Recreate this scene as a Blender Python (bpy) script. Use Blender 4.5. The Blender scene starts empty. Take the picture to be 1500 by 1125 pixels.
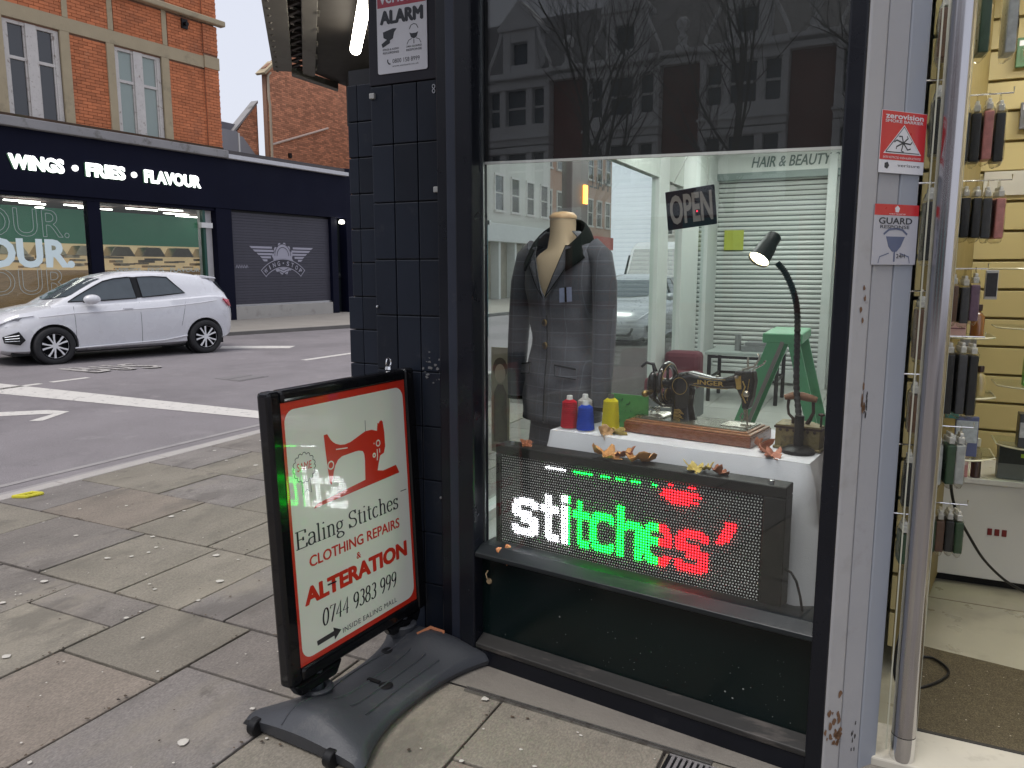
import bpy, math, random
from math import sin, cos, pi, radians
from mathutils import Matrix, Vector, noise as mnoise

SC = bpy.context.scene
# ------------------------------------------------------------------ camera
cam_d = bpy.data.cameras.new('camera'); cam = bpy.data.objects.new('camera', cam_d)
SC.collection.objects.link(cam); SC.camera = cam
cam.location = (0, 0, 1.55)
cam.rotation_euler = (radians(90 - 8.44), 0, radians(25.8))
cam_d.sensor_width = 36; cam_d.lens = 27.0
cam_d.clip_start = 0.05; cam_d.clip_end = 600
# ------------------------------------------------------------------ sky and sun (flat overcast)
w = bpy.data.worlds.new('World'); SC.world = w; w.use_nodes = True
nt = w.node_tree; nt.nodes.clear()
sky = nt.nodes.new('ShaderNodeTexSky'); sky.sky_type = 'NISHITA'; sky.sun_disc = False
sky.sun_elevation = radians(64); sky.sun_rotation = radians(200); sky.dust_density = 4; sky.air_density = 1.2
mx = nt.nodes.new('ShaderNodeMix'); mx.data_type = 'RGBA'; mx.inputs[0].default_value = 0.88
mx.inputs[7].default_value = (6.0, 6.2, 7.0, 1)          # cloud layer over the blue
bg = nt.nodes.new('ShaderNodeBackground'); bg.inputs[1].default_value = 0.1
out = nt.nodes.new('ShaderNodeOutputWorld')
nt.links.new(sky.outputs[0], mx.inputs[6]); nt.links.new(mx.outputs[2], bg.inputs[0]); nt.links.new(bg.outputs[0], out.inputs[0])
sd = bpy.data.lights.new('sun', 'SUN'); sd.energy = 1.4; sd.angle = radians(30); sd.color = (1, .97, .93)
so = bpy.data.objects.new('sun', sd); SC.collection.objects.link(so)
so.rotation_euler = (radians(26), 0, radians(-20 + 0))
SC.view_settings.view_transform = 'Standard'; SC.view_settings.look = 'None'
SC.view_settings.gamma = 1; SC.view_settings.exposure = 0.46
SC.render.engine = 'CYCLES'
SC.cycles.use_denoising = True
SC.cycles.max_bounces = 8; SC.cycles.transparent_max_bounces = 16; SC.cycles.glossy_bounces = 4
SC.cycles.sample_clamp_indirect = 6; SC.cycles.caustics_reflective = False; SC.cycles.caustics_refractive = False

# ------------------------------------------------------------------ helpers
RND = random.Random(7)
def R(a, b): return RND.uniform(a, b)
def frame(o, u, v):
    u = Vector(u).normalized(); v = Vector(v).normalized(); n = u.cross(v).normalized()
    m = Matrix(((u.x, v.x, n.x, o[0]), (u.y, v.y, n.y, o[1]), (u.z, v.z, n.z, o[2]), (0, 0, 0, 1)))
    return m
def smooth_path(pts, k=8):
    pts = [Vector(p) for p in pts]; o = []
    for i in range(len(pts)-1):
        a, c = pts[i], pts[i+1]; p_ = pts[max(0,i-1)]; n_ = pts[min(len(pts)-1,i+2)]
        for j in range(k):
            t = j/k; o.append(.5*((2*a)+(c-p_)*t+(2*p_-5*a+4*c-n_)*t*t+(3*a-p_-3*c+n_)*t**3))
    return o + [pts[-1]]
def place(x, y, z=0, rz=0): return Matrix.Translation((x, y, z)) @ Matrix.Rotation(rz, 4, 'Z')

class MB:
    def __init__(s, M=None): s.v = []; s.f = []; s.M = M or Matrix(); s.fr = []; s.sm = []; s.cut = []
    def add(s, vs, fs, M=None, sm=False, r=None):
        M = s.M @ M if M is not None else s.M
        b = len(s.v); s.cut.append((len(s.v), len(s.f))); s.v += [tuple(M @ Vector(p)) for p in vs]
        for f in fs:
            s.f.append(tuple(b + i for i in f)); s.sm.append(sm); s.fr.append(RND.random() if r is None else r)
        return s
    def box(s, x0, y0, z0, x1, y1, z1, M=None, r=None):
        if x0 > x1: x0, x1 = x1, x0
        if y0 > y1: y0, y1 = y1, y0
        if z0 > z1: z0, z1 = z1, z0
        r = RND.random() if r is None else r
        return s.add([(x0,y0,z0),(x1,y0,z0),(x1,y1,z0),(x0,y1,z0),(x0,y0,z1),(x1,y0,z1),(x1,y1,z1),(x0,y1,z1)],
              [(0,3,2,1),(4,5,6,7),(0,1,5,4),(1,2,6,5),(2,3,7,6),(3,0,4,7)], M, False, r)
    def prism(s, pts, w0, w1, M=None, sm=False):
        n = len(pts); a = sum(pts[i][0]*pts[(i+1)%n][1]-pts[(i+1)%n][0]*pts[i][1] for i in range(n))
        if a < 0: pts = pts[::-1]
        if w0 > w1: w0, w1 = w1, w0
        vs = [(p[0], p[1], w0) for p in pts] + [(p[0], p[1], w1) for p in pts]
        fs = [tuple(range(n))[::-1], tuple(range(n, 2*n))] + [(i, (i+1)%n, n+(i+1)%n, n+i) for i in range(n)]
        return s.add(vs, fs, M, sm)
    def lathe(s, prof, seg=24, M=None, sm=True, cap=True):
        vs = []; fs = []
        for r, z in prof:
            for k in range(seg): a = 2*pi*k/seg; vs.append((r*cos(a), r*sin(a), z))
        for i in range(len(prof)-1):
            for k in range(seg):
                k2 = (k+1) % seg; fs.append((i*seg+k, i*seg+k2, (i+1)*seg+k2, (i+1)*seg+k))
        if cap and prof[0][0] > 1e-5: fs.append(tuple(range(seg))[::-1])
        if cap and prof[-1][0] > 1e-5: fs.append(tuple((len(prof)-1)*seg+k for k in range(seg)))
        return s.add(vs, fs, M, sm)
    def cyl(s, a, b, r, seg=12, r2=None): return s.tube([a, b], [r, r if r2 is None else r2], seg)
    def tube(s, pts, r, seg=8, sm=True, closed=False):
        pts = [Vector(p) for p in pts]; n = len(pts)
        rr = r if isinstance(r, (list, tuple)) else [r]*n
        vs = []; fs = []; up = None
        for i, p in enumerate(pts):
            if closed: t = (pts[(i+1)%n]-pts[i-1]).normalized()
            else: t = ((pts[i+1] if i < n-1 else p) - (pts[i-1] if i > 0 else p)).normalized()
            if up is None:
                up = Vector((0,0,1)) if abs(t.z) < .9 else Vector((1,0,0))
            x = t.cross(up).normalized(); up = x.cross(t).normalized()
            for k in range(seg):
                a = 2*pi*k/seg; vs.append(tuple(p + (x*cos(a)+up*sin(a))*rr[i]))
        m = n if closed else n-1
        for i in range(m):
            for k in range(seg):
                k2 = (k+1) % seg; j = (i+1) % n
                fs.append((i*seg+k, i*seg+k2, j*seg+k2, j*seg+k))
        if not closed: fs += [tuple(range(seg))[::-1], tuple((n-1)*seg+k for k in range(seg))]
        return s.add(vs, fs, None, sm)
    def ell(s, c, rx, ry, rz, seg=16, rings=8, M=None):
        prof = [(sin(pi*i/rings), -cos(pi*i/rings)) for i in range(rings+1)]
        m = Matrix.Translation(c) @ Matrix.Diagonal((rx, ry, rz, 1))
        prof[0] = (0, -1); prof[-1] = (0, 1)
        return s.lathe(prof, seg, (M @ m) if M is not None else m)
    def grid(s, fn, nu, nv, M=None, sm=True, thick=None):
        vs = [fn(i/nu, j/nv) for j in range(nv+1) for i in range(nu+1)]
        fs = [(j*(nu+1)+i, j*(nu+1)+i+1, (j+1)*(nu+1)+i+1, (j+1)*(nu+1)+i) for j in range(nv) for i in range(nu)]
        return s.add(vs, fs, M, sm)
    def loft(s, rings, M=None, sm=True, cap=True, closed=True):
        n = len(rings[0]); vs = [p for r in rings for p in r]; fs = []
        for i in range(len(rings)-1):
            for k in range(n if closed else n-1):
                k2 = (k+1) % n; fs.append((i*n+k, i*n+k2, (i+1)*n+k2, (i+1)*n+k))
        if cap: fs += [tuple(range(n))[::-1], tuple((len(rings)-1)*n+k for k in range(n))]
        return s.add(vs, fs, M, sm)
    def text(s, txt, u0, u1, v0, v1, w=0.0, M=None, off=0.0, shear=0.0, bold=None, space=1.0, lift=.0, coff=0.0):
        # weight comes from slightly shifted copies, each a hair prouder than the last
        k = min(off, .05) if bold is None else bold; h = v1-v0
        if k > .004:
            g = k*h*1.25
            for i, (a, c) in enumerate(((-1,0),(1,0),(0,-.6),(0,.6),(-.5,.5),(.5,-.5),(0,0))):
                s._text(txt, u0+g+a*g, u1-g+a*g, v0+g*.6+c*g, v1-g*.6+c*g, w+i*(lift or max(.00004, h*.0006)), M, shear, space, coff)
            return s
        return s._text(txt, u0, u1, v0, v1, w, M, shear, space, coff)
    def _text(s, txt, u0, u1, v0, v1, w, M, shear, space, coff):
        vs, fs = text_geo(txt, coff, shear, space)
        x0 = min(p[0] for p in vs); x1 = max(p[0] for p in vs); y0 = min(p[1] for p in vs); y1 = max(p[1] for p in vs)
        q = [(u0+(p[0]-x0)/(x1-x0)*(u1-u0), v0+(p[1]-y0)/(y1-y0)*(v1-v0), w) for p in vs]
        return s.add(q, fs, M, False, .5)
    def stroke(s, pts, w0, w1=None, wz=0.0, M=None):
        # flat pen stroke; w0 = thin, w1 = thick (on vertical runs)
        w1 = w0 if w1 is None else w1
        n = len(pts); L = []; Rr = []
        for i, p in enumerate(pts):
            a = pts[max(i-1, 0)]; b = pts[min(i+1, n-1)]
            dx, dy = b[0]-a[0], b[1]-a[1]; l = math.hypot(dx, dy) or 1
            ww = (w0 + (w1-w0)*abs(dy)/l)/2
            L.append((p[0]-dy/l*ww, p[1]+dx/l*ww, wz)); Rr.append((p[0]+dy/l*ww, p[1]-dx/l*ww, wz))
        vs = L + Rr
        return s.add(vs, [(i, n+i, n+i+1, i+1) for i in range(n-1)], M, False, .5)
    def build_each(s, name, mat, parent=None, **k):
        # one object per primitive added
        os_ = []
        for (v0, f0), (v1, f1) in zip(s.cut, s.cut[1:] + [(len(s.v), len(s.f))]):
            m = MB(); m.v = s.v[v0:v1]; m.f = [tuple(i-v0 for i in f) for f in s.f[f0:f1]]; m.sm = s.sm[f0:f1]; m.fr = s.fr[f0:f1]
            os_.append(m.build(name, mat, parent, **k))
        return os_[0]
    def build(s, name, mat, parent=None, world=True, bevel=0, bseg=2, smooth=None, **props):
        me = bpy.data.meshes.new(name)
        vv = s.v
        if parent is not None and world:
            W = wmat(parent).inverted(); vv = [tuple(W @ Vector(p)) for p in vv]
        me.from_pydata(vv, [], s.f)
        me.polygons.foreach_set('use_smooth', s.sm)
        at = me.attributes.new('rnd', 'FLOAT', 'FACE'); at.data.foreach_set('value', s.fr)
        me.materials.append(mat); me.update()
        if any(s.sm):
            try: me.set_sharp_from_angle(angle=radians(40 if smooth is None else smooth))
            except Exception: pass
        o = bpy.data.objects.new(name, me); SC.collection.objects.link(o)
        if parent is not None: o.parent = parent
        if bevel:
            b = o.modifiers.new('bevel', 'BEVEL'); b.width = bevel; b.segments = bseg; b.limit_method = 'ANGLE'; b.angle_limit = radians(35)
            b.harden_normals = False
        for k, v in props.items(): o[k] = v
        return o
def wmat(o):
    m = Matrix()
    while o is not None: m = o.matrix_basis @ m; o = o.parent
    return m
_tc = {}
def text_geo(txt, off=0.0, shear=0.0, space=1.0):
    k = (txt, off, shear, space)
    if k in _tc: return _tc[k]
    c = bpy.data.curves.new('t', 'FONT'); c.body = txt; c.size = 1; c.offset = off; c.shear = shear; c.space_character = space
    c.resolution_u = 3; c.fill_mode = 'BOTH' if hasattr(c, 'fill_mode') else c.fill_mode
    o = bpy.data.objects.new('t', c); SC.collection.objects.link(o)
    dg = bpy.context.evaluated_depsgraph_get(); dg.update()
    me = bpy.data.meshes.new_from_object(o.evaluated_get(dg))
    vs = [tuple(v.co) for v in me.vertices]; fs = [tuple(p.vertices) for p in me.polygons]
    bpy.data.objects.remove(o); bpy.data.curves.remove(c); bpy.data.meshes.remove(me)
    _tc[k] = (vs, fs); return _tc[k]

def thing(name, label, cat, loc=(0,0,0), rz=0, group=None, kind=None):
    o = bpy.data.objects.new(name, None); SC.collection.objects.link(o); o.empty_display_size = .1
    o.location = loc; o.rotation_euler = (0, 0, rz)
    return tag(o, label, cat, group)
def tag(o, label, cat, group=None):
    o['label'] = label; o['category'] = cat
    if group: o['group'] = group
    return o
def struct(o): o['kind'] = 'structure'; return o
def stuff(o): o['kind'] = 'stuff'; return o
def fix_normals(o):
    import bmesh
    bm = bmesh.new(); bm.from_mesh(o.data); bmesh.ops.remove_doubles(bm, verts=bm.verts, dist=1e-5); bmesh.ops.recalc_face_normals(bm, faces=bm.faces); bm.to_mesh(o.data); bm.free()
def copy_tree(o, parent=None):
    c = o.copy(); SC.collection.objects.link(c); c.parent = parent
    for ch in list(o.children): copy_tree(ch, c)
    return c

# ------------------------------------------------------------------ materials
_mc = {}
def mat(name, col, rough=.5, metal=0, var=.12, vs=6, bump=0, bs=60, emit=0, ecol=None, coat=0, dirt=None, orand=0, arand=0, spec=.5, trans=0, rvar=.1, fine=0, fs=300, sheen=0, stretch=None):
    if name in _mc: return _mc[name]
    m = bpy.data.materials.new(name); m.use_nodes = True; nt = m.node_tree; N = nt.nodes; L = nt.links
    b = N['Principled BSDF']; b.inputs['Roughness'].default_value = rough; b.inputs['Metallic'].default_value = metal
    b.inputs['Specular IOR Level'].default_value = spec
    if coat: b.inputs['Coat Weight'].default_value = min(1, coat); b.inputs['Coat Roughness'].default_value = .04
    if coat > 1: b.inputs['Coat IOR'].default_value = 1.62; b.inputs['Coat Roughness'].default_value = .015
    if sheen: b.inputs['Sheen Weight'].default_value = sheen
    if trans: b.inputs['Transmission Weight'].default_value = trans
    tc = N.new('ShaderNodeTexCoord'); src = tc.outputs['Object']
    if stretch:
        mp = N.new('ShaderNodeMapping'); mp.inputs['Scale'].default_value = stretch; L.new(src, mp.inputs[0]); src2 = mp.outputs[0]
    else: src2 = src
    def noi(s, d=4, r=.55, sr=None):
        n = N.new('ShaderNodeTexNoise'); n.inputs['Scale'].default_value = s; n.inputs['Detail'].default_value = d; n.inputs['Roughness'].default_value = r
        L.new(sr or src2, n.inputs['Vector']); return n.outputs[0]
    def mixc(f, a, bb, mode='MIX'):
        x = N.new('ShaderNodeMix'); x.data_type = 'RGBA'; x.blend_type = mode
        for i, val in ((0, f), (6, a), (7, bb)):
            if hasattr(val, 'type') or 'NodeSocket' in type(val).__name__: L.new(val, x.inputs[i])
            else: x.inputs[i].default_value = val if i == 0 else (*val[:3], 1)
        return x.outputs[2]
    lo = tuple(c*(1-var) for c in col); hi = tuple(min(1, c*(1+var)) for c in col)
    n1 = noi(vs); cs = mixc(n1, lo, hi) if var else None
    if cs is None: cs = mixc(0.0, col, col)
    if fine:
        n2 = noi(fs, 2, .7); rp = N.new('ShaderNodeMapRange'); rp.inputs[1].default_value = .35; rp.inputs[2].default_value = .7
        rp.inputs[3].default_value = 1-fine; rp.inputs[4].default_value = 1+fine; L.new(n2, rp.inputs[0])
        vm = N.new('ShaderNodeVectorMath'); vm.operation = 'SCALE'; L.new(cs, vm.inputs[0]); L.new(rp.outputs[0], vm.inputs[3]); cs = vm.outputs[0]
    if orand or arand:
        h = N.new('ShaderNodeVectorMath'); h.operation = 'SCALE'
        rp = N.new('ShaderNodeMapRange'); k = orand or arand; rp.inputs[3].default_value = 1-k; rp.inputs[4].default_value = 1+k
        if orand: s = N.new('ShaderNodeObjectInfo').outputs['Random']
        else:
            a = N.new('ShaderNodeAttribute'); a.attribute_name = 'rnd'; s = a.outputs['Fac']
        L.new(s, rp.inputs[0]); L.new(cs, h.inputs[0]); L.new(rp.outputs[0], h.inputs[3]); cs = h.outputs[0]
    for dd in (dirt or []):
        dc, amt, ds, th = dd
        nn = noi(ds, 6, .65); rp = N.new('ShaderNodeMapRange'); rp.inputs[1].default_value = th; rp.inputs[2].default_value = th+.12
        rp.inputs[4].default_value = amt; L.new(nn, rp.inputs[0]); cs = mixc(rp.outputs[0], cs, dc)
    L.new(cs, b.inputs['Base Color'])
    if rvar:
        rp = N.new('ShaderNodeMapRange'); rp.inputs[3].default_value = max(.01, rough-rvar); rp.inputs[4].default_value = min(1, rough+rvar)
        L.new(noi(vs*1.7, 5), rp.inputs[0]); L.new(rp.outputs[0], b.inputs['Roughness'])
    if bump:
        bp = N.new('ShaderNodeBump'); bp.inputs['Strength'].default_value = bump; bp.inputs['Distance'].default_value = .01
        L.new(noi(bs, 6, .6), bp.inputs['Height']); L.new(bp.outputs[0], b.inputs['Normal'])
    if emit:
        b.inputs['Emission Color'].default_value = (*(ecol or col)[:3], 1); b.inputs['Emission Strength'].default_value = emit
    m['bsdf'] = b.name
    _mc[name] = m; return m
def glass(name, tint=(1,1,1), ior=1.52, rough=0.0, body=0.0, bcol=(.5,.55,.52)):
    if name in _mc: return _mc[name]
    m = bpy.data.materials.new(name); m.use_nodes = True; nt = m.node_tree; N = nt.nodes; L = nt.links; N.clear()
    o = N.new('ShaderNodeOutputMaterial'); t = N.new('ShaderNodeBsdfTransparent'); t.inputs[0].default_value = (*tint, 1)
    g = N.new('ShaderNodeBsdfGlossy'); g.inputs['Roughness'].default_value = rough; f = N.new('ShaderNodeFresnel'); ge = N.new('ShaderNodeNewGeometry'); im = N.new('ShaderNodeMapRange'); im.inputs[3].default_value = ior; im.inputs[4].default_value = 1/ior; L.new(ge.outputs['Backfacing'], im.inputs[0]); L.new(im.outputs[0], f.inputs[0])
    x = N.new('ShaderNodeMixShader'); L.new(f.outputs[0], x.inputs[0]); L.new(g.outputs[0], x.inputs[2])
    if body:
        d = N.new('ShaderNodeBsdfDiffuse'); d.inputs[0].default_value = (*bcol, 1); y = N.new('ShaderNodeMixShader')
        tc = N.new('ShaderNodeTexCoord'); n = N.new('ShaderNodeTexNoise'); n.inputs['Scale'].default_value = 5; n.inputs['Detail'].default_value = 8
        L.new(tc.outputs['Object'], n.inputs[0])
        rp = N.new('ShaderNodeMapRange'); rp.inputs[1].default_value = .3; rp.inputs[2].default_value = .8; rp.inputs[4].default_value = body*2; L.new(n.outputs[0], rp.inputs[0])
        L.new(rp.outputs[0], y.inputs[0]); L.new(t.outputs[0], y.inputs[1]); L.new(d.outputs[0], y.inputs[2]); L.new(y.outputs[0], x.inputs[1])
    else: L.new(t.outputs[0], x.inputs[1])
    L.new(x.outputs[0], o.inputs[0]); _mc[name] = m; return m
def emat(name, col, s):
    return mat(name, (0.8*col[0], .8*col[1], .8*col[2]), .4, emit=s, ecol=col, var=0, rvar=0)

M_BLACKP = mat('black gloss paint', (.006,.007,.011), .30, spec=.3, var=.3, dirt=[((.05,.05,.055), .25, 9, .62)])
M_BLACK = mat('black satin', (.008,.008,.009), .45, var=.2, spec=.3)
M_ALU = mat('brushed aluminium', (.55,.56,.58), .32, 1, var=.06, vs=20)
M_DALU = mat('dark aluminium', (.10,.11,.12), .4, .6, var=.15, dirt=[((.16,.15,.14), .4, 14, .6)])
M_WHITE = mat('white paint', (.72,.72,.70), .5, var=.05)
M_CHROME = mat('chrome', (.75,.75,.76), .12, 1, var=.02)
# ------------------------------------------------------------------ the ground
def road_z(x): return -.1 + max(0, (-5.5 - x)) * .0125
M_ASPH = mat('worn asphalt', (.235,.213,.220), .82, var=.22, vs=1.1, bump=.6, bs=160, fine=.30, fs=190,
             dirt=[((.165,.150,.155), .6, .5, .50), ((.31,.285,.285), .5, 2.1, .58), ((.14,.13,.13), .5, 7, .62)])
M_GROUND = mat('far ground', (.16,.15,.145), .9, var=.2, vs=.3)
M_PAINT = mat('road paint', (.62,.59,.55), .7, var=.06, vs=4, bump=.2, bs=120, dirt=[((.20,.185,.185), .75, 14, .56)])
M_WORNP = mat('worn road paint', (.5,.47,.44), .7, var=.1, vs=4, dirt=[((.17,.155,.157), .95, 9, .47)])
M_MORTAR = mat('dark joint', (.055,.048,.042), .95, var=.3, vs=30)
M_KERB = mat('kerb granite', (.40,.37,.35), .8, var=.12, vs=12, bump=.3, fine=.15, orand=.1)
M_FKERB = mat('far kerb granite', (.16,.15,.14), .8, var=.2, vs=3, fine=.1)
M_FPAVE = mat('far paving', (.33,.30,.265), .85, var=.12, vs=1.2, orand=.06, dirt=[((.22,.20,.18), .4, 1.4, .55)])

b = MB(); b.add([(-60,-70,-.6),(60,-70,-.6),(60,90,-.6),(-60,90,-.6)], [(0,1,2,3)])
struct(b.build('ground', M_GROUND))
b = MB()   # the carriageway beside the kerb, gently rising to the far side
b.add([(-5.46,-60,-.1),(-5.46,75,-.1),(-15,75,road_z(-15)),(-15,-60,road_z(-15)),(-24,75,road_z(-15)),(-24,-60,road_z(-15))], [(0,1,2,3),(3,2,4,5)])
b.add([(30,-60,-.1),(30,-6.6,-.1),(-5.46,-6.6,-.1),(-5.46,-60,-.1)], [(0,1,2,3)])
road = struct(b.build('road', M_ASPH))
def rpoly(b, pts): b.add([(x, y, road_z(x)+.004) for x, y in pts], [tuple(range(len(pts)))])
b = MB(); rpoly(b, [(-15,6.30),(-15,5.50),(-10.26,5.97),(-6.2,6.36),(-5.75,6.40),(-5.75,6.70),(-6.45,6.69)])
struct(b.build('road_crossing_line', M_PAINT))
b = MB(); rpoly(b, [(-10.2,3.75),(-10.0,3.60),(-8.74,5.10),(-8.50,5.36),(-8.66,5.56),(-9.0,5.22)]); rpoly(b, [(-8.66,5.56),(-8.50,5.36),(-8.40,5.44),(-8.24,5.06),(-8.13,5.14),(-8.38,5.62)])
struct(b.build('road_arrow_marking', M_PAINT))
b = MB(); rpoly(b, [(-10.7,6.9),(-10.58,6.9),(-10.55,7.45),(-10.66,7.45)]); rpoly(b, [(-10.7,6.15),(-10.58,6.15),(-10.58,6.75),(-10.70,6.75)])
rpoly(b, [(-10.75,5.2),(-10.63,5.2),(-10.6,5.95),(-10.72,5.95)]); struct(b.build('road_lane_dashes', M_PAINT))
b = MB()
for t, x, y0, y1 in (('B', -11.6, 7.8, 8.15), ('U', -11.45, 8.2, 8.5), ('S', -11.3, 8.55, 8.85)):
    Mr = frame((x, y0, road_z(x)+.006), (0,1,0), (-1,0,0)); b.text(t, 0, y1-y0, -.7, .25, 0, Mr, off=.02)
struct(b.build('worn_road_lettering', M_WORNP))
b = MB(); rpoly(b, [(-12.0,11.3),(-12.35,11.7),(-11.1,12.5),(-10.9,12.1)]); struct(b.build('road_chevron', M_PAINT))
b = MB(); rpoly(b, [(-9.4,10.7),(-9.25,10.7),(-9.2,12.2),(-9.34,12.2)]); rpoly(b, [(-9.3,14),(-9.15,14),(-9.05,15.5),(-9.2,15.5)]); struct(b.build('road_centre_dash', M_PAINT))
b = MB(); rpoly(b, [(-14.5,9.6),(-14.4,9.5),(-12.9,11.3),(-13.0,11.4)]); struct(b.build('road_bay_line', M_PAINT))
b = MB(); rpoly(b, [(-5.86,2.0),(-5.76,2.0),(-5.62,9.5),(-5.72,9.5)]); rpoly(b, [(-6.06,3.0),(-5.99,3.0),(-5.86,8.5),(-5.93,8.5)])
struct(b.build('road_edge_line', mat('faint edge line', (.30,.28,.275), .75, var=.12, vs=5, dirt=[((.22,.20,.205), .7, 6, .52)])))
# the service cover out in the carriageway
M_COVER = mat('manhole iron', (.22,.205,.205), .7, .2, var=.1, vs=20, bump=.6, bs=40)
t = thing('manhole_cover', 'worn square steel access cover set in the road beyond the crossing line', 'manhole cover', (-8.7, 8.55, road_z(-8.7)))
MB().box(-9.0,8.27,road_z(-9.0)-.01,-8.42,8.86,road_z(-8.42)+.006).build('frame', M_COVER, t)
MB().box(-8.96,8.31,road_z(-9.0),-8.72,8.82,road_z(-8.42)+.010).build('plate', M_COVER, t)
MB().box(-8.70,8.31,road_z(-9.0),-8.46,8.82,road_z(-8.42)+.010).build('plate', M_COVER, t)

# near pavement: bed plus every flagstone
b = MB(); b.box(-5.33,-6.5,-.3, 6.0, 30.0,-.014)
pave = struct(b.build('pavement', M_MORTAR))
def stone_mat(name, c, c2, r=.8):
    m = mat(name, tuple(v*.80 for v in c), .74, var=.42, vs=3.1, bump=.7, bs=38, fine=.22, fs=150, stretch=(1,.55,1), orand=.10,
            dirt=[((.255,.225,.178), .6, 1.5, .52), (tuple(v*.62 for v in c2), .75, 3.2, .52), ((.07,.060,.052), .6, 9, .60), ((.34,.32,.29), .5, 22, .64)]); return m
FL = [stone_mat('sandstone brown', (.245,.217,.194), (.20,.175,.155)), stone_mat('sandstone grey', (.245,.220,.203), (.20,.178,.162)),
      stone_mat('sandstone tan', (.275,.245,.198), (.222,.198,.162)), stone_mat('sandstone red', (.265,.222,.182), (.215,.188,.158))]
flags = []
cols = [-5.33,-4.75,-4.15,-3.55,-2.97,-2.40,-1.815,-1.16,-.55,.08,.70,1.35,2.0,2.65,3.3]
cross = {2: [1.25,.35], 3: [2.10,1.2,.3], 4: [1.87,.95,.1], 5: [2.005,1.05,.2], 6: [1.35,.4], 7: [1.95,1.0], 8: [1.5,.6], 1: [1.6,.9], 0: [1.9,1.1]}
for i in range(len(cols)-1):
    ys = [2.35] + cross.get(i, [1.7,.8]); 
    while ys[-1] > -6.2: ys.append(ys[-1]-R(.75,1.1))
    ys[-1] = -6.45
    for j in range(len(ys)-1): flags.append((cols[i], cols[i+1], ys[j+1], ys[j], 2 if (i == 6 and j == 0) or (i==7 and j==0) else None))
rows = [2.35,3.005,3.61,4.2,4.85,5.5,6.1,6.75,7.4,8.05]
rj = {0: [-5.33,-4.64,-3.87,-3.29,-2.85,-2.57,-2.0,-1.30], 1: [-5.33,-4.86,-4.04,-3.38,-3.09,-2.5,-1.8], 2: [-5.33,-4.5,-3.8,-3.0,-2.3,-1.8]}
for k in range(len(rows)-1):
    xs = rj.get(k)
    if not xs:
        xs = [-5.33]
        while xs[-1] < -2.3: xs.append(xs[-1]+R(.5,.95))
        xs[-1] = -1.8
    for j in range(len(xs)-1):
        flags.append((xs[j], xs[j+1], rows[k], rows[k+1], 2 if (k, j) in ((0,3),(1,3),(0,2),(1,2),(2,2)) else None))
for (x0, x1, y0, y1, kind) in flags:
    g = .0055; z = R(-.0015, .0015); b = MB()
    tx, ty = R(-.002,.002), R(-.002,.002)
    n = 1
    X0, X1, Y0, Y1 = x0+g, x1-g, y0+g, y1-g
    j = lambda: R(-.003, .003)
    P = [(X0+j(),Y0+j()),(X1+j(),Y0+j()),(X1+j(),Y1+j()),(X0+j(),Y1+j())]
    vs = [(p[0],p[1],-.03) for p in P] + [(p[0],p[1],z+tx*(p[0]-x0)+ty*(p[1]-y0)) for p in P]
    b.add(vs, [(0,3,2,1),(4,5,6,7),(0,1,5,4),(1,2,6,5),(2,3,7,6),(3,0,4,7)])
    q = RND.random(); k = kind if kind is not None else (0 if q < .42 else 1 if q < .78 else 2 if q < .92 else 3)
    if x0 < -2.9 and x0 > -3.6 and y1 < 1.3 and y1>1.1: k = 3
    b.build('flagstone', FL[k], pave, bevel=.004, bseg=2)
y = -6.4
kerb = struct(MB().box(-5.455,-6.5,-.3,-5.335,30,-.02).build('kerb', M_MORTAR))
while y < 29:
    L_ = .9; MB().box(-5.46,y+.003,-.28,-5.334,y+L_-.003,.002).build('kerbstone', M_KERB, kerb, bevel=.012); y += L_
# gum, grit and litter
M_GUM = mat('old chewing gum', (.52,.49,.44), .8, var=.15, vs=40)
b = MB(); q = random.Random(3)
for i in range(330):
    x = q.uniform(-5.2,-.2); yy = q.uniform(.9,2.3) if x > -1.9 else q.uniform(.9, 5.5)
    r = q.choice([.007,.010,.012,.015,.020]); n = 9
    if i % 3: r *= .42
    rr = [r*q.uniform(.75,1.15) for _ in range(n)]
    b.add([(x+rr[k]*cos(2*pi*k/n), yy+rr[k]*.9*sin(2*pi*k/n), .0055) for k in range(n)] + [(x, yy, .0075)], [(k,(k+1)%n,n) for k in range(n)])
stuff(b.build('chewing_gum_spots', M_GUM))
b = MB(); q = random.Random(31)
for i in range(420):                                   # leaf crumbs, grit and dirt gathered in the joints
    if i % 3 == 0: x = q.choice(cols[3:8]) + q.gauss(0,.008); yy = q.uniform(.9, 2.3)
    elif i % 3 == 1: x = q.uniform(-4.5,-.5); yy = q.choice([2.35,3.005,3.61]) + q.gauss(0,.009)
    else: x = q.uniform(-4.5,-.2); yy = q.uniform(1.0,4.5)
    if x > -1.95 and yy > 2.3: continue
    r = q.uniform(.002,.007); n = 5
    b.add([(x+r*q.uniform(.5,1.5)*cos(2*pi*k/n), yy+r*q.uniform(.5,1.3)*sin(2*pi*k/n), .0050+.002*q.random()) for k in range(n)], [tuple(range(n))])
stuff(b.build('pavement_grit', mat('dark grit', (.065,.045,.030), .9, arand=.8)))
M_YEL = mat('yellow plastic', (.75,.68,.06), .5)
b = MB(); b.tube([(-5.30,3.10,.012),(-5.22,3.14,.012),(-5.20,3.24,.012),(-5.28,3.22,.012)], .012, 6, closed=True)
tag(b.build('yellow_litter', M_YEL), 'small yellow plastic litter ring lying beside the kerb', 'litter')
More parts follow.
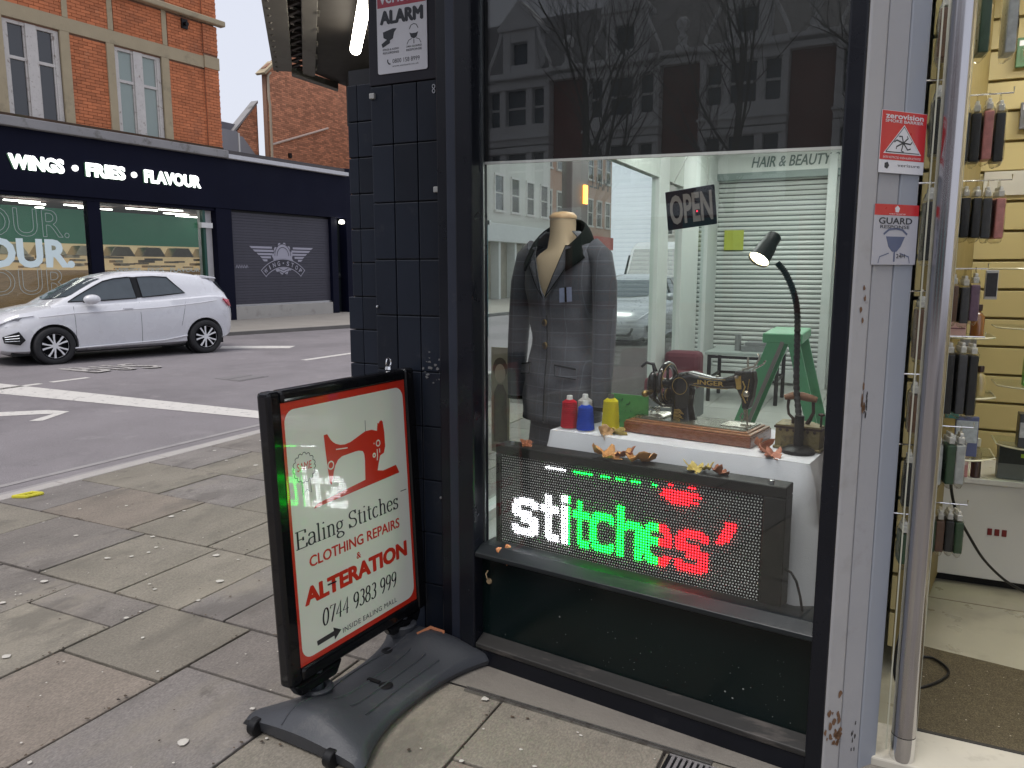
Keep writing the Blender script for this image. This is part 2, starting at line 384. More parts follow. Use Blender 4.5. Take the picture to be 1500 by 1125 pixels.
# far pavement (follows the far kerb) with flags
far = [(-16.2,-2),(-15.6,4),(-14.9,9.2),(-14.05,13.2),(-13.0,16.7),(-12.3,20),(-11.8,26),(-11.6,45),(-11.6,75)]
b = MB()
vs = []
for (x, y) in far: vs += [(x, y, -.2), (x, y, .075), (x-9, y+.6, .19), (x-9,y+.6,-.2)]
fs = []
for i in range(len(far)-1): fs += [(4*i, 4*i+4, 4*i+5, 4*i+1), (4*i+1, 4*i+5, 4*i+6, 4*i+2)]
b.add(vs, fs); fp = struct(b.build('far_pavement', M_FPAVE))
b = MB()
for i in range(len(far)-1):
    (x0,y0),(x1,y1) = far[i], far[i+1]; b.add([(x0+.01,y0,-.2),(x1+.01,y1,-.2),(x1+.01,y1,.085),(x0+.01,y0,.085),(x0-.14,y0,.085),(x1-.14,y1,.085)], [(0,1,2,3),(3,2,5,4)])
struct(b.build('far_kerb', M_FKERB))
# ------------------------------------------------------------------ brick building and chicken shop across the road
FM = frame((-17.5, 10.6, 0), (.0845,.9964,0), (0,0,1))
M_BRICK = mat('orange brick', (.56,.185,.078), .85, var=.22, vs=1.3, bump=.3, bs=90, arand=.17, dirt=[((.30,.12,.07), .5, .9, .55), ((.62,.30,.17), .35, 3.5, .6)])
M_BRICK2 = mat('weathered orange brick', (.60,.27,.155), .88, var=.16, vs=1.2, bump=.3, bs=90, arand=.3, dirt=[((.55,.36,.22), .45, 2.3, .62), ((.27,.11,.07), .5, 1.2, .6)])
M_RBRICK = mat('deep red brick', (.19,.045,.032), .85, var=.15, vs=2, bump=.3, arand=.2)
M_JOINT = mat('brick mortar', (.27,.15,.10), .95, var=.15, vs=10)
M_STONE = mat('cream stone dressing', (.42,.345,.225), .85, var=.12, vs=3, bump=.3, bs=30, dirt=[((.22,.19,.13), .6, 1.7, .57)])
M_NAVY = mat('navy shop fascia', (.004,.005,.017), .6, spec=.12, var=.2, vs=1)
M_LEDGE = mat('weathered lead ledge', (.28,.27,.27), .6, var=.25, vs=1.2, dirt=[((.10,.09,.07), .7, 2.5, .55)])
M_FRAME = mat('peeling white window paint', (.60,.565,.53), .6, var=.15, vs=6, dirt=[((.24,.18,.14), .9, 8, .58), ((.35,.30,.27), .6, 25, .58)])
M_PANE = mat('dark window pane', (.03,.032,.037), .06, var=.3, vs=.6, rvar=.02, spec=.8)
M_BLIND = mat('closed window blind', (.42,.42,.42), .7, var=.06, vs=2)
GL_SHOP = glass('shop window glass', (.93,.97,.95), 1.45)

def brick_field(b, t0, t1, z0, z1, w=0, clip=None, wo=.012):
    rz = z0; k = 0
    while rz < z1-.02:
        h = min(.065, z1-rz); a, e = t0, t1
        if clip: a, e = clip(rz)
        x = a - (.1125 if k % 2 else 0) 
        while x < e:
            l, r = max(x, a), min(x+.215, e)
            if r-l > .03: b.box(l, rz, w-.02, r, rz+h, w+wo+R(-.003,.003))
            x += .225
        rz += .075; k += 1
    return b

bb = thing('brick_building', 'orange brick building with cream stone bands and sash windows above the chicken shop', 'building', (-17.5,10.6,0))
MB(FM).box(-9,4.83,-6,5.86,12.5,-.13).build('wall', M_JOINT, bb)
WINS = [(-4.65,-3.46),(-2.15,-.96),(.35,1.54),(2.89,4.13)]
b = MB(FM)
for a, e, z0, z1 in [(-9,-4.87,4.83,8.2),(-3.25,-2.37,4.83,7),(-.75,.14,4.83,7),(1.74,2.69,4.83,7),(4.33,5.86,4.83,7),(-9,5.86,6.93,8.5),(-3.25,-2.37,8.5,12.4),(-.75,.14,8.5,12.4),(1.74,2.69,8.5,12.4),(4.33,5.86,8.5,12.4),(-3.3,4.4,10.5,12.4)]: b.box(a,z0,-.14,e,z1,-.012-.0007*RND.random())
b.build('bedding_mortar', M_JOINT, bb)
b = MB(FM)
segs = [(-2.9,-2.37),(-.72,.13),(1.78,2.67),(4.37,5.45)]
for a, e in segs: brick_field(b, a, e, 4.83, 6.95)
for a, e in [(-2.9,-.95),(-.82,.14),(.27,1.66),(1.79,2.76),(2.92,4.23),(4.40,5.45)]: brick_field(b, a, e, 7.28, 8.12)
for a, e in [(-2.9,-2.37),(-.72,.13),(1.78,2.67),(4.37,5.45)]: brick_field(b, a, e, 8.30, 10.6)
stuff(b.build('brick_courses', M_BRICK, bb))
b = MB(FM); b.box(5.45,4.83,-.01,5.9,8.12,.035); b.box(5.45,8.3,-.01,5.9,10.6,.035); b.build_each('pilaster', M_JOINT, bb)
b = MB(FM); brick_field(b, 5.45, 5.90, 4.83, 7.02, .05); brick_field(b, 5.45, 5.90, 7.36, 8.12, .05); brick_field(b, 5.45, 5.90, 8.3, 10.6, .05)
stuff(b.build('pilaster_bricks', M_BRICK, bb))
b = MB(FM); b.box(-9,6.96,-.01,5.44,7.27,.05); b.build('stone_band', M_STONE, bb, bevel=.01)
MB(FM).box(5.44,6.98,-.01,5.92,7.30,.085).build('stone_band', M_STONE, bb, bevel=.01)
MB(FM).prism([(-9,8.14),(6.1,8.14),(6.1,8.29),(-9,8.29)], -.01, .2).build('string_course', M_STONE, bb, bevel=.03)
for t in (-.95,.14,1.66,2.76,4.23): MB(FM).box(t,7.28,-.01,t+.13,8.13,.03).build('stone_strip', M_STONE, bb)
for i, (a, e) in enumerate(WINS):
    for (z0, z1) in ((4.86,6.93),(8.55,10.5)):
        blind = (i == 3 and z0 < 5)
        f = MB(FM).box(a-.22,z0,-.01,a-.02,z1+.03,.05).box(e+.02,z0,-.01,e+.24,z1+.03,.05).build_each('window_surround', M_STONE, bb, bevel=.008)
        s = MB(FM); m = (a+e)/2
        s.box(a-.02,z0-.02,-.12,a+.09,z1,-.02); s.box(e-.09,z0-.02,-.12,e+.02,z1,-.02); s.box(a,z1-.07,-.12,e,z1+.02,-.022); s.box(a,z0-.02,-.12,e,z0+.09,-.018)
        s.box(m-.12,z0,-.12,m+.12,z1,.0)
        for q0, q1 in ((a+.09,m-.12),(m+.12,e-.09)):
            s.box(q0,z0+1.26,-.115,q1,z0+1.33,-.03); s.box(q0,z0+.08,-.11,q0+.035,z1-.07,-.04); s.box(q1-.035,z0+.08,-.11,q1,z1-.07,-.04)
        wn = s.build('window', M_FRAME, bb, bevel=.006)
        for q0, q1 in ((a+.09,m-.12),(m+.12,e-.09)):
            MB(FM).box(q0,z0+.05,-.10,q1,z1-.05,-.075).build('pane', M_BLIND if blind else M_PANE, wn)
        if blind:
            for q0, q1 in ((a+.09,m-.12),(m+.12,e-.09)): MB(FM).box(q0,z0+.05,-.072,q1,z1-.05,-.069).build('glazing', GL_SHOP, wn)
b = MB(FM)
for c, z in ((4.9,7.95),(4.85,8.75)): b.box(c-.09,z-.12,0,c+.09,z+.12,.06); b.cyl((c,z,.06),(c,z-.02,.16),.05)
b.build_each('wall_vent', M_BLACK, bb)

cs = thing('chicken_shop', 'navy fronted wings shop with white lettering and lit windows beneath the brick building', 'shop', (-17.5,10.6,0))
MB(FM).box(-9,3.26,-.4,10.75,4.63,.14).build('fascia', M_NAVY, cs, bevel=.01)
MB(FM).prism([(-9,4.63),(5.9,4.63),(5.9,4.84),(-9,4.84)], -.1, .30).build('fascia_ledge', M_LEDGE, cs, bevel=.02)
MB(FM).box(-9,4.84,-.1,5.9,4.93,.10).build('damp_course', mat('mossy brown course', (.075,.045,.028), .95, var=.5, vs=4, dirt=[((.05,.07,.02), .7, 1.2, .55)]), cs, bevel=.01)
MB(FM).box(5.9,4.635,-.2,10.75,4.75,.28).build('fascia_capping', mat('pale capping', (.6,.6,.62), .5, var=.1), cs, bevel=.01)
MB(FM).box(5.9,4.75,-.6,10.75,4.88,.12).build('flat_roof_edge', mat('roofing felt', (.09,.08,.08), .9), cs)
M_SIGNL = emat('lit white sign letter', (1,1,1), 1.6); M_SIGNE = mat('green letter side', (.02,.10,.04), .5)
for s, u0, u1 in (('WINGS',.13,1.34),('FRIES',1.84,2.84),('FLAVOUR',3.34,5.02)):
    g = MB(FM).text(s, u0, u1, 3.735, 4.065, .185, coff=.035, bold=.03).build('sign_lettering', M_SIGNL, cs)
    MB(FM).text(s, u0-.02, u1+.0, 3.725, 4.055, .16, coff=.035, bold=.03).build('letter_backing', M_SIGNE, cs)
for c in (1.60, 3.08):
    MB(FM).prism([(c+.07*cos(k*pi/6), 3.90+.07*sin(k*pi/6)) for k in range(12)], .14, .185).build('sign_dot', M_SIGNL, cs)
b = MB(FM); b.box(-9,.10,-.2,-4.2,3.26,.1); b.box(1.88,.1,-.12,2.20,3.26,.06); b.box(5.50,.1,-.25,6.03,3.26,.12); b.box(10.0,.1,-.25,10.28,3.26,.12); b.box(-4.2,.1,-.12,-4.0,3.26,.08); b.box(10.72,.1,-.3,11.0,4.9,.13)
b.box(-4.2,.1,-.12,5.2,.62,.05); b.box(-4.2,3.18,-.12,5.5,3.26,.07)
b.build_each('pier', M_NAVY, cs, bevel=.006)
MB(FM).box(5.20,.1,-.06,5.50,.62,.06).box(5.20,.1,-.3,5.5,3.2,-.1).build_each('end_panel', mat('white end panel', (.6,.58,.58), .6), cs)
MB(FM).box(5.12,.62,-.08,5.20,3.18,.04).box(5.2,.62,-.08,5.5,.85,.02).build_each('green_trim', mat('deep green trim', (.01,.075,.055), .4), cs)
for a, e in ((-4.0,1.88),(2.20,5.12)):
    MB(FM).box(a,.62,-.03,e,3.18,-.018).build('window_pane', GL_SHOP, cs)
# inside
M_GREENW = mat('green tiled wall', (.02,.16,.085), .5, var=.25, vs=1.5, emit=.10, ecol=(.06,.30,.17)); M_BEIGE = mat('glowing cream splashback', (.62,.48,.30), .6, var=.2, vs=2.5, emit=.25, ecol=(1,.72,.40))  # wall and splashback carry a faint glow in place of shop light
M_WOODF = mat('stacked timber counter', (.30,.18,.09), .6, var=.6, vs=7, stretch=(1,1,6), emit=.06, ecol=(1,.6,.3))  # counter also given a slight glow of its own
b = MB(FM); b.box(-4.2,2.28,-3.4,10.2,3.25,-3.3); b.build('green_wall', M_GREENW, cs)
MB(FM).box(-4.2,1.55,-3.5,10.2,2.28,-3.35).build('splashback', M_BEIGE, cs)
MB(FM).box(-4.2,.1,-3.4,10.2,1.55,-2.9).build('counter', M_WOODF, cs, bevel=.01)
MB(FM).box(-4.2,.05,-3.5,10.2,.12,-.12).build('shop_floor', mat('dark shop floor', (.08,.07,.06), .5), cs)
MB(FM).box(-4.2,3.22,-3.5,10.2,3.27,-.2).build('shop_ceiling', mat('brown shop ceiling', (.10,.05,.04), .8), cs)
b = MB(FM)
for i in range(13): t = -3.8+i*1.0; b.prism([(t,1.95),(t+.8,1.95),(t+.62,2.22),(t+.18,2.22)], -3.34, -2.9)
b.build_each('extractor_hood', mat('steel hood', (.5,.42,.30), .35, .8), cs, bevel=.01)
b = MB(FM)
for i in range(60): t = -3.9+R(0,12.6); z = R(1.56,1.9); b.box(t, z, -3.3, t+R(.15,.5), z+R(.03,.09), -3.0)
stuff(b.build('kitchen_clutter', mat('kitchen clutter', (.5,.4,.28), .6, arand=.7, var=.2), cs))
M_TUBE = emat('lit tube', (1,.98,.92), 6)
for i, (t, w, l) in enumerate([(-2.6,-1.0,.9),(-1.6,-1.6,.9),(-.3,-.7,.9),(.75,-1.0,1.0),(1.35,-1.5,.8),(2.25,-1.2,.9),(2.9,-1.7,1.1),(3.7,-.9,1.1),(4.35,-.45,.9),(2.3,-2.6,.4),(5.3,-1.6,1.0),(6.2,-2.3,1.0),(7.3,-2.7,1.0)]):
    MB(FM).box(t-.2,3.14,w-.03,t+l-.4,3.17,w+.03).build_each('ceiling_tube', M_TUBE, cs)
M_DECAL = mat('pale window lettering', (.60,.70,.72), .5, var=.04, emit=.12, ecol=(.8,.95,1)); M_LINE = mat('outline lettering', (.45,.52,.50), .5, var=0)
MB(FM).text('OUR.', -.50, 1.50, 1.60, 2.26, .004, coff=.04).build('window_lettering', M_DECAL, cs)
def outline(txt, u0, u1, v0, v1, w, m, parent, off=.03, th=.012):
    c = bpy.data.curves.new('t', 'FONT'); c.body = txt; c.size = 1; c.offset = off; c.fill_mode = 'NONE'; c.resolution_u = 4
    o = bpy.data.objects.new('t', c); SC.collection.objects.link(o); dg = bpy.context.evaluated_depsgraph_get(); dg.update()
    me = bpy.data.meshes.new_from_object(o.evaluated_get(dg)); V = [tuple(v.co) for v in me.vertices]; E = [tuple(e.vertices) for e in me.edges]
    bpy.data.objects.remove(o)
    x0 = min(p[0] for p in V); x1 = max(p[0] for p in V); y0 = min(p[1] for p in V); y1 = max(p[1] for p in V)
    q = [(u0+(p[0]-x0)/(x1-x0)*(u1-u0), v0+(p[1]-y0)/(y1-y0)*(v1-v0)) for p in V]
    b = MB(FM)
    for i, (a, e) in enumerate(E): b.stroke([q[a], q[e]], th, th, w)
    return b.build('outline_lettering', m, parent)
outline('OUR.', -.50, 1.42, 2.30, 2.92, .004, M_LINE, cs); outline('OUR.', -.50, 1.42, 1.0, 1.58, .004, M_LINE, cs)
MB(FM).text('WINGS   FRIES   FLAVOUR', 2.5, 4.95, 1.50, 1.60, .004, off=.02).build('window_lettering', M_LINE, cs)
MB(FM).box(5.0,2.70,.0,5.36,2.84,.13).build('camera_box', M_WHITE, cs)
# roller shutter with winged badge
M_SLAT = mat('dark shutter slat', (.052,.050,.068), .55, var=.12, vs=2, orand=.05)
sh = MB(FM)
z = .56; k = 0
slat0 = None
while z < 3.2:
    if slat0 is None:
        slat0 = MB(FM).prism([(0,0),(3.97,0),(3.97,.075),(0,.075)], -.015, .0).build('shutter_slat', M_SLAT, cs, bevel=.004)
        for v in slat0.data.vertices: v.co += Vector((FM @ Vector((6.03,.56,0)) - FM @ Vector((0,0,0))))
    else:
        c = slat0.copy(); SC.collection.objects.link(c); c.parent = cs; c.location = (0,0,z-.56)
    z += .08
MB(FM).box(6.03,.50,-.1,10.0,3.26,-.03).build('shutter_void', M_BLACK, cs)
MB(FM).box(6.03,.50,-.02,10.0,.555,.03).build('shutter_foot', M_ALU, cs)
MB(FM).box(6.03,.10,-.2,10.0,.50,.10).build('stone_plinth', mat('pale plinth', (.42,.40,.37), .8, var=.15, vs=2, dirt=[((.25,.22,.2), .5, 3, .55)]), cs, bevel=.01)
M_BADGE = mat('badge grey', (.38,.37,.44), .6, var=0); M_BADGED = mat('badge dark', (.035,.033,.045), .6, var=0)
cx_, cz_ = 7.98, 1.86
def arc(cx, cy, r, a0, a1, n=16): return [(cx+r*cos(a0+(a1-a0)*i/n), cy+r*sin(a0+(a1-a0)*i/n)) for i in range(n+1)]
b = MB(FM); W_ = .004
gear = []
for k in range(48):
    r = .50 if (k//2) % 2 else .44; a = 2*pi*k/48; gear.append((cx_+r*.86*cos(a), cz_+.03+r*sin(a)))
b.prism(gear, .001, W_)
for sgn in (-1, 1):
    for i, (y0, y1, xo, xi) in enumerate([(2.19,2.25,1.28,.42),(2.09,2.155,1.16,.36),(1.995,2.055,1.02,.40),(1.90,1.96,.90,.48),(1.81,1.87,.82,.62)]):
        b.prism([(cx_+sgn*xi,y0),(cx_+sgn*(xo-.08),y0),(cx_+sgn*xo,y1),(cx_+sgn*xi,y1)], .001, W_)
b.build('winged_badge', M_BADGE, cs)
b = MB(FM)
A0, A1 = radians(133), radians(47); yc = .60; 
ban = arc(cx_, yc, 1.30, A0, A1) + arc(cx_, yc, 1.02, A1, A0); b.prism(ban, .005, .008)
for rr in (.36,.26): 
    b.stroke([(cx_+rr*cos(a)*.9, cz_+.12+rr*sin(a)) for a in [pi*k/12 for k in range(13)]], .02, .02, .009)
for q in (0,.08,.16): b.stroke([(cx_-.2+q*.4,1.60-q),(cx_,1.53-q),(cx_+.2-q*.4,1.60-q)], .02, .02, .009)
b.build('badge_detail', M_BADGED, cs)
b = MB(FM)
b.stroke(arc(cx_, yc, 1.285, A0, A1), .022, .022, .012); b.stroke(arc(cx_, yc, 1.035, A0, A1), .022, .022, .012)
for A in (A0, A1): b.stroke([(cx_+1.02*cos(A), yc+1.02*sin(A)), (cx_+1.30*cos(A), yc+1.30*sin(A))], .022, .022, .0125)
word = 'WING-STOP'
for i, ch in enumerate(word):
    a = radians(127 - i*(74/8)); p = (cx_+1.16*cos(a), yc+1.16*sin(a), .012)
    Mc = FM @ Matrix.Translation(p) @ Matrix.Rotation(a-pi/2, 4, 'Z')
    Mq = MB(Mc); (Mq.text(ch, *((-.018,.018) if ch == 'I' else (-.068,.068) if ch == 'W' else (-.052,.052)), -.070, .070, 0, coff=.02) if ch != '-' else Mq.box(-.025,-.02,0,.025,.02,.001)); 
    b.v += []; n0 = len(b.v); b.v += Mq.v; b.f += [tuple(n0+i_ for i_ in f) for f in Mq.f]; b.sm += Mq.sm; b.fr += Mq.fr
b.build('badge_lettering', M_BADGE, cs)
b = MB(FM)
for i in range(5): b.stroke([(6.18+i*.09,1.60),(6.22+i*.09,1.70),(6.26+i*.09,1.62)], .02, .02, .005)
b.build('graffiti_scrawl', M_BADGE, cs)
MB(FM).box(10.28,.15,-.28,10.72,3.3,-.2).build('side_door', mat('black side door', (.012,.016,.018), .4), cs)
MB(FM).box(10.36,1.9,-.2,10.56,2.1,-.17).build('exit_sticker', mat('green sticker', (.10,.22,.08), .5), cs)
MB(FM).box(10.45,1.30,-.2,10.68,1.33,-.14).box(10.66,1.3,-.2,10.69,1.45,-.14).build('door_handle', M_CHROME, cs)
lt = MB(FM).lathe([(.0,-.02),(.09,0),(.10,.06),(.05,.12),(0,.13)], 12, Matrix.Translation((10.42,3.08,.2)) @ Matrix.Rotation(-pi/2,4,'X')).build('door_lamp', emat('door lamp glow', (1,.97,.85), 5), cs)

# rear gable building, set back behind the flat roofed shop
GM = frame((-22,0,0), (0,1,0), (0,0,1))
gb = thing('gable_building', 'weathered orange brick gable wall rising behind the flat roofed part of the chicken shop', 'building', (-22,24,0))
MB(GM).prism([(23.74,0),(34,0),(34,12.2),(25.6,10.6),(23.74,9.25)], -.2, -.012).build('wall', M_JOINT, gb)
b = MB(GM); brick_field(b, 23.8, 29.3, 5.7, 10.2, clip=lambda z: (23.8+max(0,z-9.25)*1.37, 29.3)); stuff(b.build('brick_courses', M_BRICK2, gb))
b = MB(GM); brick_field(b, 22.6, 23.8, 5.7, 8.0, -.6, clip=lambda z: (22.7+max(0,(z-6.7))*.85 if z > 6.7 else 22.7+(6.7-z)*.9, 23.8)); stuff(b.build('lower_gable_bricks', M_BRICK2, gb))
MB(GM).prism([(22.75,5),(23.85,5),(23.85,7.95),(22.75,6.7)], -.9, -.612).build('lower_gable_wall', M_JOINT, gb)
MB(GM).prism([(22.6,6.75),(23.85,8.0),(23.85,8.1),(22.5,6.75)], -.9, -.55).build('coping', M_LEDGE, gb)
b = MB(GM); b.tube([(23.87,6.40,.05),(27.3,7.55,.05)], .045, 8); b.build('diagonal_pipe', mat('pale pipe', (.62,.50,.42), .5), gb)
b = MB(GM); b.tube([(23.95,9.1,.06),(23.80,8.95,.06),(23.80,8.1,.06),(23.84,7.9,.06),(23.84,5.9,.06)], .05, 8); b.build('downpipe', mat('stone coloured downpipe', (.45,.38,.28), .6), gb)
MB(GM).prism([(23.6,8.95),(24.2,9.5),(24.2,9.6),(23.5,9.0)], -.3, .15).build('eaves', M_STONE, gb)
b = MB(GM); b.box(24.8,6.02,.0,24.95,6.2,.08); b.build('air_brick', M_BLACK, gb)
ru = thing('rooftop_unit', 'pale grey rooftop plant screen between the brick building and the gable wall', 'plant screen', (-21.5,21.9,4.8))
M_ZINC = mat('grey zinc sheet', (.30,.31,.34), .5, .3, var=.12, vs=2)
MB(GM).box(19.8,5.0,-.9,23.2,7.05,-.75).build('back_screen', mat('slate grey sheet', (.17,.17,.20), .6, var=.1), ru)
b = MB(GM); b.box(21.45,4.9,-.2,22.25,6.65,-.1); b.build('panel', M_ZINC, ru)
MB(GM).prism([(22.3,4.9),(23.5,4.9),(23.4,5.9),(22.7,6.55),(22.3,6.55)], -.4, -.3).build('panel', M_ZINC, ru)
MB(GM).box(21.35,4.9,-.22,21.43,6.7,-.05).box(22.26,4.9,-.25,22.33,6.6,-.08).build_each('post', M_WHITE, ru)

# row of pale shops further along, seen through the display window
def generic_block(y0, y1, x, h, mw, label, mtrim, sign=None, ground=None, dp=-.45):
    Mf = frame((x, y0, 0), (0,1,0), (0,0,1)); L_ = y1-y0
    t = thing('shop_building', label, 'building', (x, y0, 0))
    MB(Mf).box(0,3.6,dp,L_,h,0).build('wall', mw, t)
    MB(Mf).box(0,.1,dp-.1,L_,3.6,-.4).build('ground_floor', ground or mat('dim shop interiors', (.30,.26,.20), .4, var=.6, vs=1.2, coat=.5), t)
    MB(Mf).box(0,2.9,-.4,L_,3.75,.2).build('fascia', mtrim, t, bevel=.02)
    MB(Mf).box(0,h,dp,L_,h+.35,.25).build('cornice', M_STONE, t)
    n = int(L_//1.7)
    for i in range(n):
        a = (i+.5)*L_/n
        for z in [4.4+2.9*k for k in range(int((h-4.6)//2.7))]:
            wn = MB(Mf).box(a-.5,z,-.05,a-.42,z+1.6,.06).box(a+.42,z,-.05,a+.5,z+1.6,.06).box(a-.5,z+1.6,-.05,a+.5,z+1.7,.08).box(a-.55,z-.1,-.05,a+.55,z,.12).box(a-.42,z+.78,-.02,a+.42,z+.84,.04).build('window', M_FRAME, t)
            MB(Mf).box(a-.42,z,-.02,a+.42,z+1.6,.015).build('pane', M_PANE, wn)
        MB(Mf).box(a-.1,.1,-.4,a+.1,2.9,.05).build_each('pier', mtrim, t)
    return t
Mw1 = mat('pale render', (.55,.53,.48), .8, var=.1); Mw2 = mat('pink brick render', (.42,.27,.20), .8, var=.15); Mt1 = mat('white fascia', (.6,.6,.58), .5); Mt2 = mat('red fascia', (.45,.06,.05), .5); Mt3 = mat('teal fascia', (.05,.25,.25), .5)
generic_block(24.5,31,-17,9.5,Mw2,'pinkish brick shop building beyond the chicken shop seen through the display glass', Mt3)
generic_block(31,40,-17,8.5,Mw1,'pale rendered shop building in the middle of the far parade', Mt1)
generic_block(40,52,-17.5,10,Mw2,'furthest brick shop building with a red fascia at the end of the street', Mt2)
eb = generic_block(-1,13,0,9,Mw1,'pale building closing the far end of the street behind the parked silver car', Mt1)
eb.location = (-17,62,0); eb.rotation_euler = (0,0,radians(-90))

# ------------------------------------------------------------------ red brick terrace behind the viewer, mirrored in the display glass
TM = frame((-18.37,-21.24,0), (-.977,.212,0), (0,0,1))
M_WSTONE = mat('white painted stone bay', (.86,.86,.86), .7, var=.08, vs=2)
M_SLATE = mat('roof slate', (.11,.11,.125), .6, var=.15, vs=4)
M_TPANE = mat('terrace window pane', (.09,.11,.14), .1, var=.2)
for n in range(-6, 4):
    c = -1.6 + 4.62*n
    nm = ['leftmost', 'second', 'third', 'fourth', 'fifth', 'sixth', 'seventh', 'eighth', 'ninth', 'tenth'][n+6]
    t = thing('terrace_house', f'{nm} red brick and white bay terrace house mirrored in the display window', 'house', (-18.37-.977*c, -21.24+.212*c, 0), group='terrace houses across the rear street')
    MB(TM).box(c-2.31,0,-8,c+2.31,9.2,-.02).build('wall', M_RBRICK, t)
    MB(TM).box(c+1.53,3.9,-.1,c+3.03,9.1,.06).build('brick_pier', M_RBRICK, t)
    s = MB(TM)
    s.box(c-2.31,9.1,-.1,c+2.31,9.3,.35); s.box(c-2.31,9.42,-.1,c+2.31,9.58,.5); s.box(c-1.55,9.3,-.1,c+1.55,9.42,.62)
    for z0 in (6.85, 4.3):
        s.box(c-1.55,z0-.2,-.1,c+1.55,z0+.62,.45); s.box(c-1.6,z0+.05,-.1,c+1.6,z0+.15,.55)
        for x, ww in ((-1.43,.12),(-.62,.14),(.62,.14),(1.43,.12)): s.box(c+x-ww,z0+.6,-.1,c+x+ww,z0+2.1,.42)
        s.box(c-1.55,z0+2.05,-.1,c+1.55,z0+2.3,.46)
    s.box(c-2.31,3.6,-.1,c+2.31,4.05,.5)
    s.build('stone_bay', M_WSTONE, t, bevel=.02)
    for z0 in (6.85,4.3):
        for x, ww in ((-1.0,.28),(0,.5),(1.0,.28)):
            f = MB(TM).box(c+x-ww,z0+1.3,.05,c+x+ww,z0+1.38,.2).build('window', M_WSTONE, t)
            MB(TM).box(c+x-ww,z0+.6,.04,c+x+ww,z0+2.08,.12).build('pane', M_TPANE, f)
    d = MB(TM)
    d.box(c-.75,9.58,-.8,c-.40,11.3,.15); d.box(c+.40,9.58,-.8,c+.75,11.3,.15); d.box(c-.95,11.3,-.8,c+.95,11.5,.25); d.box(c-.4,10.85,-.5,c+.4,11.3,.1); d.box(c-.4,9.58,-.5,c+.4,9.95,.1)
    d.prism([(c-.95,11.5),(c+.95,11.5),(c,12.5)], -.8, .2)
    for sg in (-1, 1): d.tube([(c+sg*x, z, .12) for x, z in ((1.5,9.6),(1.42,9.95),(1.15,10.5),(.95,10.9),(.85,11.3))], .075, 6)
    d.build('dormer', M_WSTONE, t, bevel=.02)
    MB(TM).box(c-.4,9.95,-.3,c+.4,10.85,-.2).build('dormer_pane', M_TPANE, t)
    MB(TM).lathe([(0,0),(.26,0),(.28,.1),(.16,.2),(.2,.45),(.1,.6),(.12,.68),(.24,.85),(.25,1.0),(.15,1.15),(0,1.2)], 12, Matrix.Translation((c+2.3,9.58,.2)) @ Matrix.Rotation(-pi/2,4,'X')).build('finial', M_WSTONE, t)
    MB(TM).add([(c-2.31,9.5,.0),(c+2.31,9.5,.0),(c+2.31,13.2,-4.5),(c-2.31,13.2,-4.5)], [(0,1,2,3)]).build('roof', M_SLATE, t)
    MB(TM).box(c-2.1,.3,-.1,c+2.1,3.5,.1).build('shopfront', [M_BLACK, M_PANE, Mt3][n % 3], t)

def bare_tree(x, y, z0, h, label, seed, r0=.15):
    q = random.Random(seed); t = thing('bare_tree', label, 'tree', (x, y, z0), group='leafless street trees')
    tr = MB(); br = MB()
    def grow(b, p, d, r, L_, lv):
        pts = [p]; rr = [r]; n = 5
        for i in range(n):
            d = (d + Vector((q.uniform(-.16,.16), q.uniform(-.16,.16), q.uniform(-.02,.12)))*(1 if lv else .35)).normalized()
            pts.append(pts[-1] + d*(L_/n)); rr.append(r*(1-.62*(i+1)/n))
        b.tube(pts, rr, 6 if lv < 2 else 4)
        if lv >= 4: return
        if lv == 3 and q.random() < .3: return
        for i in range(2 if lv == 0 else 1, n+1):
            for k in range(2 if lv < 2 else 1):
                a = q.uniform(0, 2*pi); nd = (d*.75 + Vector((cos(a), sin(a), q.uniform(.0,.6)))*.75).normalized()
                grow(br, pts[i], nd, rr[i]*.50, L_*q.uniform(.42,.66), lv+1)
    grow(tr, Vector((x, y, z0)), Vector((0,0,1)), r0, h*.62, 0)
    m = mat('tree bark', (.10,.09,.08), .9, var=.3, vs=12)
    tr.build('trunk', m, t); stuff(br.build('crown', m, t))
struct(MB().box(-24,-30,-.3,14,-15,0).build('rear_pavement', M_FPAVE))
bare_tree(-14.3,-15.8,0,12,'leafless plane tree mirrored at the left of the display window',11,.2)
bare_tree(-9.0,-15.2,0,12,'leafless tree with dense twigs mirrored above the open sign',8)
bare_tree(-5.2,-15.8,0,12,'leafless tree furthest right in the reflection over the lamp',21,.2)
# ------------------------------------------------------------------ cars
def interp(tab, x):
    tab = sorted(tab)
    if x <= tab[0][0]: return tab[0][1:]
    for a, b_ in zip(tab, tab[1:]):
        if x <= b_[0]:
            k = (x-a[0])/(b_[0]-a[0]); k = k; return tuple(p+(q-p)*k for p, q in zip(a[1:], b_[1:]))
    return tab[-1][1:]
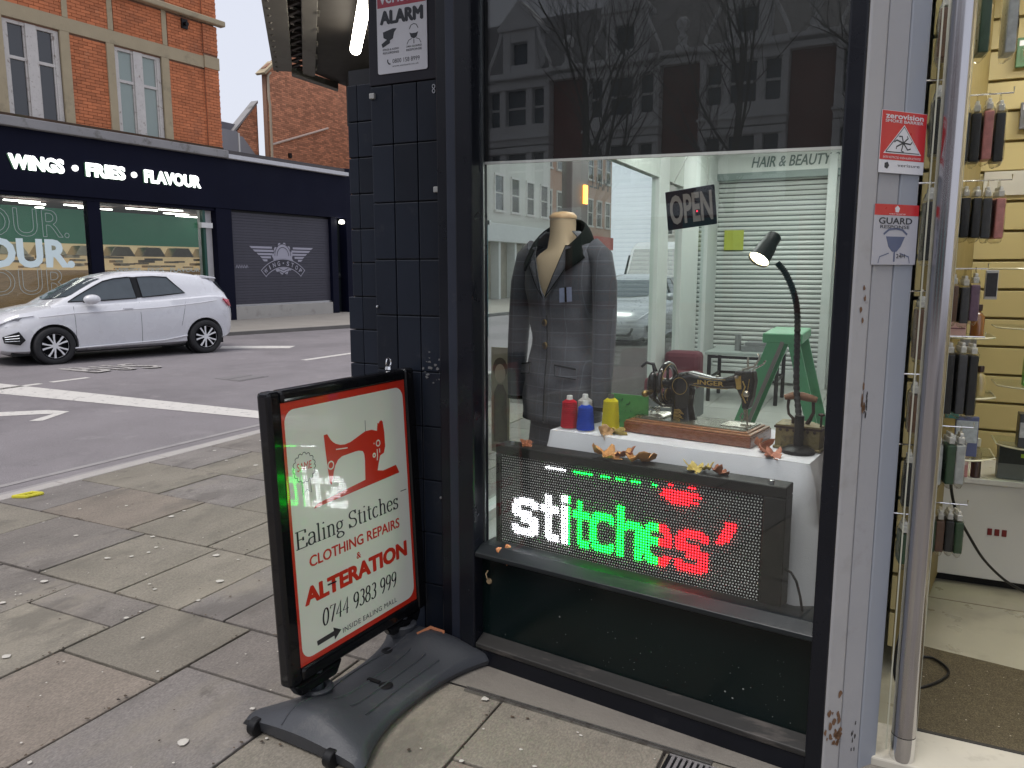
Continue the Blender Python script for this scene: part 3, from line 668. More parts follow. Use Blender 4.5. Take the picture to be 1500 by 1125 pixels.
# X (front +), bottom z, widest half width, shoulder z, shoulder half width, top z
BODY = [(2.13,.34,.42,.60,.38,.66),(2.09,.24,.60,.64,.52,.76),(1.98,.20,.74,.70,.62,.85),(1.75,.19,.825,.79,.72,.92),(1.4,.19,.86,.87,.76,.985),(1.1,.19,.865,.93,.775,1.02),
        (.6,.19,.865,.955,.79,1.00),(0,.19,.865,.99,.79,1.02),(-.6,.19,.865,1.02,.785,1.05),(-1.1,.20,.865,1.055,.765,1.08),(-1.5,.21,.85,1.08,.72,1.10),(-1.75,.25,.79,1.06,.65,1.085),(-1.88,.32,.71,1.0,.58,1.03),(-1.94,.40,.60,.92,.48,.93)]
ROOF = [(1.28,1.0,.70),(1.05,1.13,.70),(.8,1.27,.68),(.55,1.40,.65),(.3,1.485,.63),(.0,1.54,.615),(-.4,1.56,.61),(-.9,1.54,.60),(-1.25,1.50,.585),(-1.5,1.45,.56),(-1.63,1.41,.53),(-1.72,1.30,.55),(-1.82,1.16,.58),(-1.86,1.06,.60)]
def car(name, label, loc, rz, paint, group=None, detail=True):
    t = thing(name, label, 'car', loc, rz, group)
    b = MB(); rings = []
    N = 40
    for i in range(N+1):
        X = 2.13 - i*(2.13+1.94)/N
        zb, w, zs, ws, zt = interp(BODY, X)
        half = [(0,zb),(w*.80,zb),(w*.955,zb+.06),(w*.985,zb+(zs-zb)*.30),(w,zb+(zs-zb)*.55),(w*.985,zb+(zs-zb)*.80),(w*.955+(ws-w*.955)*.25,zs-.01),(ws,zs+(zt-zs)*.50),(ws*.72,zs+(zt-zs)*.86),(ws*.36,zt-.004),(0,zt)]
        rings.append([(X, -y, z) for y, z in half] + [(X, y, z) for y, z in half[-2:0:-1]])
    b.loft(rings)
    body = b.build('body_shell', paint, None, smooth=50)
    cut = MB()
    for X in (1.294, -1.294):
        for s in (-1, 1): cut.cyl((X, s*.60, .315), (X, s*1.1, .315), .365, 32)
    co = cut.build('cut', M_BLACK, None)
    fix_normals(body); fix_normals(co)
    m = body.modifiers.new('b', 'BOOLEAN'); m.object = co; m.operation = 'DIFFERENCE'; m.solver = 'EXACT'
    dg = bpy.context.evaluated_depsgraph_get(); dg.update()
    me = bpy.data.meshes.new_from_object(body.evaluated_get(dg)); body.modifiers.clear(); body.data = me
    for p in me.polygons: p.use_smooth = True
    me.set_sharp_from_angle(angle=radians(38))
    bpy.data.objects.remove(co); body.name = 'body'; body.parent = t
    W = lambda mb, n, m_, par=t, **k: mb.build(n, m_, par, world=False, **k)
    g = MB(); rings = []
    for X, zr, wr in ROOF:
        zb = interp(BODY, X)[4]-.06
        wb = .775 if X > -1.4 else .70
        if X > .3: wr2 = wr
        half = [(0,zb),(wb,zb),(wb-(wb-wr)*.55,zb+((zr-.075 if zr-zb > .2 else zr-.03)-zb)*.55),(wr,zr-.075 if zr-zb > .2 else zr-.03),(wr*.86,zr-.022),(wr*.5,zr),(0,zr+.004)]
        rings.append([(X, -y, z) for y, z in half] + [(X, y, z) for y, z in half[-2:0:-1]])
    g.loft(rings); W(g, 'roof', paint, smooth=60)
    def side(z, X):
        zr, wr = interp(ROOF, X); zb = interp(BODY, X)[4]-.06; wb = .775 if X > -1.4 else .70
        k = (z-zb)/max(.05, zr-.075-zb); return wb+(wr-wb)*min(1, max(0, k))
    for s in (-1, 1):
        for nm, P in (('side_window', [(1.02,1.035),(.85,1.14),(.62,1.27),(.42,1.375),(.24,1.42),(.0,1.445),(-.05,1.445),(-.10,1.075),(.4,1.05)]),
                      ('rear_window', [(-.16,1.448),(-.45,1.455),(-.70,1.44),(-.80,1.33),(-.98,1.15),(-.6,1.115),(-.2,1.085)])):
            v = [(X, s*(side(z, X)+.008), z) for X, z in P]
            xa, xb = max(p[0] for p in P), min(p[0] for p in P); n = len(P)
            def zr_at(X):
                zs_ = []
                for i in range(n):
                    (x0, z0), (x1, z1) = P[i], P[(i+1)%n]
                    if min(x0,x1) <= X <= max(x0,x1) and abs(x1-x0) > 1e-6: zs_.append(z0+(z1-z0)*(X-x0)/(x1-x0))
                return (min(zs_), max(zs_)) if zs_ else (P[0][1], P[0][1])
            def gf(u, w2):
                X = xa-.004+(xb-xa+.008)*u; l_, h_ = zr_at(X); z = l_+(h_-l_)*w2; return (X, s*(side(z, X)+.010), z)
            w_ = MB(); w_.grid(gf, 20, 6)
            W(w_, nm, M_CARGL, smooth=80)
            tr = MB(); tr.tube([(p[0], p[1]+s*.004, p[2]) for p in v], .011, 5, closed=True); W(tr, 'window_seal', M_BLACK)
    w_ = MB()
    def topz(X, y):
        zr, wr = interp(ROOF, X); zb = interp(BODY, X)[4]-.06; wb = .775; zk = zr-.075 if zr-zb > .2 else zr-.03
        return interp([(0,zr+.004),(wr*.5,zr),(wr*.86,zr-.022),(wr,zk),(wb-(wb-wr)*.55,zb+(zk-zb)*.55),(wb,zb)], abs(y))[0]
    def wsf(u, v):
        X = 1.19-.66*v-.16*abs(2*u-1)**2*(1-.4*v); y = (2*u-1)*(.66-.10*v)
        return (X, y, topz(X, y)+.016)
    w_.grid(wsf, 10, 8); W(w_, 'windscreen', M_CARGL, smooth=80)
    w_ = MB(); w_.add([(-1.725,-.48,1.345),(-1.725,.48,1.345),(-1.875,.54,1.10),(-1.875,-.54,1.10)], [(3,2,1,0)]); W(w_, 'rear_screen', M_CARGL)
    sp = MB(); sp.prism([(-1.38,1.478),(-1.68,1.432),(-1.70,1.405),(-1.4,1.42)], -.54, .54, Matrix.Rotation(pi/2,4,'X')); W(sp, 'spoiler', paint, bevel=.01)
    for X in (1.294, -1.294):
        for s in (-1, 1):
            Mw = Matrix.Translation((X, s*.80, .315)) @ Matrix.Rotation(-s*pi/2, 4, 'X')
            ty = MB(); ty.lathe([(.20,-.10),(.225,-.095),(.295,-.10),(.312,-.085),(.315,-.04),(.315,.03),(.31,.055),(.29,.075),(.235,.072),(.215,.06),(.205,.02)], 40, Mw, cap=False)
            wheel = W(ty, 'wheel', M_TYRE, smooth=50)
            ri = MB(); ri.lathe([(.222,-.02),(.226,.062),(.214,.070),(.203,.060),(.198,-.03),(.0,-.05)], 36, Mw, cap=False)
            W(ri, 'rim_barrel', M_RIMD, wheel, smooth=40)
            spk = MB()
            for k in range(5):
                for d in (-1, 1):
                    a = 2*pi*k/5; Mk = Mw @ Matrix.Rotation(a + d*.19, 4, 'Z')
                    spk.prism([(.03,-.014),(.12,-.012+d*.004),(.208,-.020+d*.014),(.208,.016+d*.014),(.12,.012+d*.004),(.03,.014)], .034, .056, Mk)
            spk.lathe([(0,.055),(.035,.055),(.045,.045),(.05,.03)], 16, Mw); spk.lathe([(.200,.045),(.218,.067),(.228,.060),(.205,.03)], 36, Mw, cap=False)
            W(spk, 'rim', M_RIM, wheel, bevel=.004)
            li = MB(); li.cyl((X, s*.61, .315), (X, s*.74, .315), .355, 28); W(li, 'arch_liner', M_BLACK)
    for s in (-1, 1):
        mi = MB(); mi.ell((0,0,0), .14, .10, .085, 16, 8, Matrix.Translation((.70, s*.935, 1.075))); mi.box(.70, s*.83, 1.03, .78, s*.9, 1.06); W(mi, 'wing_mirror', paint)
        bp_ = MB(); v = [(-.05,1.447),(-.16,1.449),(-.20,1.085),(-.10,1.075)]; v = [(X, s*(side(z, X)+.006), z) for X, z in v]; bp_.add(v, [tuple(range(4)) if s < 0 else (3,2,1,0)]); W(bp_, 'door_pillar', M_BLACK)
        mi = MB(); mi.box(.64, s*.80, 1.02, .80, s*.86, 1.06); W(mi, 'mirror_foot', M_BLACK)
        hd = MB(); hd.box(.02, s*.868, .885, .19, s*.893, .913); W(hd, 'door_handle', paint, bevel=.008)
        sk = MB(); sk.tube([(1.0, s*.858, .26),(.3,s*.862,.28),(-.5,s*.862,.30),(-.93, s*.858, .36)], .014, 5); W(sk, 'sill_moulding', paint)
        for xx, z0, z1 in ((.96,.27,.96),(-.12,.27,1.0),(-.90,.55,1.04)):
            ln = MB(); pts = []
            for i in range(9):
                z = z0+(z1-z0)*i/8; X = xx + (.0 if xx > .5 else (-.0 if xx > -.5 else -.12*((z-z0)/(z1-z0)-.5)))
                zb, w, zs, ws, zt = interp(BODY, X); k = (z-zb)/(zs-zb)
                y = interp([(0,.955*w),(.30,.985*w),(.55,w),(.80,.985*w),(1,.955*w-.02)], k)[0]
                pts.append((X, s*(y+.0005), z))
            ln.tube(pts, .0028, 4); W(ln, 'door_gap', M_BLACK)
        hl = MB(); hp = [(1.55,.83),(1.80,.80),(2.02,.70),(2.07,.655),(1.95,.655),(1.75,.70),(1.62,.75)]
        v = []
        for X, z in hp:
            zb, w, zs, ws, zt = interp(BODY, X); v.append((X+.006, s*(w*.93+.006), z))
        hl.add(v, [tuple(range(len(v))) if s < 0 else tuple(range(len(v)))[::-1]]); h = W(hl, 'headlight', M_LAMPC)
        dr = MB(); dr.tube([(p[0]+.004,p[1]+s*.006,p[2]) for p in [v[0], v[1], v[2], v[3]]], .010, 5); dr.tube([(p[0]+.004,p[1]+s*.006,p[2]) for p in [v[6], v[5], v[4]]], .008, 5); W(dr, 'light_strip', M_LAMPW, h)
        tl = MB(); v = [(-1.70,s*.795,1.03),(-1.84,s*.735,1.00),(-1.90,s*.66,.93),(-1.90,s*.68,.86),(-1.83,s*.775,.88),(-1.76,s*.805,.95)]
        tl.add(v + [(-1.7,s*.6,.95)], [(i,(i+1)%6,6) for i in range(6)] + [tuple(range(6)) if s > 0 else tuple(range(6))[::-1]]); W(tl, 'tail_light', M_TAIL)
        fg = MB(); v = [(2.02,s*.745,.50),(1.80,s*.835,.58),(1.72,s*.86,.44),(1.80,s*.845,.36),(2.0,s*.75,.40)]
        fg.add(v, [tuple(range(5)) if s < 0 else tuple(range(5))[::-1]]); W(fg, 'fog_light_recess', M_BLACK)
        for k in range(3): 
            sl = MB(); sl.tube([(1.99-.0*k, s*.762, .425+k*.035),(1.80, s*.85, .43+k*.045)], .006, 5); W(sl, 'grille_slat', M_LAMPC)
        cr = MB(); cr.tube([(1.5,s*.855,.80),(1.0,s*.872,.845),(.3,s*.875,.87),(-.5,s*.875,.90),(-1.2,s*.868,.96),(-1.55,s*.835,1.0)], .012, 6); W(cr, 'shoulder_crease', paint)
    gr = MB(); gr.prism([(-.42,.28),(.42,.28),(.5,.46),(.3,.50),(-.3,.50),(-.5,.46)], 0, .03, frame((2.09,0,0),(0,1,0),(0,0,1))); W(gr, 'grille', M_BLACK, bevel=.01)
    lo = MB(); lo.prism([(0,.07),(.07,0),(0,-.07),(-.07,0)], 0, .03, frame((2.12,0,.66),(0,1,0),(0,0,1))); W(lo, 'diamond_badge', M_CHROME)
    un = MB(); un.box(-1.7,-.7,.17,1.9,.7,.30); W(un, 'underbody', M_BLACK)
    wp = MB(); wp.tube([(1.18,.5,1.035),(.95,.1,1.19),(.80,-.35,1.265)], .010, 5); wp.tube([(1.2,-.2,1.04),(1.0,-.4,1.15),(.93,-.58,1.16)], .008, 5); W(wp, 'wiper', M_BLACK)
    return t
M_CARW = mat('white car paint', (.70,.70,.73), .28, var=.04, coat=.7, vs=2, dirt=[((.40,.38,.36), .35, 3, .58)])
M_CARS = mat('silver car paint', (.42,.44,.45), .3, .4, var=.04, coat=.7)
M_CARGL = mat('tinted car glass', (.085,.102,.115), .07, var=.2, rvar=.02, spec=.45)
M_TYRE = mat('tyre rubber', (.022,.022,.024), .8, var=.2)
M_RIM = mat('alloy rim', (.80,.80,.82), .4, .1, var=.05); M_RIMD = mat('rim barrel', (.012,.012,.014), .8, spec=.1)
M_LAMPC = mat('lamp cluster', (.34,.35,.39), .12, .3, var=.4, vs=9, coat=1); M_LAMPW = mat('lamp strip', (.85,.86,.9), .2); M_TAIL = mat('tail lamp', (.55,.02,.06), .15, coat=1)
fx, fy = -12.41, 8.18; rx, ry = -11.63, 10.65
hd_ = math.atan2(fy-ry, fx-rx)
# near-side wheels touch these two points; the centre lies 0.86 m further out
nx, ny = -sin(hd_), cos(hd_)     # left of heading
cxm, cym = (fx+rx)/2, (fy+ry)/2
car('parked_car', 'white five door hatchback standing in the road in front of the chicken shop', (cxm - nx*.86, cym - ny*.86, road_z(cxm)-.002), hd_, M_CARW)
car('parked_car', 'silver car seen through the display glass between the blazer and the white post', (-5.2, 17.4, -.1), radians(-88), M_CARS)
v = thing('white_van', 'white high van parked beyond the silver car seen through the display glass', 'van', (-6.2, 24.5, -.1), radians(-90))
W = lambda mb, n, m_, par=v, **k: mb.build(n, m_, par, world=False, **k)
b = MB(); b.loft([[(X,-w,.35),(X,w,.35),(X,w,z*.62),(X,w*.93,z-.08),(X,w*.8,z),(X,-w*.8,z),(X,-w*.93,z-.08),(X,-w,z*.62)] for X, w, z in ((2.7,.75,1.15),(2.6,.9,1.25),(2.0,.97,1.4),(1.35,.98,2.35),(1.0,.98,2.5),(-2.6,.98,2.5),(-2.7,.95,2.45))]); W(b, 'body', mat('white van paint', (.66,.67,.68), .4), smooth=50, bevel=.02)
b = MB(); b.add([(2.02,-.85,1.42),(2.02,.85,1.42),(1.42,.8,2.28),(1.42,-.8,2.28)], [(0,1,2,3)]); W(b, 'windscreen', M_CARGL)
for s in (-1, 1):
    b = MB(); b.add([(1.9,s*.985,1.45),(1.4,s*.985,2.1),(.7,s*.985,2.1),(.7,s*.985,1.45)], [(0,1,2,3)]); W(b, 'side_window', M_CARGL)
    b = MB(); b.box(2.5,s*.6,.8,2.72,s*.86,1.0); W(b, 'headlight', M_LAMPC)
    for X in (1.75,-1.7):
        b = MB(); b.cyl((X,s*.78,.34),(X,s*1.0,.34),.34,24); W(b, 'wheel', M_TYRE)
b = MB(); b.box(2.6,-.6,.45,2.74,.6,.75); W(b, 'grille', M_BLACK)
# ------------------------------------------------------------------ swing board on the pavement
yaw, lean = radians(4.32), radians(2.75)
BU = Vector((sin(yaw), cos(yaw), 0)); BN = Vector((cos(yaw), -sin(yaw), 0)); BV = Vector((0,0,1))*cos(lean) - BN*sin(lean)
BM = frame((-1.725, 1.9052, .2023), BU, BV)
M_GFRAME = mat('black gloss frame', (.005,.005,.006), .16, var=.2, coat=.3, rvar=.06, spec=.25)
M_POST = mat('poster cream', (.80,.81,.70), .35, var=.02, coat=1.5, rvar=.02); M_RED = mat('poster red', (.62,.030,.012), .35, var=.05, coat=1.5, rvar=.02); M_INK = mat('poster black ink', (.015,.015,.018), .3, coat=1)
sb = thing('pavement_sign', 'black framed swing board advertising clothing alterations on a grey wheeled base', 'sign', (-1.66,2.2,0))
PW, PH = .6475, .910
b = MB(BM)
for u0, v0, u1, v1 in ((-.062,-.055,-.004,PH+.048),(PW+.004,-.055,PW+.062,PH+.048)): b.box(u0,v0,-.045,u1,v1,.012)
for u0, v0, u1, v1 in ((-.004,-.055,PW+.004,-.004),(-.004,PH+.004,PW+.004,PH+.048)): b.box(u0,v0,-.045,u1,v1,.011)
b.build('frame', M_GFRAME, sb, bevel=.014, bseg=3)
b = MB(BM).box(-.02,-.02,-.04,PW+.02,PH+.02,-.004); b.build('back_panel', M_BLACK, sb)
for side, Mx in (('front', BM), ('back', frame(tuple(BM @ Vector((PW,0,-.040))), -BU, BV))):
    pn = MB(Mx).box(-.004,-.004,-.003,PW+.004,PH+.004,0).build('poster', M_RED, sb)
    b = MB(Mx); r = .045; P = []
    u0, v0, u1, v1 = .010, .016, PW-.010, PH-.022
    for cx, cy, a in ((u1-r,v1-r,0),(u0+r,v1-r,90),(u0+r,v0+r,180),(u1-r,v0+r,270)): P += [(cx+r*cos(radians(a+k*15)), cy+r*sin(radians(a+k*15))) for k in range(7)]
    b.add([(p[0],p[1],.0006) for p in P], [tuple(range(len(P)))]); b.build('poster_field', M_POST, pn)
    b = MB(Mx)
    SIL = [(0.185,0.774),(0.202,0.775),(0.210,.763),(0.218,0.751),(0.230,.740),(0.243,0.732),(.265,.724),(0.289,0.721),(.318,.724),(0.346,0.732),(.375,.741),(0.402,0.749),(0.439,0.748),(0.469,0.738),(0.474,0.768),(0.482,0.765),(0.487,0.772),(0.497,0.775),(0.505,0.768),(0.511,0.725),(0.511,0.67),(0.501,0.646),(0.478,0.640),(0.468,.615),(0.458,0.586),(.49,.578),(0.570,0.583),(0.587,0.548),(0.113,0.528),(0.128,0.541),(.19,.547),(0.385,0.566),(0.390,0.64),(.388,.665),(0.381,0.677),(.36,.683),(0.341,0.684),(0.269,0.681),(0.247,0.672),(.232,.655),(0.222,0.635),(0.214,.605),(0.206,0.590),(0.198,0.602),(0.193,0.66),(.188,.72)]
    b.add([(p[0],p[1],.0014) for p in SIL], [tuple(range(len(SIL)))])
    b.text('CLOTHING REPAIRS', .073, .569, .328, .368, .0012, off=.028, shear=.0)
    b.text('&', .309, .333, .280, .305, .0012, off=.02)
    b.text('ALTERATION', .038, .606, .199, .264, .0012, coff=.025, bold=.035)
    b.text('SAME', .050, .118, .672, .700, .0012, off=.0)
    b.build('red_print', M_RED, pn)
    b = MB(Mx)
    b.stroke(arc(.209,.661,.014,0,2*pi,14), .005, .005, .0020); b.stroke(arc(.470,.690,.011,0,2*pi,14), .005, .005, .0020); b.stroke(arc(.443,.648,.007,0,2*pi,10), .006, .006, .0020)
    b.stroke([(.462,.668),(.462,.64),(.458,.625)], .005, .005, .0021); b.stroke([(.476,.668),(.476,.652)], .005, .005, .0021); b.stroke([(.240,.712),(.300,.706)], .004, .004, .0020); b.stroke([(.446,.696),(.446,.690)], .005,.005,.002)
    b.build('pale_detail', M_POST, pn)
    b = MB(Mx); st = []
    for k in range(45):
        rr = .0525 if k % 3 else .046; st.append((.083+rr*cos(2*pi*k/44), .681+rr*sin(2*pi*k/44)))
    b.stroke(st, .0028, .0028, .0013); b.stroke([(.066,.634),(.068,.588),(.088,.604),(.108,.588),(.106,.634)], .0028, .0028, .0014)
    b.stroke([(.404,.749),(.405,.790)], .0025, .0025, .0012)
    b.add([(.082,.040,.0013),(.080,.058,.0013),(.165,.060,.0013),(.163,.074,.0013),(.203,.050,.0013),(.167,.026,.0013),(.166,.042,.0013)][::-1], [tuple(range(7))])
    b.text('INSIDE EALING MALL', .211, .523, .033, .052, .0013, off=.0, space=1.1)
    b.stroke([(.150,.238),(.195,.236)], .006, .006, .0024)
    b.stroke([(.588,.47),(.625,.47)], .003,.003,.0013)
    # serif lettering drawn with a broad pen: glyphs as stroke lists in a unit em (cap height 1)
    def A_(cx, cy, rx, ry, a0, a1, n=12): return [(cx+rx*cos(radians(a0+(a1-a0)*i/n)), cy+ry*sin(radians(a0+(a1-a0)*i/n))) for i in range(n+1)]
    GLY = {
     'E': (.74, [[(.16,0),(.16,1)], [(.02,.985),(.66,.985)], [(.66,1),(.67,.80)], [(.16,.52),(.50,.52)], [(.50,.62),(.50,.42)], [(.02,.015),(.70,.015)], [(.70,0),(.72,.22)]]),
     'a': (.56, [A_(.27,.50,.19,.19,165,0) + [(.46,.06),(.56,.02)], [(.46,.42)] + A_(.26,.20,.20,.20,80,355)]),
     'l': (.30, [[(.15,0),(.15,1.06)], [(.02,.015),(.28,.015)], [(.03,1.03),(.15,1.05)]]),
     'i': (.30, [[(.15,0),(.15,.68)], [(.02,.015),(.28,.015)], [(.03,.65),(.15,.67)], [(.12,.92),(.15,1.0),(.18,.92)]]),
     'n': (.60, [[(.14,0),(.14,.68)], [(.14,.50)] + A_(.31,.48,.17,.20,150,0) + [(.48,0)], [(.02,.015),(.26,.015)], [(.36,.015),(.60,.015)], [(.02,.65),(.14,.67)]]),
     'g': (.56, [A_(.27,.45,.19,.22,0,360,20), [(.42,.62),(.55,.66)], [(.15,.26),(.08,.14),(.16,.06),(.40,.02)] + A_(.30,-.14,.24,.15,60,-250,18)]),
     'S': (.62, [A_(.31,.75,.24,.23,35,250,14) + A_(.31,.26,.25,.25,85,-150,16), [(.52,1.0),(.53,.76)], [(.05,.0),(.04,.26)]]),
     't': (.36, [[(.16,.88),(.16,.16)] + A_(.27,.14,.11,.12,180,300,6), [(.02,.66),(.34,.66)]]),
     'c': (.50, [A_(.28,.34,.22,.33,50,320,18)]),
     'h': (.60, [[(.14,0),(.14,1.05)], [(.14,.50)] + A_(.31,.48,.17,.20,150,0) + [(.48,0)], [(.02,.015),(.26,.015)], [(.36,.015),(.60,.015)], [(.02,1.02),(.14,1.04)]]),
     'e': (.52, [[(.07,.38),(.47,.38)] + A_(.27,.34,.21,.33,10,320,20)]),
     's': (.44, [A_(.22,.51,.15,.15,30,250,10) + A_(.22,.17,.16,.17,80,-150,12), [(.36,.68),(.37,.52)], [(.05,0),(.04,.17)]]),
     '0': (.56, [A_(.28,.5,.22,.5,90,450,26)]), '7': (.54, [[(.06,.84),(.08,.98),(.50,.98),(.22,0)]]),
     '4': (.58, [[(.40,0),(.40,1),(.04,.30),(.54,.30)]]), '9': (.56, [A_(.28,.70,.21,.29,0,360,20), [(.49,.66)] + A_(.20,.55,.29,.55,10,-80,10)]),
     '3': (.52, [A_(.25,.75,.19,.24,140,-80,12) , A_(.25,.26,.22,.26,85,-150,14)]), '8': (.56, [A_(.28,.76,.18,.23,0,360,18), A_(.28,.26,.22,.26,0,360,18)]), ' ': (.30, []),
    }
    def serif(b, txt, u0, u1, v0, cap, thin, thick, wz, sh=0.0):
        tot = sum(GLY[c][0]+.05 for c in txt); k = (u1-u0)/tot; x = u0; i = 0
        for c in txt:
            for st in GLY[c][1]:
                b.stroke([(x+px*k+sh*py*cap, v0+py*cap) for px, py in st], thin, thick, wz+.00004*(i % 7)); i += 1
            x += (GLY[c][0]+.05)*k
    serif(b, 'Ealing Stitches', .017, .572, .407, .062, .0030, .0082, .0013)
    serif(b, '0744 9383 999', .112, .528, .098, .060, .0028, .0074, .0013, .12)
    b.build('black_print', M_INK, pn)
# two stub posts, moulded base, four wheels
M_BASE = mat('grey moulded plastic', (.040,.043,.050), .45, var=.12, vs=5, bump=.15, bs=150, dirt=[((.11,.105,.10), .35, 7, .6)])
b = MB()
for u in (.085, PW-.075):
    p = BM @ Vector((u,-.05,-.02)); b.tube([(p.x,p.y,.07),(p.x,p.y,p.z+.01)], .024, 14)
    b2 = BM @ Vector((u,-.075,-.02))
b.build_each('post', mat('galvanised post', (.075,.085,.10), .4, .5), sb)
b = MB(BM); b.prism([(-.04,-.056),(.20,-.056),(.165,-.105),(-.01,-.105)], -.04, .005); b.prism([(PW-.19,-.056),(PW+.03,-.056),(PW+.0,-.10),(PW-.16,-.10)], -.04, .005)
b.build_each('clamp', M_GFRAME, sb, bevel=.01)
# base: long axis along +Y, wide feet at both ends, arched between
SM = place(-1.60, 2.17, 0, -radians(4.3))
def prof(t, s):
    # t along length (-1..1), s across (-1..1): half width and height
    e = abs(t)**2.4; hw = .160 + .125*e
    y = t*.405
    if abs(t) > .93: hw *= 1-.10*(abs(t)-.93)/.07
    x = s*hw + .02*(1-e)
    z = .048 + .022*(1-abs(s)**2.0) + .042*math.exp(-((abs(t)-.76)/.22)**2)*(1-abs(s)**1.5)
    z *= (1 - .30*max(0, (abs(t)-.86)/.14)**1.5)
    if abs(s) > .93: z -= .020*(abs(s)-.93)/.07
    return (x, y, max(z, .016))
b = MB(SM); b.grid(lambda u, v: prof(2*v-1, 2*u-1), 30, 44)
def skirt(i):
    pts = [prof(-1+2*k/44, -1) for k in range(45)] + [prof(1, -1+2*k/30) for k in range(1,31)] + [prof(1-2*k/44, 1) for k in range(1,45)] + [prof(-1, 1-2*k/30) for k in range(1,30)]
    return pts
sk = skirt(0); n = len(sk)
vs = sk + [(x*.97, y*.985, .010 + .0*z) for x, y, z in sk]
b.add(vs, [(i, n+i, n+(i+1)%n, (i+1)%n) for i in range(n)])
base = b.build('base', M_BASE, sb, smooth=55)
b = MB(SM)
for s in (-.12, .28, .62):
    b.tube([(lambda p: (p[0], p[1], p[2]+.001))(prof(-.55+1.05*k/16, s)) for k in range(17)], .0045, 5)
b.tube([(lambda p: (p[0], p[1], p[2]+.001))(prof(-.98+1.96*k/30, -.55+.25*math.cos(k/30*2*pi))) for k in range(31)], .003, 5)
b.build_each('base_rib', M_BASE, base)
b = MB(SM)
for u_ in (.085, PW-.075):
    q_ = SM.inverted() @ (BM @ Vector((u_,-.05,-.02))); t = q_.y/.405; p = (q_.x, q_.y, prof(t, 0)[2]-.006); b.lathe([(.052,-.03),(.060,.012),(.050,.018),(.036,.014),(.034,-.02)], 20, Matrix.Translation((p[0],p[1],p[2])))
b.build_each('socket_ring', M_BASE, base)
b = MB(SM)
for t, s in ((-.1,.32),(.42,-.62)):
    p = prof(t, s); b.lathe([(0,.002),(.020,.003),(.026,.001)], 14, Matrix.Translation((p[0],p[1],p[2]+.001)))
b.box(-.01,-.05,.068,.045,-.035,.076); b.build_each('filler_cap', M_BLACK, base)
for t, x in ((-1.0,-.19),(-1.0,.15)):
    b = MB(SM); b.cyl((x-.016, -.405, .026), (x+.016, -.405, .026), .030, 20); b.build('wheel', M_BLACK, sb, bevel=.004)
b = MB(SM); b.tube([(-.03,.28,.10),(.0,.33,.115),(.05,.35,.10),(.07,.31,.09)], .008, 6); b.build_each('rust_hook', mat('rusty wire', (.35,.13,.06), .8), sb)
# little ring fixed over the frame top
b = MB(); c = BM @ Vector((PW-.06, PH+.058, -.02)); b.tube([(c.x, c.y+.016*cos(a), c.z+.022+.018*sin(a)) for a in [2*pi*k/14 for k in range(14)]], .0035, 6, closed=True); b.lathe([(.016,0),(.013,.012),(.0,.014)], 10, Matrix.Translation((c.x,c.y,c.z-.006)))
b.build('hanging_ring', M_CHROME, sb)
# ------------------------------------------------------------------ corner pillar, window frame, glass
WA = radians(-7.9)
WD = Vector((cos(WA), sin(WA), 0))
def WF(off=0): # window frame: u along the window, v up, w towards the street
    n = Vector((-sin(WA), cos(WA), 0))
    o = Vector((-1.365, 2.512, 0)) + n*off
    return frame(o, WD, (0,0,1))
W0 = WF()
M_TILE = mat('dark glazed tile', (.010,.0135,.022), .38, spec=.3, var=.25, vs=3, orand=.25, bump=.08, bs=12, dirt=[((.05,.05,.055), .4, 8, .62)])
M_GROUT = mat('painted tile joint', (.008,.009,.012), .5)
pil = thing('tiled_pillar', 'dark tiled corner pillar between the street and the display window', 'pillar', (-1.75,2.85,0))
MB().box(-1.905,2.652,-.02,-1.531,2.80,2.98).build('core', M_GROUT, pil)
MB().box(-2.05,2.692,-.02,-1.903,3.1,2.36).build('core', M_GROUT, pil)
ZR = [2.272-.2265*k for k in range(11)]
for k in range(10):
    for a, e in ((-1.905,-1.801),(-1.799,-1.688),(-1.686,-1.588)):
        w_ = R(0,.0012); MB().box(a+.0012,2.640-w_,ZR[k+1]+.0018,e-.0012,2.660,ZR[k]-.0018).build('tile', M_TILE, pil, bevel=.0035)
z = 2.30; k = 0
ZB = [2.30,2.153,2.010,1.864,1.720,1.580,1.438,1.297,1.152,1.01,.865,.72,.575,.43,.285,.14,.0]
for k in range(len(ZB)-1):
    x0 = -2.052 if ZB[k] > 1.44 else -2.075
    MB().box(x0+.001,2.680-R(0,.001),ZB[k+1]+.0018,-2.002,2.70,ZB[k]-.0018).build('tile', M_TILE, pil, bevel=.0035)
    MB().box(-2.000,2.680-R(0,.001),ZB[k+1]+.0018,-1.9065,2.70,ZB[k]-.0018).build('tile', M_TILE, pil, bevel=.0035)
    MB().box(x0,2.702,ZB[k+1]+.002,x0+.012,3.1,ZB[k]-.002).build('tile', M_TILE, pil)
MB().box(-1.908,2.640,2.275,-1.587,2.66,2.98).build('upper_panel', mat('dark painted panel', (.018,.017,.024), .45, var=.15, vs=3, spec=.3), pil, bevel=.003)
M_STRIP = mat('blue grey aluminium trim', (.020,.025,.040), .4, .2, var=.2, vs=4, dirt=[((.09,.09,.1), .3, 12, .62)])
MB().box(-1.5865,2.632,0,-1.531,2.70,2.98).build('corner_trim', M_STRIP, pil, bevel=.004)
b = MB()
for x, z in ((-1.890,2.235),(-1.598,1.86)): b.box(x-.014,2.628,z-.011,x+.010,2.642,z+.011)
b.build_each('fixing_plate', mat('worn plate', (.42,.42,.40), .5, .4), pil, bevel=.003)
b = MB()
for x, z in ((-1.607,2.245),(-1.607,2.228)): b.tube([(x+.006*cos(a),2.636,z+.007*sin(a)) for a in [2*pi*k/10 for k in range(10)]], .002, 5, closed=True)
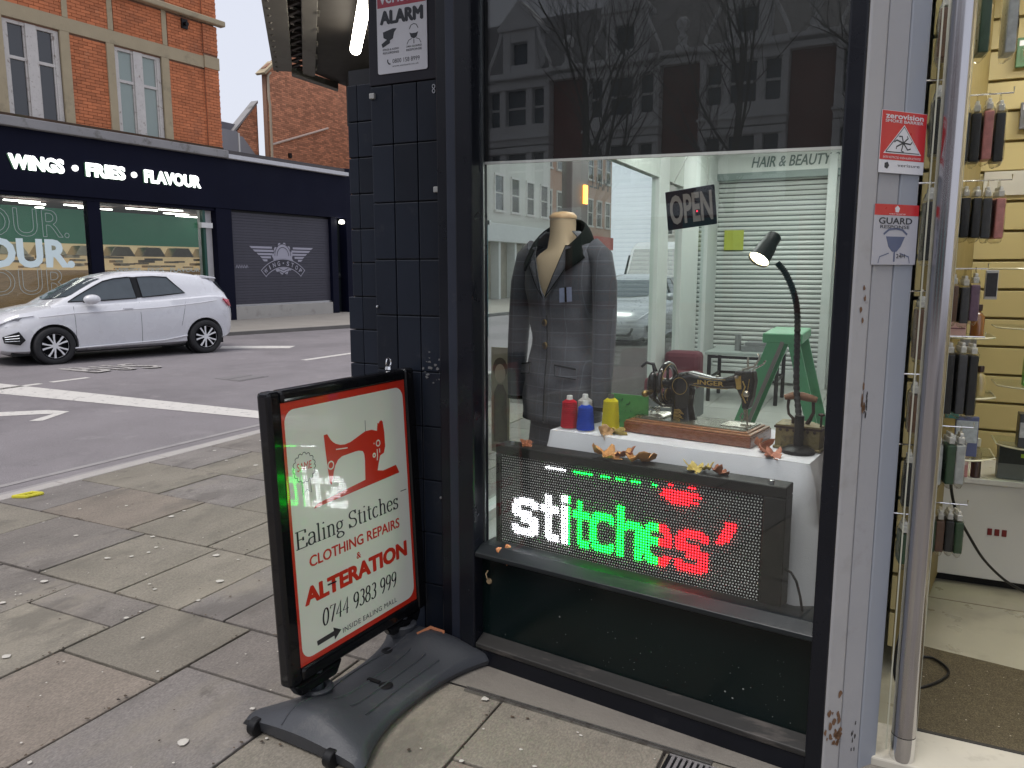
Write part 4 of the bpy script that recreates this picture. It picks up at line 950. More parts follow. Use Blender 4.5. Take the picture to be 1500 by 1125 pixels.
for x, z in ((-1.545,1.475),(-1.553,1.30),(-1.893,1.40),(-1.60,.62)): b.lathe([(0,.008),(.005,.006),(.006,0)], 8, Matrix.Translation((x,2.637,z)) @ Matrix.Rotation(pi/2,4,'X'))
b.build_each('screw', M_ALU, pil)
b = MB(); q = random.Random(5)
for i in range(26):
    x, z = q.gauss(-1.625,.03), q.gauss(1.15,.028); r = q.uniform(.002,.009); n = 7
    b.add([(x+r*q.uniform(.5,1.4)*cos(2*pi*k/n), 2.6372-.00005*i, z+r*q.uniform(.3,1)*sin(2*pi*k/n)) for k in range(n)], [tuple(range(n))])
b.build('chipped_paint', mat('chipped paint', (.13,.13,.135), .7), pil)

# alarm plate
AM = frame((-1.862, 2.6385, 2.313), (1,0,0), (0,0,1)); AW = .229
al = thing('alarm_sign', 'white and dark red alarm plate with camera and guard pictograms high on the pillar', 'sign', (-1.75,2.64,2.45))
M_PLW = mat('sticker white', (.66,.66,.69), .3, var=.06, vs=20, coat=.4, rvar=.05); M_PLR = mat('sticker red', (.52,.018,.022), .3, var=.03, coat=.4); M_DRED = mat('dark crimson', (.36,.012,.035), .3, coat=.4); M_PLK = mat('sticker black', (.02,.022,.028), .35); M_PLG = mat('sticker grey', (.42,.42,.46), .35, var=.08, coat=.3)
P = []
for cx, cy, a in ((AW-.008,.335,0),(.008,.335,90),(.008,.008,180),(AW-.008,.008,270)): P += [(cx+.008*cos(radians(a+k*30)), cy+.008*sin(radians(a+k*30))) for k in range(4)]
MB(AM).prism(P, 0, .003).build('plate', M_PLW, al)
MB(AM).box(.004,.245,.003,AW-.004,.335,.0034).build('red_band', M_DRED, al)
MB(AM).text('verisure', .015, .215, .258, .306, .0042, off=.02).build('lettering', M_PLW, al)
b = MB(AM); b.text('ALARM', .014, .214, .182, .234, .0036, bold=.07)
b.prism([(.028,.155),(.075,.165),(.092,.163),(.080,.150),(.074,.128),(.060,.122),(.060,.112),(.025,.098),(.020,.112),(.045,.126),(.030,.134)], .0034, .0037)
b.text('IMAGE & AUDIO', .026, .100, .086, .093, .0036, off=.01); b.text('RECORDING', .026, .100, .073, .081, .0036, off=.02)
b.text('24H GUARD', .135, .205, .086, .093, .0036, off=.01); b.text('RESPONSE', .135, .205, .073, .081, .0036, off=.02)
b.text('0800 158 8999', .070, .195, .036, .052, .0036); b.text('www.verisure.co.uk', .068, .190, .022, .029, .0036)
b.prism([(.150,.140),(.157,.122),(.170,.116),(.183,.122),(.190,.140),(.180,.136),(.160,.136)], .0034, .0037)
b.stroke([(.150,.152),(.158,.166),(.170,.170),(.182,.166),(.190,.152)], .003,.003,.0037); b.stroke([(.170,.114),(.170,.098)], .003,.003,.0037); b.stroke([(.138,.098),(.146,.112),(.160,.117)], .0025,.0025,.0037); b.stroke([(.202,.098),(.194,.112),(.180,.117)], .0025,.0025,.0037)
b.stroke([(.048,.052),(.047,.044),(.052,.036),(.060,.034)], .005,.005,.0037)
b.build('print', M_PLK, al)

# display window joinery
wf = thing('window_frame', 'black painted display window frame with sloping sill and solid panel below', 'window frame', (-.75,2.45,0))
b = MB(W0)
b.box(-.20,-.0,-.10,-.088,2.98,-.03); b.box(-.088,.0,-.10,-.012,2.98,.004); b.box(1.243,0,-.14,1.292,2.98,.002)
b.build_each('post', M_BLACKP, wf, bevel=.006)
MB(W0).box(-.140,.0,-.06,-.09,2.98,-.012).build('post_trim', M_STRIP, wf, bevel=.004)
b = MB(W0); b.prism([(-.14,.455),(-.14,.487),(-.045,.487),(0,.462),(.0,.446),(-.012,.440),(-.05,.440)], .0, 1.262, Matrix(((0,0,1,-.012),(0,1,0,0),(1,0,0,0),(0,0,0,1))))
b.build('sill', mat('weathered black sill', (.013,.016,.018), .36, var=.3, vs=5, spec=.35, dirt=[((.07,.068,.066), .5, 3, .56)], stretch=(1,6,6)), wf, bevel=.003)
M_RISER = mat('dark green black panel', (.003,.008,.008), .2, spec=.3, var=.5, vs=2, dirt=[((.03,.05,.045), .35, 5, .6)])
MB(W0).box(-.088,.03,-.10,1.243,.45,-.052).build('riser_panel', M_RISER, wf)
b = MB(W0); b.prism([(-.10,.05),(-.10,.125),(-.052,.112),(.0,.088),(.0,.070),(-.008,.066)], .0, 1.262, Matrix(((0,0,1,-.012),(0,1,0,0),(1,0,0,0),(0,0,0,1))))
b.build('ledge', mat('scuffed black ledge', (.025,.024,.023), .5, var=.3, vs=6, spec=.3, dirt=[((.11,.095,.085), .6, 3.5, .53)], stretch=(1,5,5)), wf, bevel=.004)
MB(W0).box(-.06,.0,-.10,1.26,.066,-.006).build('kick_plate', M_BLACKP, wf, bevel=.003)
b = MB(W0); q = random.Random(9)
for i in range(70):
    u, v = q.uniform(0,1.2), q.uniform(.13,.40)**1; r = q.choice([.0007,.001,.0014]); r = .0032 if i % 23 == 0 else r
    if q.random() < .6: u = q.uniform(.5,1.2); v = q.uniform(.12,.28)
    b.lathe([(r,0),(0,.0006)], 6, Matrix.Translation((u,v,-.0518)))
stuff(b.build('dirt_flecks', mat('dirt flecks', (.22,.23,.22), .8), wf))
b = MB(W0)
b.tube([(.022,.345,-.05),(.025,.355,-.03),(.020,.372,-.03),(.027,.385,-.035)], .0025, 6); b.lathe([(.012,0),(.010,.008),(0,.009)], 10, Matrix.Translation((.022,.335,-.052)))
b.build_each('panel_hook', mat('tarnished hook', (.45,.33,.2), .5, .4), wf)
M_DGLASS = glass('display window glass', (.97,.985,.975), 1.52, 0, body=.004)
MB(WF(.055)).box(-.02,.478,-.004,1.25,2.98,.002).build('pane', M_DGLASS, wf)
b = MB(WF(.055)); b.box(-.012,.49,-.012,-.004,2.98,-.0045); b.build('glazing_bead', M_ALU, wf)
# dark bulkhead lining across the window head with its pale edge strip
bh = thing('bulkhead', 'dark lining board closing the head of the display window above a thin pale edge strip', 'panel', (-.75,2.6,1.9))
Bm = WF(.085); MB(Bm).prism([(-.2,1.947),(1.30,1.893),(1.30,2.98),(-.2,2.98)], -.03, 0).build('board', mat('matt black lining', (.006,.006,.007), .9), bh)
MB(Bm).prism([(-.03,1.937),(1.25,1.886),(1.25,1.895),(-.03,1.946)], -.006, .006).build('edge_strip', mat('pale edge strip', (.7,.68,.66), .5), bh)

# metal threshold track and concrete strip
b = MB(); p0, p1 = Vector((-1.32,2.332,0)), Vector((-.20,2.275,0)); d = (p1-p0).normalized(); n = Vector((-d.y, d.x, 0))
Tm = frame(p0, d, (0,0,1)); Lg = (p1-p0).length
b.box(0,.0,-.010,Lg,.007,-.006); b.box(0,.0,.010,Lg,.007,.014); b.box(0,-.01,-.01,Lg,.003,.014)
tr = thing('threshold_track', 'narrow double metal track set in the pavement along the shop front', 'track', (-.7,2.3,0))
MB(Tm).box(0,-.01,-.012,.92,.007,-.006).box(0,-.01,.006,.92,.007,.012).build_each('rail', mat('track steel', (.30,.29,.27), .4, .8, dirt=[((.08,.06,.05), .6, 20, .5)]), tr)
MB(Tm).box(0,-.01,-.006,.92,.003,.006).build('groove', M_MORTAR, tr)
dg_ = thing('drain_grille', 'small dark drain grille at the bottom edge of the pavement', 'drain', (-.42,2.2,0))
b = MB(Tm)
for i in range(14): b.box(.80+i*.018,-.004,.02,.81+i*.018,.007,.11)
b.box(.79,-.004,.018,1.05,.006,.024); b.box(.79,-.004,.108,1.05,.006,.114); b.build_each('bar', M_COVER, dg_); MB(Tm).box(.785,-.01,.016,1.055,.002,.116).build('pit', M_BLACK, dg_)
ts = struct(MB().add([(-1.60,2.355,.0035),(-.10,2.285,.0035),(3.3,2.355,.0035),(3.3,2.62,.0035),(-1.60,2.66,.0035)], [(0,1,2,3,4)]).build('threshold_strip', mat('grey threshold concrete', (.20,.18,.155), .85, var=.12, vs=5, bump=.3, fine=.15, dirt=[((.13,.115,.10), .6, 4, .5)])))

# LED display
LA = radians(-7.9); LD = Vector((cos(LA), sin(LA), 0))
LM = frame(Vector((-.238,2.457,0)) - LD*1.105, LD, (0,0,1))      # u 0..1.105, v up, w to the street
led = thing('led_display', 'wide dark LED message board showing stitches in white green and red', 'display', (-.8,2.6,.46))
M_LCASE = mat('led case', (.010,.010,.009), .5, var=.2, spec=.3); M_LFACE = mat('led face', (.004,.004,.005), .8, spec=.2)
b = MB(LM); b.box(0,.440,-.085,1.105,.470,0); b.box(0,.842,-.085,1.105,.879,0); b.box(0,.470,-.085,.022,.842,0); b.box(1.035,.470,-.085,1.105,.842,0)
b.build('case', M_LCASE, led, bevel=.004)
MB(LM).box(.02,.468,-.08,1.04,.845,-.012).build('face', M_LFACE, led)
LETT = {
 's': ["..######..",".########.","###....##.","###.......","#######...",".########.","...######.","......###.","##....###.","#########.",".#######.."],
 't': ["..###...","..###...","..###...","########","########","..###...","..###...","..###...","..###...","..###...","..###...","..######","...#####"],
 'i': ["####","####","....","####","####","####","####","####","####","####","####","####","####","####"],
 'c': ["..######.",".########","####...##","###......","###......","###......","###......","###......","####...##",".########","..######."],
 'h': ["###......","###......","###......","###......","###.####.","#########","####..###","###...###","###...###","###...###","###...###","###...###","###...###","###...###","###...###"],
 'e': ["..######..",".########.","###....###","###....###","##########","##########","###.......","###.......","####...###",".########.","..######.."],
 "'": ["...###","...###","..###.","..###.",".###..","###..."],
}
NC, NR = 101, 37; u00, v00 = .026, .476; px_ = .010
on = {}
def putc(ch, c0, c1, r0, r1):
    g = LETT[ch]; H_, W_ = len(g), len(g[0])
    for r in range(r0, r1+1):
        for c in range(c0, c1+1):
            row = g[H_-1-int((r-r0+.5)/(r1-r0+1)*H_)]
            if row[int((c-c0+.5)/(c1-c0+1)*W_)] == '#': on[(c, r)] = 1
for ch, c0, c1, r1 in (('s',5,17,20),('t',18,25,23),('i',27,30,24),('t',32,38,23),('c',39,48,20),('h',50,59,24),('e',60,70,20),('s',72,84,20)): putc(ch, c0, c1, 6, r1)
putc("'", 86, 92, 18, 25)
for c in list(range(20,29)): on[(c,34)] = 1
for a, e in ((32,40),(43,47),(49,53),(55,59),(63,65)):
    for c in range(a, e): on[(c,34)] = 1
for c in range(67,80): on[(c,33)] = 1
for c in range(67,81): on[(c,32)] = 1
for c in range(66,78): on[(c,31)] = 1
for c in range(68,80): on[(c,30)] = 1
for c in range(70,77): on[(c,29)] = 1
for c in (69,70,76,77,78): on[(c,35)] = 1
groups = {'off': [], 'white': [], 'green': [], 'red': []}
for r in range(NR):
    for c in range(NC):
        if (c, r) in on: groups['white' if c < 30 else 'green' if c < 66 else 'red'].append((c, r))
        else: groups['off'].append((c, r))
led_m = {'off': mat('unlit led', (.48,.48,.46), .35, arand=.5, coat=.5), 'white': emat('lit white led', (.95,.93,1), 22), 'green': emat('lit green led', (.0015,1,.030), 26), 'red': emat('lit red led', (1,.004,.008), 24)}
for gname, L_ in groups.items():
    b = MB(LM); rad = .0031 if gname == 'off' else .0029
    for c, r in L_:
        u, v = u00+c*px_+(.0015 if r % 2 else -.0015)*(1 if gname == 'off' else 0), v00+r*px_
        b.add([(u+rad*cos(a), v+rad*sin(a), -.011) for a in (0,1.047,2.094,3.14,4.19,5.24)] + [(u,v,-.0075)], [(k,(k+1)%6,6) for k in range(6)])
    stuff(b.build(f'{gname}_led_dots', led_m[gname], led))
b = MB(LM)
for u in (.06, 1.05): b.lathe([(.008,0),(.008,.010),(.0,.012)], 8, LM.inverted() @ Matrix.Translation(LM @ Vector((u,.879,-.03))))
b.build_each('case_bolt', M_ALU, led)
cb = MB(LM); cb.tube([(1.105,.600,-.04),(1.125,.598,-.03),(1.145,.575,-.02),(1.160,.53,-.015),(1.170,.48,-.012),(1.185,.455,-.03)], .004, 8)
cb.build('power_cable', M_BLACK, led)

# right hand jamb
JD = Vector((.143,.171,0)).normalized(); JM = frame((-.083,2.334,0), JD, (0,0,1))
M_JAMB = mat('chipped white jamb', (.37,.365,.37), .5, var=.12, vs=3, bump=.15, bs=14, dirt=[((.30,.29,.28), .6, 5, .55), ((.13,.105,.10), .8, 11, .68)])
M_JAMB2 = mat('pale blue grey jamb', (.285,.305,.345), .45, var=.08, vs=3, dirt=[((.30,.30,.31), .5, 4, .58)])
jb = thing('door_jamb', 'chipped white and pale grey door jamb standing between the display window and the open doorway', 'door jamb', (0,2.45,0))
MB(JM).box(.0,-.02,-.022,.075,3.3,-.001).build('panel', M_JAMB, jb, bevel=.012, bseg=3)
MB(JM).box(.0775,-.02,-.03,.158,3.3,-.005).build('panel', mat('worn grey jamb', (.34,.34,.355), .5, var=.1, vs=3, bump=.1, dirt=[((.26,.25,.25), .6, 5, .56)]), jb, bevel=.003)
MB(JM).box(.1605,-.02,-.045,.236,3.3,-.003).build('panel', M_JAMB2, jb, bevel=.004)
b = MB(JM); q = random.Random(12)
def blot(u, v, r, e=1.5, w=.0004):
    n = 9; b.add([(u+r*q.uniform(.5,1.2)*cos(2*pi*k/n), v+r*e*q.uniform(.5,1.3)*sin(2*pi*k/n), w) for k in range(n)], [tuple(range(n))])
for v in (1.50,1.47,1.44,1.41): blot(.045+q.uniform(-.012,.012), v, .005, 2)
for i in range(9): blot(.070+q.uniform(-.006,.006), 1.17+q.uniform(-.05,.06), .004, 3)
for i in range(22): blot(.035+q.uniform(-.03,.035), .12+abs(q.gauss(0,.05)), q.uniform(.003,.012), 1.4)
b.build('rust_chips', mat('rust chips', (.16,.085,.045), .85, var=.4, vs=30), jb)
b = MB(JM)
for i in range(10): blot(.085+q.uniform(-.004,.006), 1.17+q.uniform(-.04,.04), .003, 3, -.0042)
for i in range(8): blot(.130+q.uniform(-.01,.01), .12+q.uniform(-.06,.08), .003, 3, -.0042)
b.build('black_chips', mat('black chips', (.05,.045,.045), .85), jb)
# two stickers
zs = thing('smoke_barrier_sticker', 'red warning sticker with a white smoke triangle, upper of two on the jamb', 'sticker', (0,2.45,1.9))
SM1 = frame(JM @ Vector((.065,1.815,.001)), JD, (0,0,1))
MB(SM1).box(0,0,0,.176,.165,.0012).build('backing', M_PLW, zs); MB(SM1).box(.001,.035,.0012,.175,.164,.0016).build('red_field', M_PLR, zs)
b = MB(SM1); b.prism([(.014,.052),(.162,.052),(.088,.130)], .0016, .0019); b.text('zerovision', .014, .162, .144, .158, .0019, off=.05); b.text('SMOKE BARRIER', .014, .162, .134, .142, .0019, off=.03); b.text('ENTRY RESTRICTED WHEN ALARM ACTIVATED', .014, .162, .039, .045, .0019)
b.build('white_print', M_PLW, zs)
b = MB(SM1); T3 = [(.022,.056),(.154,.056),(.088,.125),(.022,.056)]; b.stroke(T3, .003,.003,.0022)
for a in range(7): b.stroke([(.088,.082),(.088+.032*cos(a*.9)*.9,.080+.020*sin(a*.9)),(.088+.036*cos(a*.9+.3),.080+.022*sin(a*.9+.3))], .004,.004,.0022+.00003*a)
b.text('verisure', .072, .16, .018, .026, .0016); b.prism([(.03+.010*cos(k*1.256),.020+.010*sin(k*1.256)) for k in range(5)], .0012,.0015)
b.build('dark_print', M_PLK, zs)
gs = thing('guard_response_sticker', 'grey guard response sticker with a red top, lower of two on the jamb', 'sticker', (0,2.45,1.65))
SM2 = frame(JM @ Vector((.062,1.565,.001)), JD, (0,0,1))
MB(SM2).box(0,0,0,.174,.165,.0012).build('backing', M_PLG, gs); MB(SM2).box(0,.136,.0012,.174,.166,.0016).build('red_band', M_PLR, gs)
b = MB(SM2); b.prism([(.087+.010*cos(k*1.256+.3),.153+.010*sin(k*1.256+.3)) for k in range(5)], .0016,.0019); b.text('verisure', .055,.12,.1385,.1425,.0019); b.build('white_print', M_PLW, gs)
b = MB(SM2); b.text('GUARD', .018, .150, .112, .130, .0016, off=.04); b.text('RESPONSE', .025, .140, .100, .109, .0016, off=.02); b.text('24H', .095,.13,.018,.030,.0016,off=.02)
b.build('dark_print', M_PLK, gs)
b = MB(SM2); b.prism([(.050,.078),(.125,.078),(.110,.050),(.095,.036),(.078,.036),(.062,.050)], .0012,.0017); b.stroke([(.040,.084),(.060,.097),(.087,.100),(.113,.097),(.133,.084)], .006,.006,.0017); b.stroke([(.087,.036),(.087,.008)], .006,.006,.0018)
b.stroke([(.025,.004),(.030,.022),(.065,.032)], .003,.003,.0018); b.stroke([(.150,.004),(.145,.022),(.108,.032)], .003,.003,.0018)
b.build('guard_pictogram', mat('slate blue print', (.09,.11,.19), .4), gs)

# stainless pole of the door
sp = thing('steel_pole', 'tall round stainless steel door pull running the height of the doorway', 'pole', (.139,2.537,0))
b = MB(); b.tube([(.139,2.537,.03),(.139,2.537,.11)], .0355, 28); b.build('foot_sleeve', M_CHROME, sp)
b = MB(); b.tube([(.139,2.537,.112),(.139,2.537,3.3)], .0345, 28); b.build('tube', mat('satin stainless', (.50,.49,.50), .17, 1, var=.10, vs=3, stretch=(8,8,.4), rvar=.05), sp)
dd = thing('glass_door_edge', 'edge of the open glass shop door with a pale rubber seal beside the steel pole', 'door', (.17,2.57,0))
b = MB(); b.box(.170,2.555,.03,.176,2.562,3.3); b.box(.092,2.560,.03,.096,2.566,3.3); b.build_each('seal', mat('clear seal', (.62,.62,.52), .3), dd)
# ------------------------------------------------------------------ mall interior behind the display
M_MFLOOR = mat('pale mall floor tile', (.42,.43,.40), .35, var=.06, vs=3, orand=.05); M_MWALL = mat('mint white mall wall', (.65,.67,.65), .6, var=.04, vs=2)
M_MCOL = mat('greenish white column', (.52,.545,.53), .5, var=.05)
mf = struct(MB().box(-2.25,2.75,-.05,.0,10.5,.085).build('mall_floor', mat('floor grout', (.22,.22,.20), .8)))
for i in range(4):
    for j in range(13):
        x0 = -2.2+i*.55; y0 = 2.8+j*.6
        MB().box(x0+.003,y0+.003,.08,x0+.547,y0+.597,.1).build('floor_tile', M_MFLOOR, mf)
struct(MB().box(-2.25,2.75,3.05,.0,10.5,3.15).build('mall_ceiling', mat('white ceiling', (.7,.7,.68), .8)))
struct(MB().box(-.06,2.50,.0,.02,10.4,3.1).build('mall_right_wall', M_MWALL))
rw = MB().box(-.118,2.405,.44,-.062,3.6,3.04).build('window_return', mat('brown grey return', (.17,.14,.125), .5, var=.1, vs=8)); struct(rw)
# light panels
M_LP = emat('ceiling light panel', (.95,1,.955), 10.0)
for i, y in enumerate((4.6,6.6,8.8)):
    t = thing('ceiling_light', ['fluorescent ceiling panel nearest the display window','fluorescent ceiling panel in the middle of the mall passage','fluorescent ceiling panel in front of the closed shutter'][i], 'ceiling light', (-1.0,y,3.04))
    MB().box(-1.62,y-.32,3.0,-.38,y+.32,3.05).build('frame', M_WHITE, t); MB().box(-1.58,y-.28,2.99,-.42,y+.28,3.001).build('diffuser', M_LP, t)
t = thing('added_display_light', 'added unseen light batten over the window display behind the dark lining board', 'ceiling light', (-.7,2.80,2.4))  # unseen batten, added to brighten the cloth and display
Dm = frame(WF(.20) @ Vector((.05,2.40,0)), WD, (0,0,1))
MB(Dm).box(0,0,-.10,1.14,.03,.02).build('body', M_WHITE, t); MB(Dm).box(.01,-.006,-.09,1.13,.001,.01).build('diffuser', emat('added batten glow', (1,.99,.96), 24), t)

# closed salon with roller shutter
sa = thing('salon_shutter', 'closed pale green roller shutter of the hair and beauty salon across the passage', 'shutter', (-1.5,10.2,.1))
M_SSLAT = mat('mint shutter slat', (.54,.565,.545), .4, var=.04, vs=3)
MB().box(-2.25,10.22,.085,-.03,10.4,3.1).build('wall', M_MWALL, sa)
slat = None; z = .30
while z < 2.66:
    if slat is None:
        slat = MB().prism([(0,0),(.012,.004),(.022,.024),(.012,.048),(0,.052)], -2.33, -.70, Matrix(((0,0,1,0),(-1,0,0,10.20),(0,1,0,.30),(0,0,0,1)))).build('slat', M_SSLAT, sa)
    else:
        c = slat.copy(); SC.collection.objects.link(c); c.parent = sa; c.location = (0,0,z-.30)
    z += .060
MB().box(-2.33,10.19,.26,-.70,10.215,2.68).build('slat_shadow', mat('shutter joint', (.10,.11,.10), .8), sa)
MB().box(-2.33,10.14,.14,-.70,10.2,.30).build('bottom_bar', M_MCOL, sa, bevel=.01)
MB().box(-2.35,10.05,2.66,-.05,10.22,2.74).build('shutter_box', mat('grey green rail', (.22,.27,.26), .5), sa)
MB().box(-2.45,10.08,.09,-2.33,10.22,2.9).build('guide', M_MCOL, sa); MB().box(-.70,10.0,.09,-.60,10.22,2.9).build('guide', M_MCOL, sa)
MB(frame((-1.585,10.04,2.79),(1,0,0),(0,0,1))).text("HAIR & BEAUTY S", 0, 1.00, 0, .13, 0, off=.02, shear=.25).build('salon_lettering', mat('grey green lettering', (.12,.16,.15), .5), sa)
MB().box(-2.35,10.06,2.74,-.05,10.22,3.05).build('sign_board', M_MWALL, sa)
tag(MB().box(-1.90,10.155,1.80,-1.66,10.165,2.05).build('lime_notice', mat('lime notice', (.38,.42,.06), .6)), 'square lime green notice fixed on the mint roller shutter', 'notice')
# glazed side wall of the passage (street beyond)
sw_ = thing('glazed_side_wall', 'glazed side wall of the passage with white posts and street beyond', 'glass wall', (-2.1,6,.1))
b = MB()
for y0, y1, m_ in ((5.08,5.40,'d'),(7.35,7.72,'w'),(8.30,9.1,'w'),(9.6,10.2,'w'),(3.62,3.72,'w')):
    MB().box(-2.075,y0,.0,-1.995,y1,3.04).build_each('post', M_MCOL if m_ == 'w' else mat('grey brown post', (.09,.08,.085), .5), sw_, bevel=.008)
MB().box(-2.07,3.1,2.42,-2.0,10.2,3.05).build('head_panel', mat('pale head panel', (.42,.45,.42), .6, var=.1), sw_)
MB().box(-2.07,3.1,.0,-2.0,10.2,.16).build('cill', M_MCOL, sw_)
MB().box(-2.042,3.1,.16,-2.034,10.2,2.42).build('pane', glass('side wall glass', (.93,.97,.95), 1.12, body=.02, bcol=(.6,.68,.64)), sw_)
MB(frame((-1.995,5.80,2.16),(0,-1,0),(0,0,1))).text('MALL', -.0, .42, 0, .10, 0, off=.01).build('mall_lettering', mat('faint lettering', (.25,.27,.27), .6), sw_) if 0 else MB(frame((-2.03,5.45,2.16),(0,1,0),(0,0,1))).text('MALL', .50, .08, 0, .09, 0, off=.01).build('mirrored_lettering', mat('faint lettering', (.07,.08,.08), .8, spec=.1), sw_)
tag(MB().box(-1.99,5.28,2.02,-1.975,5.34,2.15).build('amber_lamp', emat('amber glow', (1,.45,.08), 2.5)), 'small amber lamp glowing beside the dark post above the blazer', 'lamp')
# banner and old portrait at the left of the window
tl = thing('teal_banner', 'narrow teal banner hanging at the far left of the display window', 'banner', (-1.8,3.4,1.3))
MB(frame((-1.90,3.40,1.22),(1,0,0),(0,0,1))).box(0,0,0,.125,.55,.006).build('cloth', mat('teal cloth', (.02,.14,.19), .6, var=.3, vs=5), tl); MB(frame((-1.90,3.40,1.22),(1,0,0),(0,0,1))).box(-.02,.55,-.008,.14,.57,.012).build_each('rail', M_ALU, tl)
pp = thing('old_portrait', 'sepia portrait card of a woman propped at the left of the display', 'picture', (-1.70,3.4,.65))
PM = frame((-1.755,3.40,.64),(1,0,-.0),(0,0,1))
MB(PM).box(0,0,0,.10,.53,.008).build('card', mat('sepia card', (.38,.34,.24), .6, var=.25, vs=14), pp)
b = MB(PM); b.prism([(.05+.030*cos(k*pi/8), .40+.048*sin(k*pi/8)) for k in range(16)], .009, .0105); b.build('face', mat('sepia pale', (.55,.47,.34), .7), pp)
b = MB(PM); b.prism([(.05+.040*cos(k*pi/8), .425+.055*sin(k*pi/8)) for k in range(16)], .008, .0092); b.prism([(.012,.05),(.09,.05),(.085,.30),(.065,.345),(.035,.345),(.015,.30)], .008, .0092); b.build('figure', mat('sepia dark', (.13,.10,.07), .7, var=.5, vs=30), pp)
# sofa, table, red stool
so_ = thing('red_bench', 'deep red upholstered bench seen past the blazer in the passage', 'bench', (-1.8,7.3,.1))
M_REDF = mat('maroon fabric', (.10,.016,.026), .8, var=.15, vs=6, bump=.3, bs=100)
MB().box(-1.98,6.9,.40,-1.58,7.7,.56).build('seat', M_REDF, so_, bevel=.04); MB().box(-1.98,7.62,.46,-1.62,7.85,.74).build('backrest', M_REDF, so_, bevel=.05)
MB().box(-1.97,6.92,.1,-1.60,7.8,.40).build('plinth', mat('grey plinth', (.12,.13,.13), .6), so_)
st = thing('metal_table', 'low black metal frame table with grey top standing before the shutter', 'table', (-1.35,8.9,.1))
b = MB()
for x in (-1.72,-1.0):
    for y in (8.6,9.2): b.tube([(x,y,.1),(x,y,.62)], .022, 8)
b.build_each('leg', M_BLACK, st); b = MB()
for z in (.60,.36): b.tube([(-1.72,8.6,z),(-1.0,8.6,z),(-1.0,9.2,z),(-1.72,9.2,z)], .018, 6, closed=True)
b.build_each('rail', M_BLACK, st); MB().box(-1.76,8.55,.625,-.96,9.25,.66).build('table_top', mat('grey green top', (.30,.34,.32), .4), st, bevel=.006)
b = MB(); b.cyl((-1.45,8.8,.66),(-1.45,8.8,.84),.035); b.box(-1.40,8.7,.662,-1.0,9.0,.72); b.box(-1.36,8.72,.722,-1.05,8.98,.76)
tag(b.build('folded_clothes', mat('grey folded cloth', (.20,.21,.21), .8, var=.3, vs=20)), 'dark folded cloths and a canister on the low metal table', 'cloths')
# green A frame board, drawn open
ef = thing('green_easel', 'mint green folding A frame board standing open behind the sewing machine', 'easel', (-.58,4.7,.1))
M_GRN = mat('mint green paint', (.07,.27,.13), .45, var=.08, vs=4)
def bar(b, p, q_, w_, d_):
    p, q_ = Vector(p), Vector(q_); d = (q_-p).normalized(); s = d.cross(Vector((0,1,0))).normalized(); M = Matrix(((s.x,0,d.x,p.x),(s.y,1,d.y,p.y),(s.z,0,d.z,p.z),(0,0,0,1)))
    b.box(-w_/2,-d_/2,0,w_/2,d_/2,(q_-p).length, M)
top = Vector((-.515,4.6,1.19))
for y in (4.45,4.95):
    b = MB(); bar(b, (-.905,y,.1), (-.53,y,1.17), .075, .03); b.build_each('leg', M_GRN, ef, bevel=.004)
    b = MB(); bar(b, (-.165,y,.1), (-.44,y,1.17), .06, .03); b.build_each('leg', mat('grey green leg', (.14,.30,.19), .5) if 0 else M_GRN, ef, bevel=.004)
b = MB(); b.box(-.60,4.43,1.15,-.39,4.97,1.205); b.build('top_rail', M_GRN, ef, bevel=.008)
b = MB(); bar(b, (-.80,4.70,.38), (-.56,4.70,1.08), .012, .46); b.build('panel', mat('panel green', (.08,.30,.16), .5), ef)
b = MB(); bar(b, (-.868,4.445,.1),(-.493,4.445,1.16),.02,.034); b.build('leg_edge', mat('grey easel edge', (.16,.15,.14), .6), ef)

# ---------------------------------------------------------------- table with white cloth
TA = radians(-7.9); TD = Vector((cos(TA), sin(TA), 0)); TN = Vector((-sin(TA), cos(TA), 0))
T0 = Vector((-1.165, 2.760, 0)); TW, TDp, TZ = .985, .50, .920
TM_ = frame(T0, TD, (0,0,1))   # w points to the street
tt_ = thing('display_table', 'small display table hidden under the white cloth', 'table', (-.7,2.95,.1))
MB(TM_).box(.02,TZ-.04,-TDp+.02,TW-.02,TZ-.006,-.02).build('table_top', mat('table wood', (.3,.2,.12), .6), tt_)
for u in (.05,.93):
    for w_ in (-.05,-.45): MB(TM_).box(u-.02,.1,w_-.02,u+.02,TZ-.04,w_+.02).build_each('leg', mat('table wood', (.3,.2,.12), .6), tt_)
M_CLOTH = mat('white cotton cloth', (.68,.68,.72), .85, var=.04, vs=4, bump=.15, bs=220, sheen=.2)
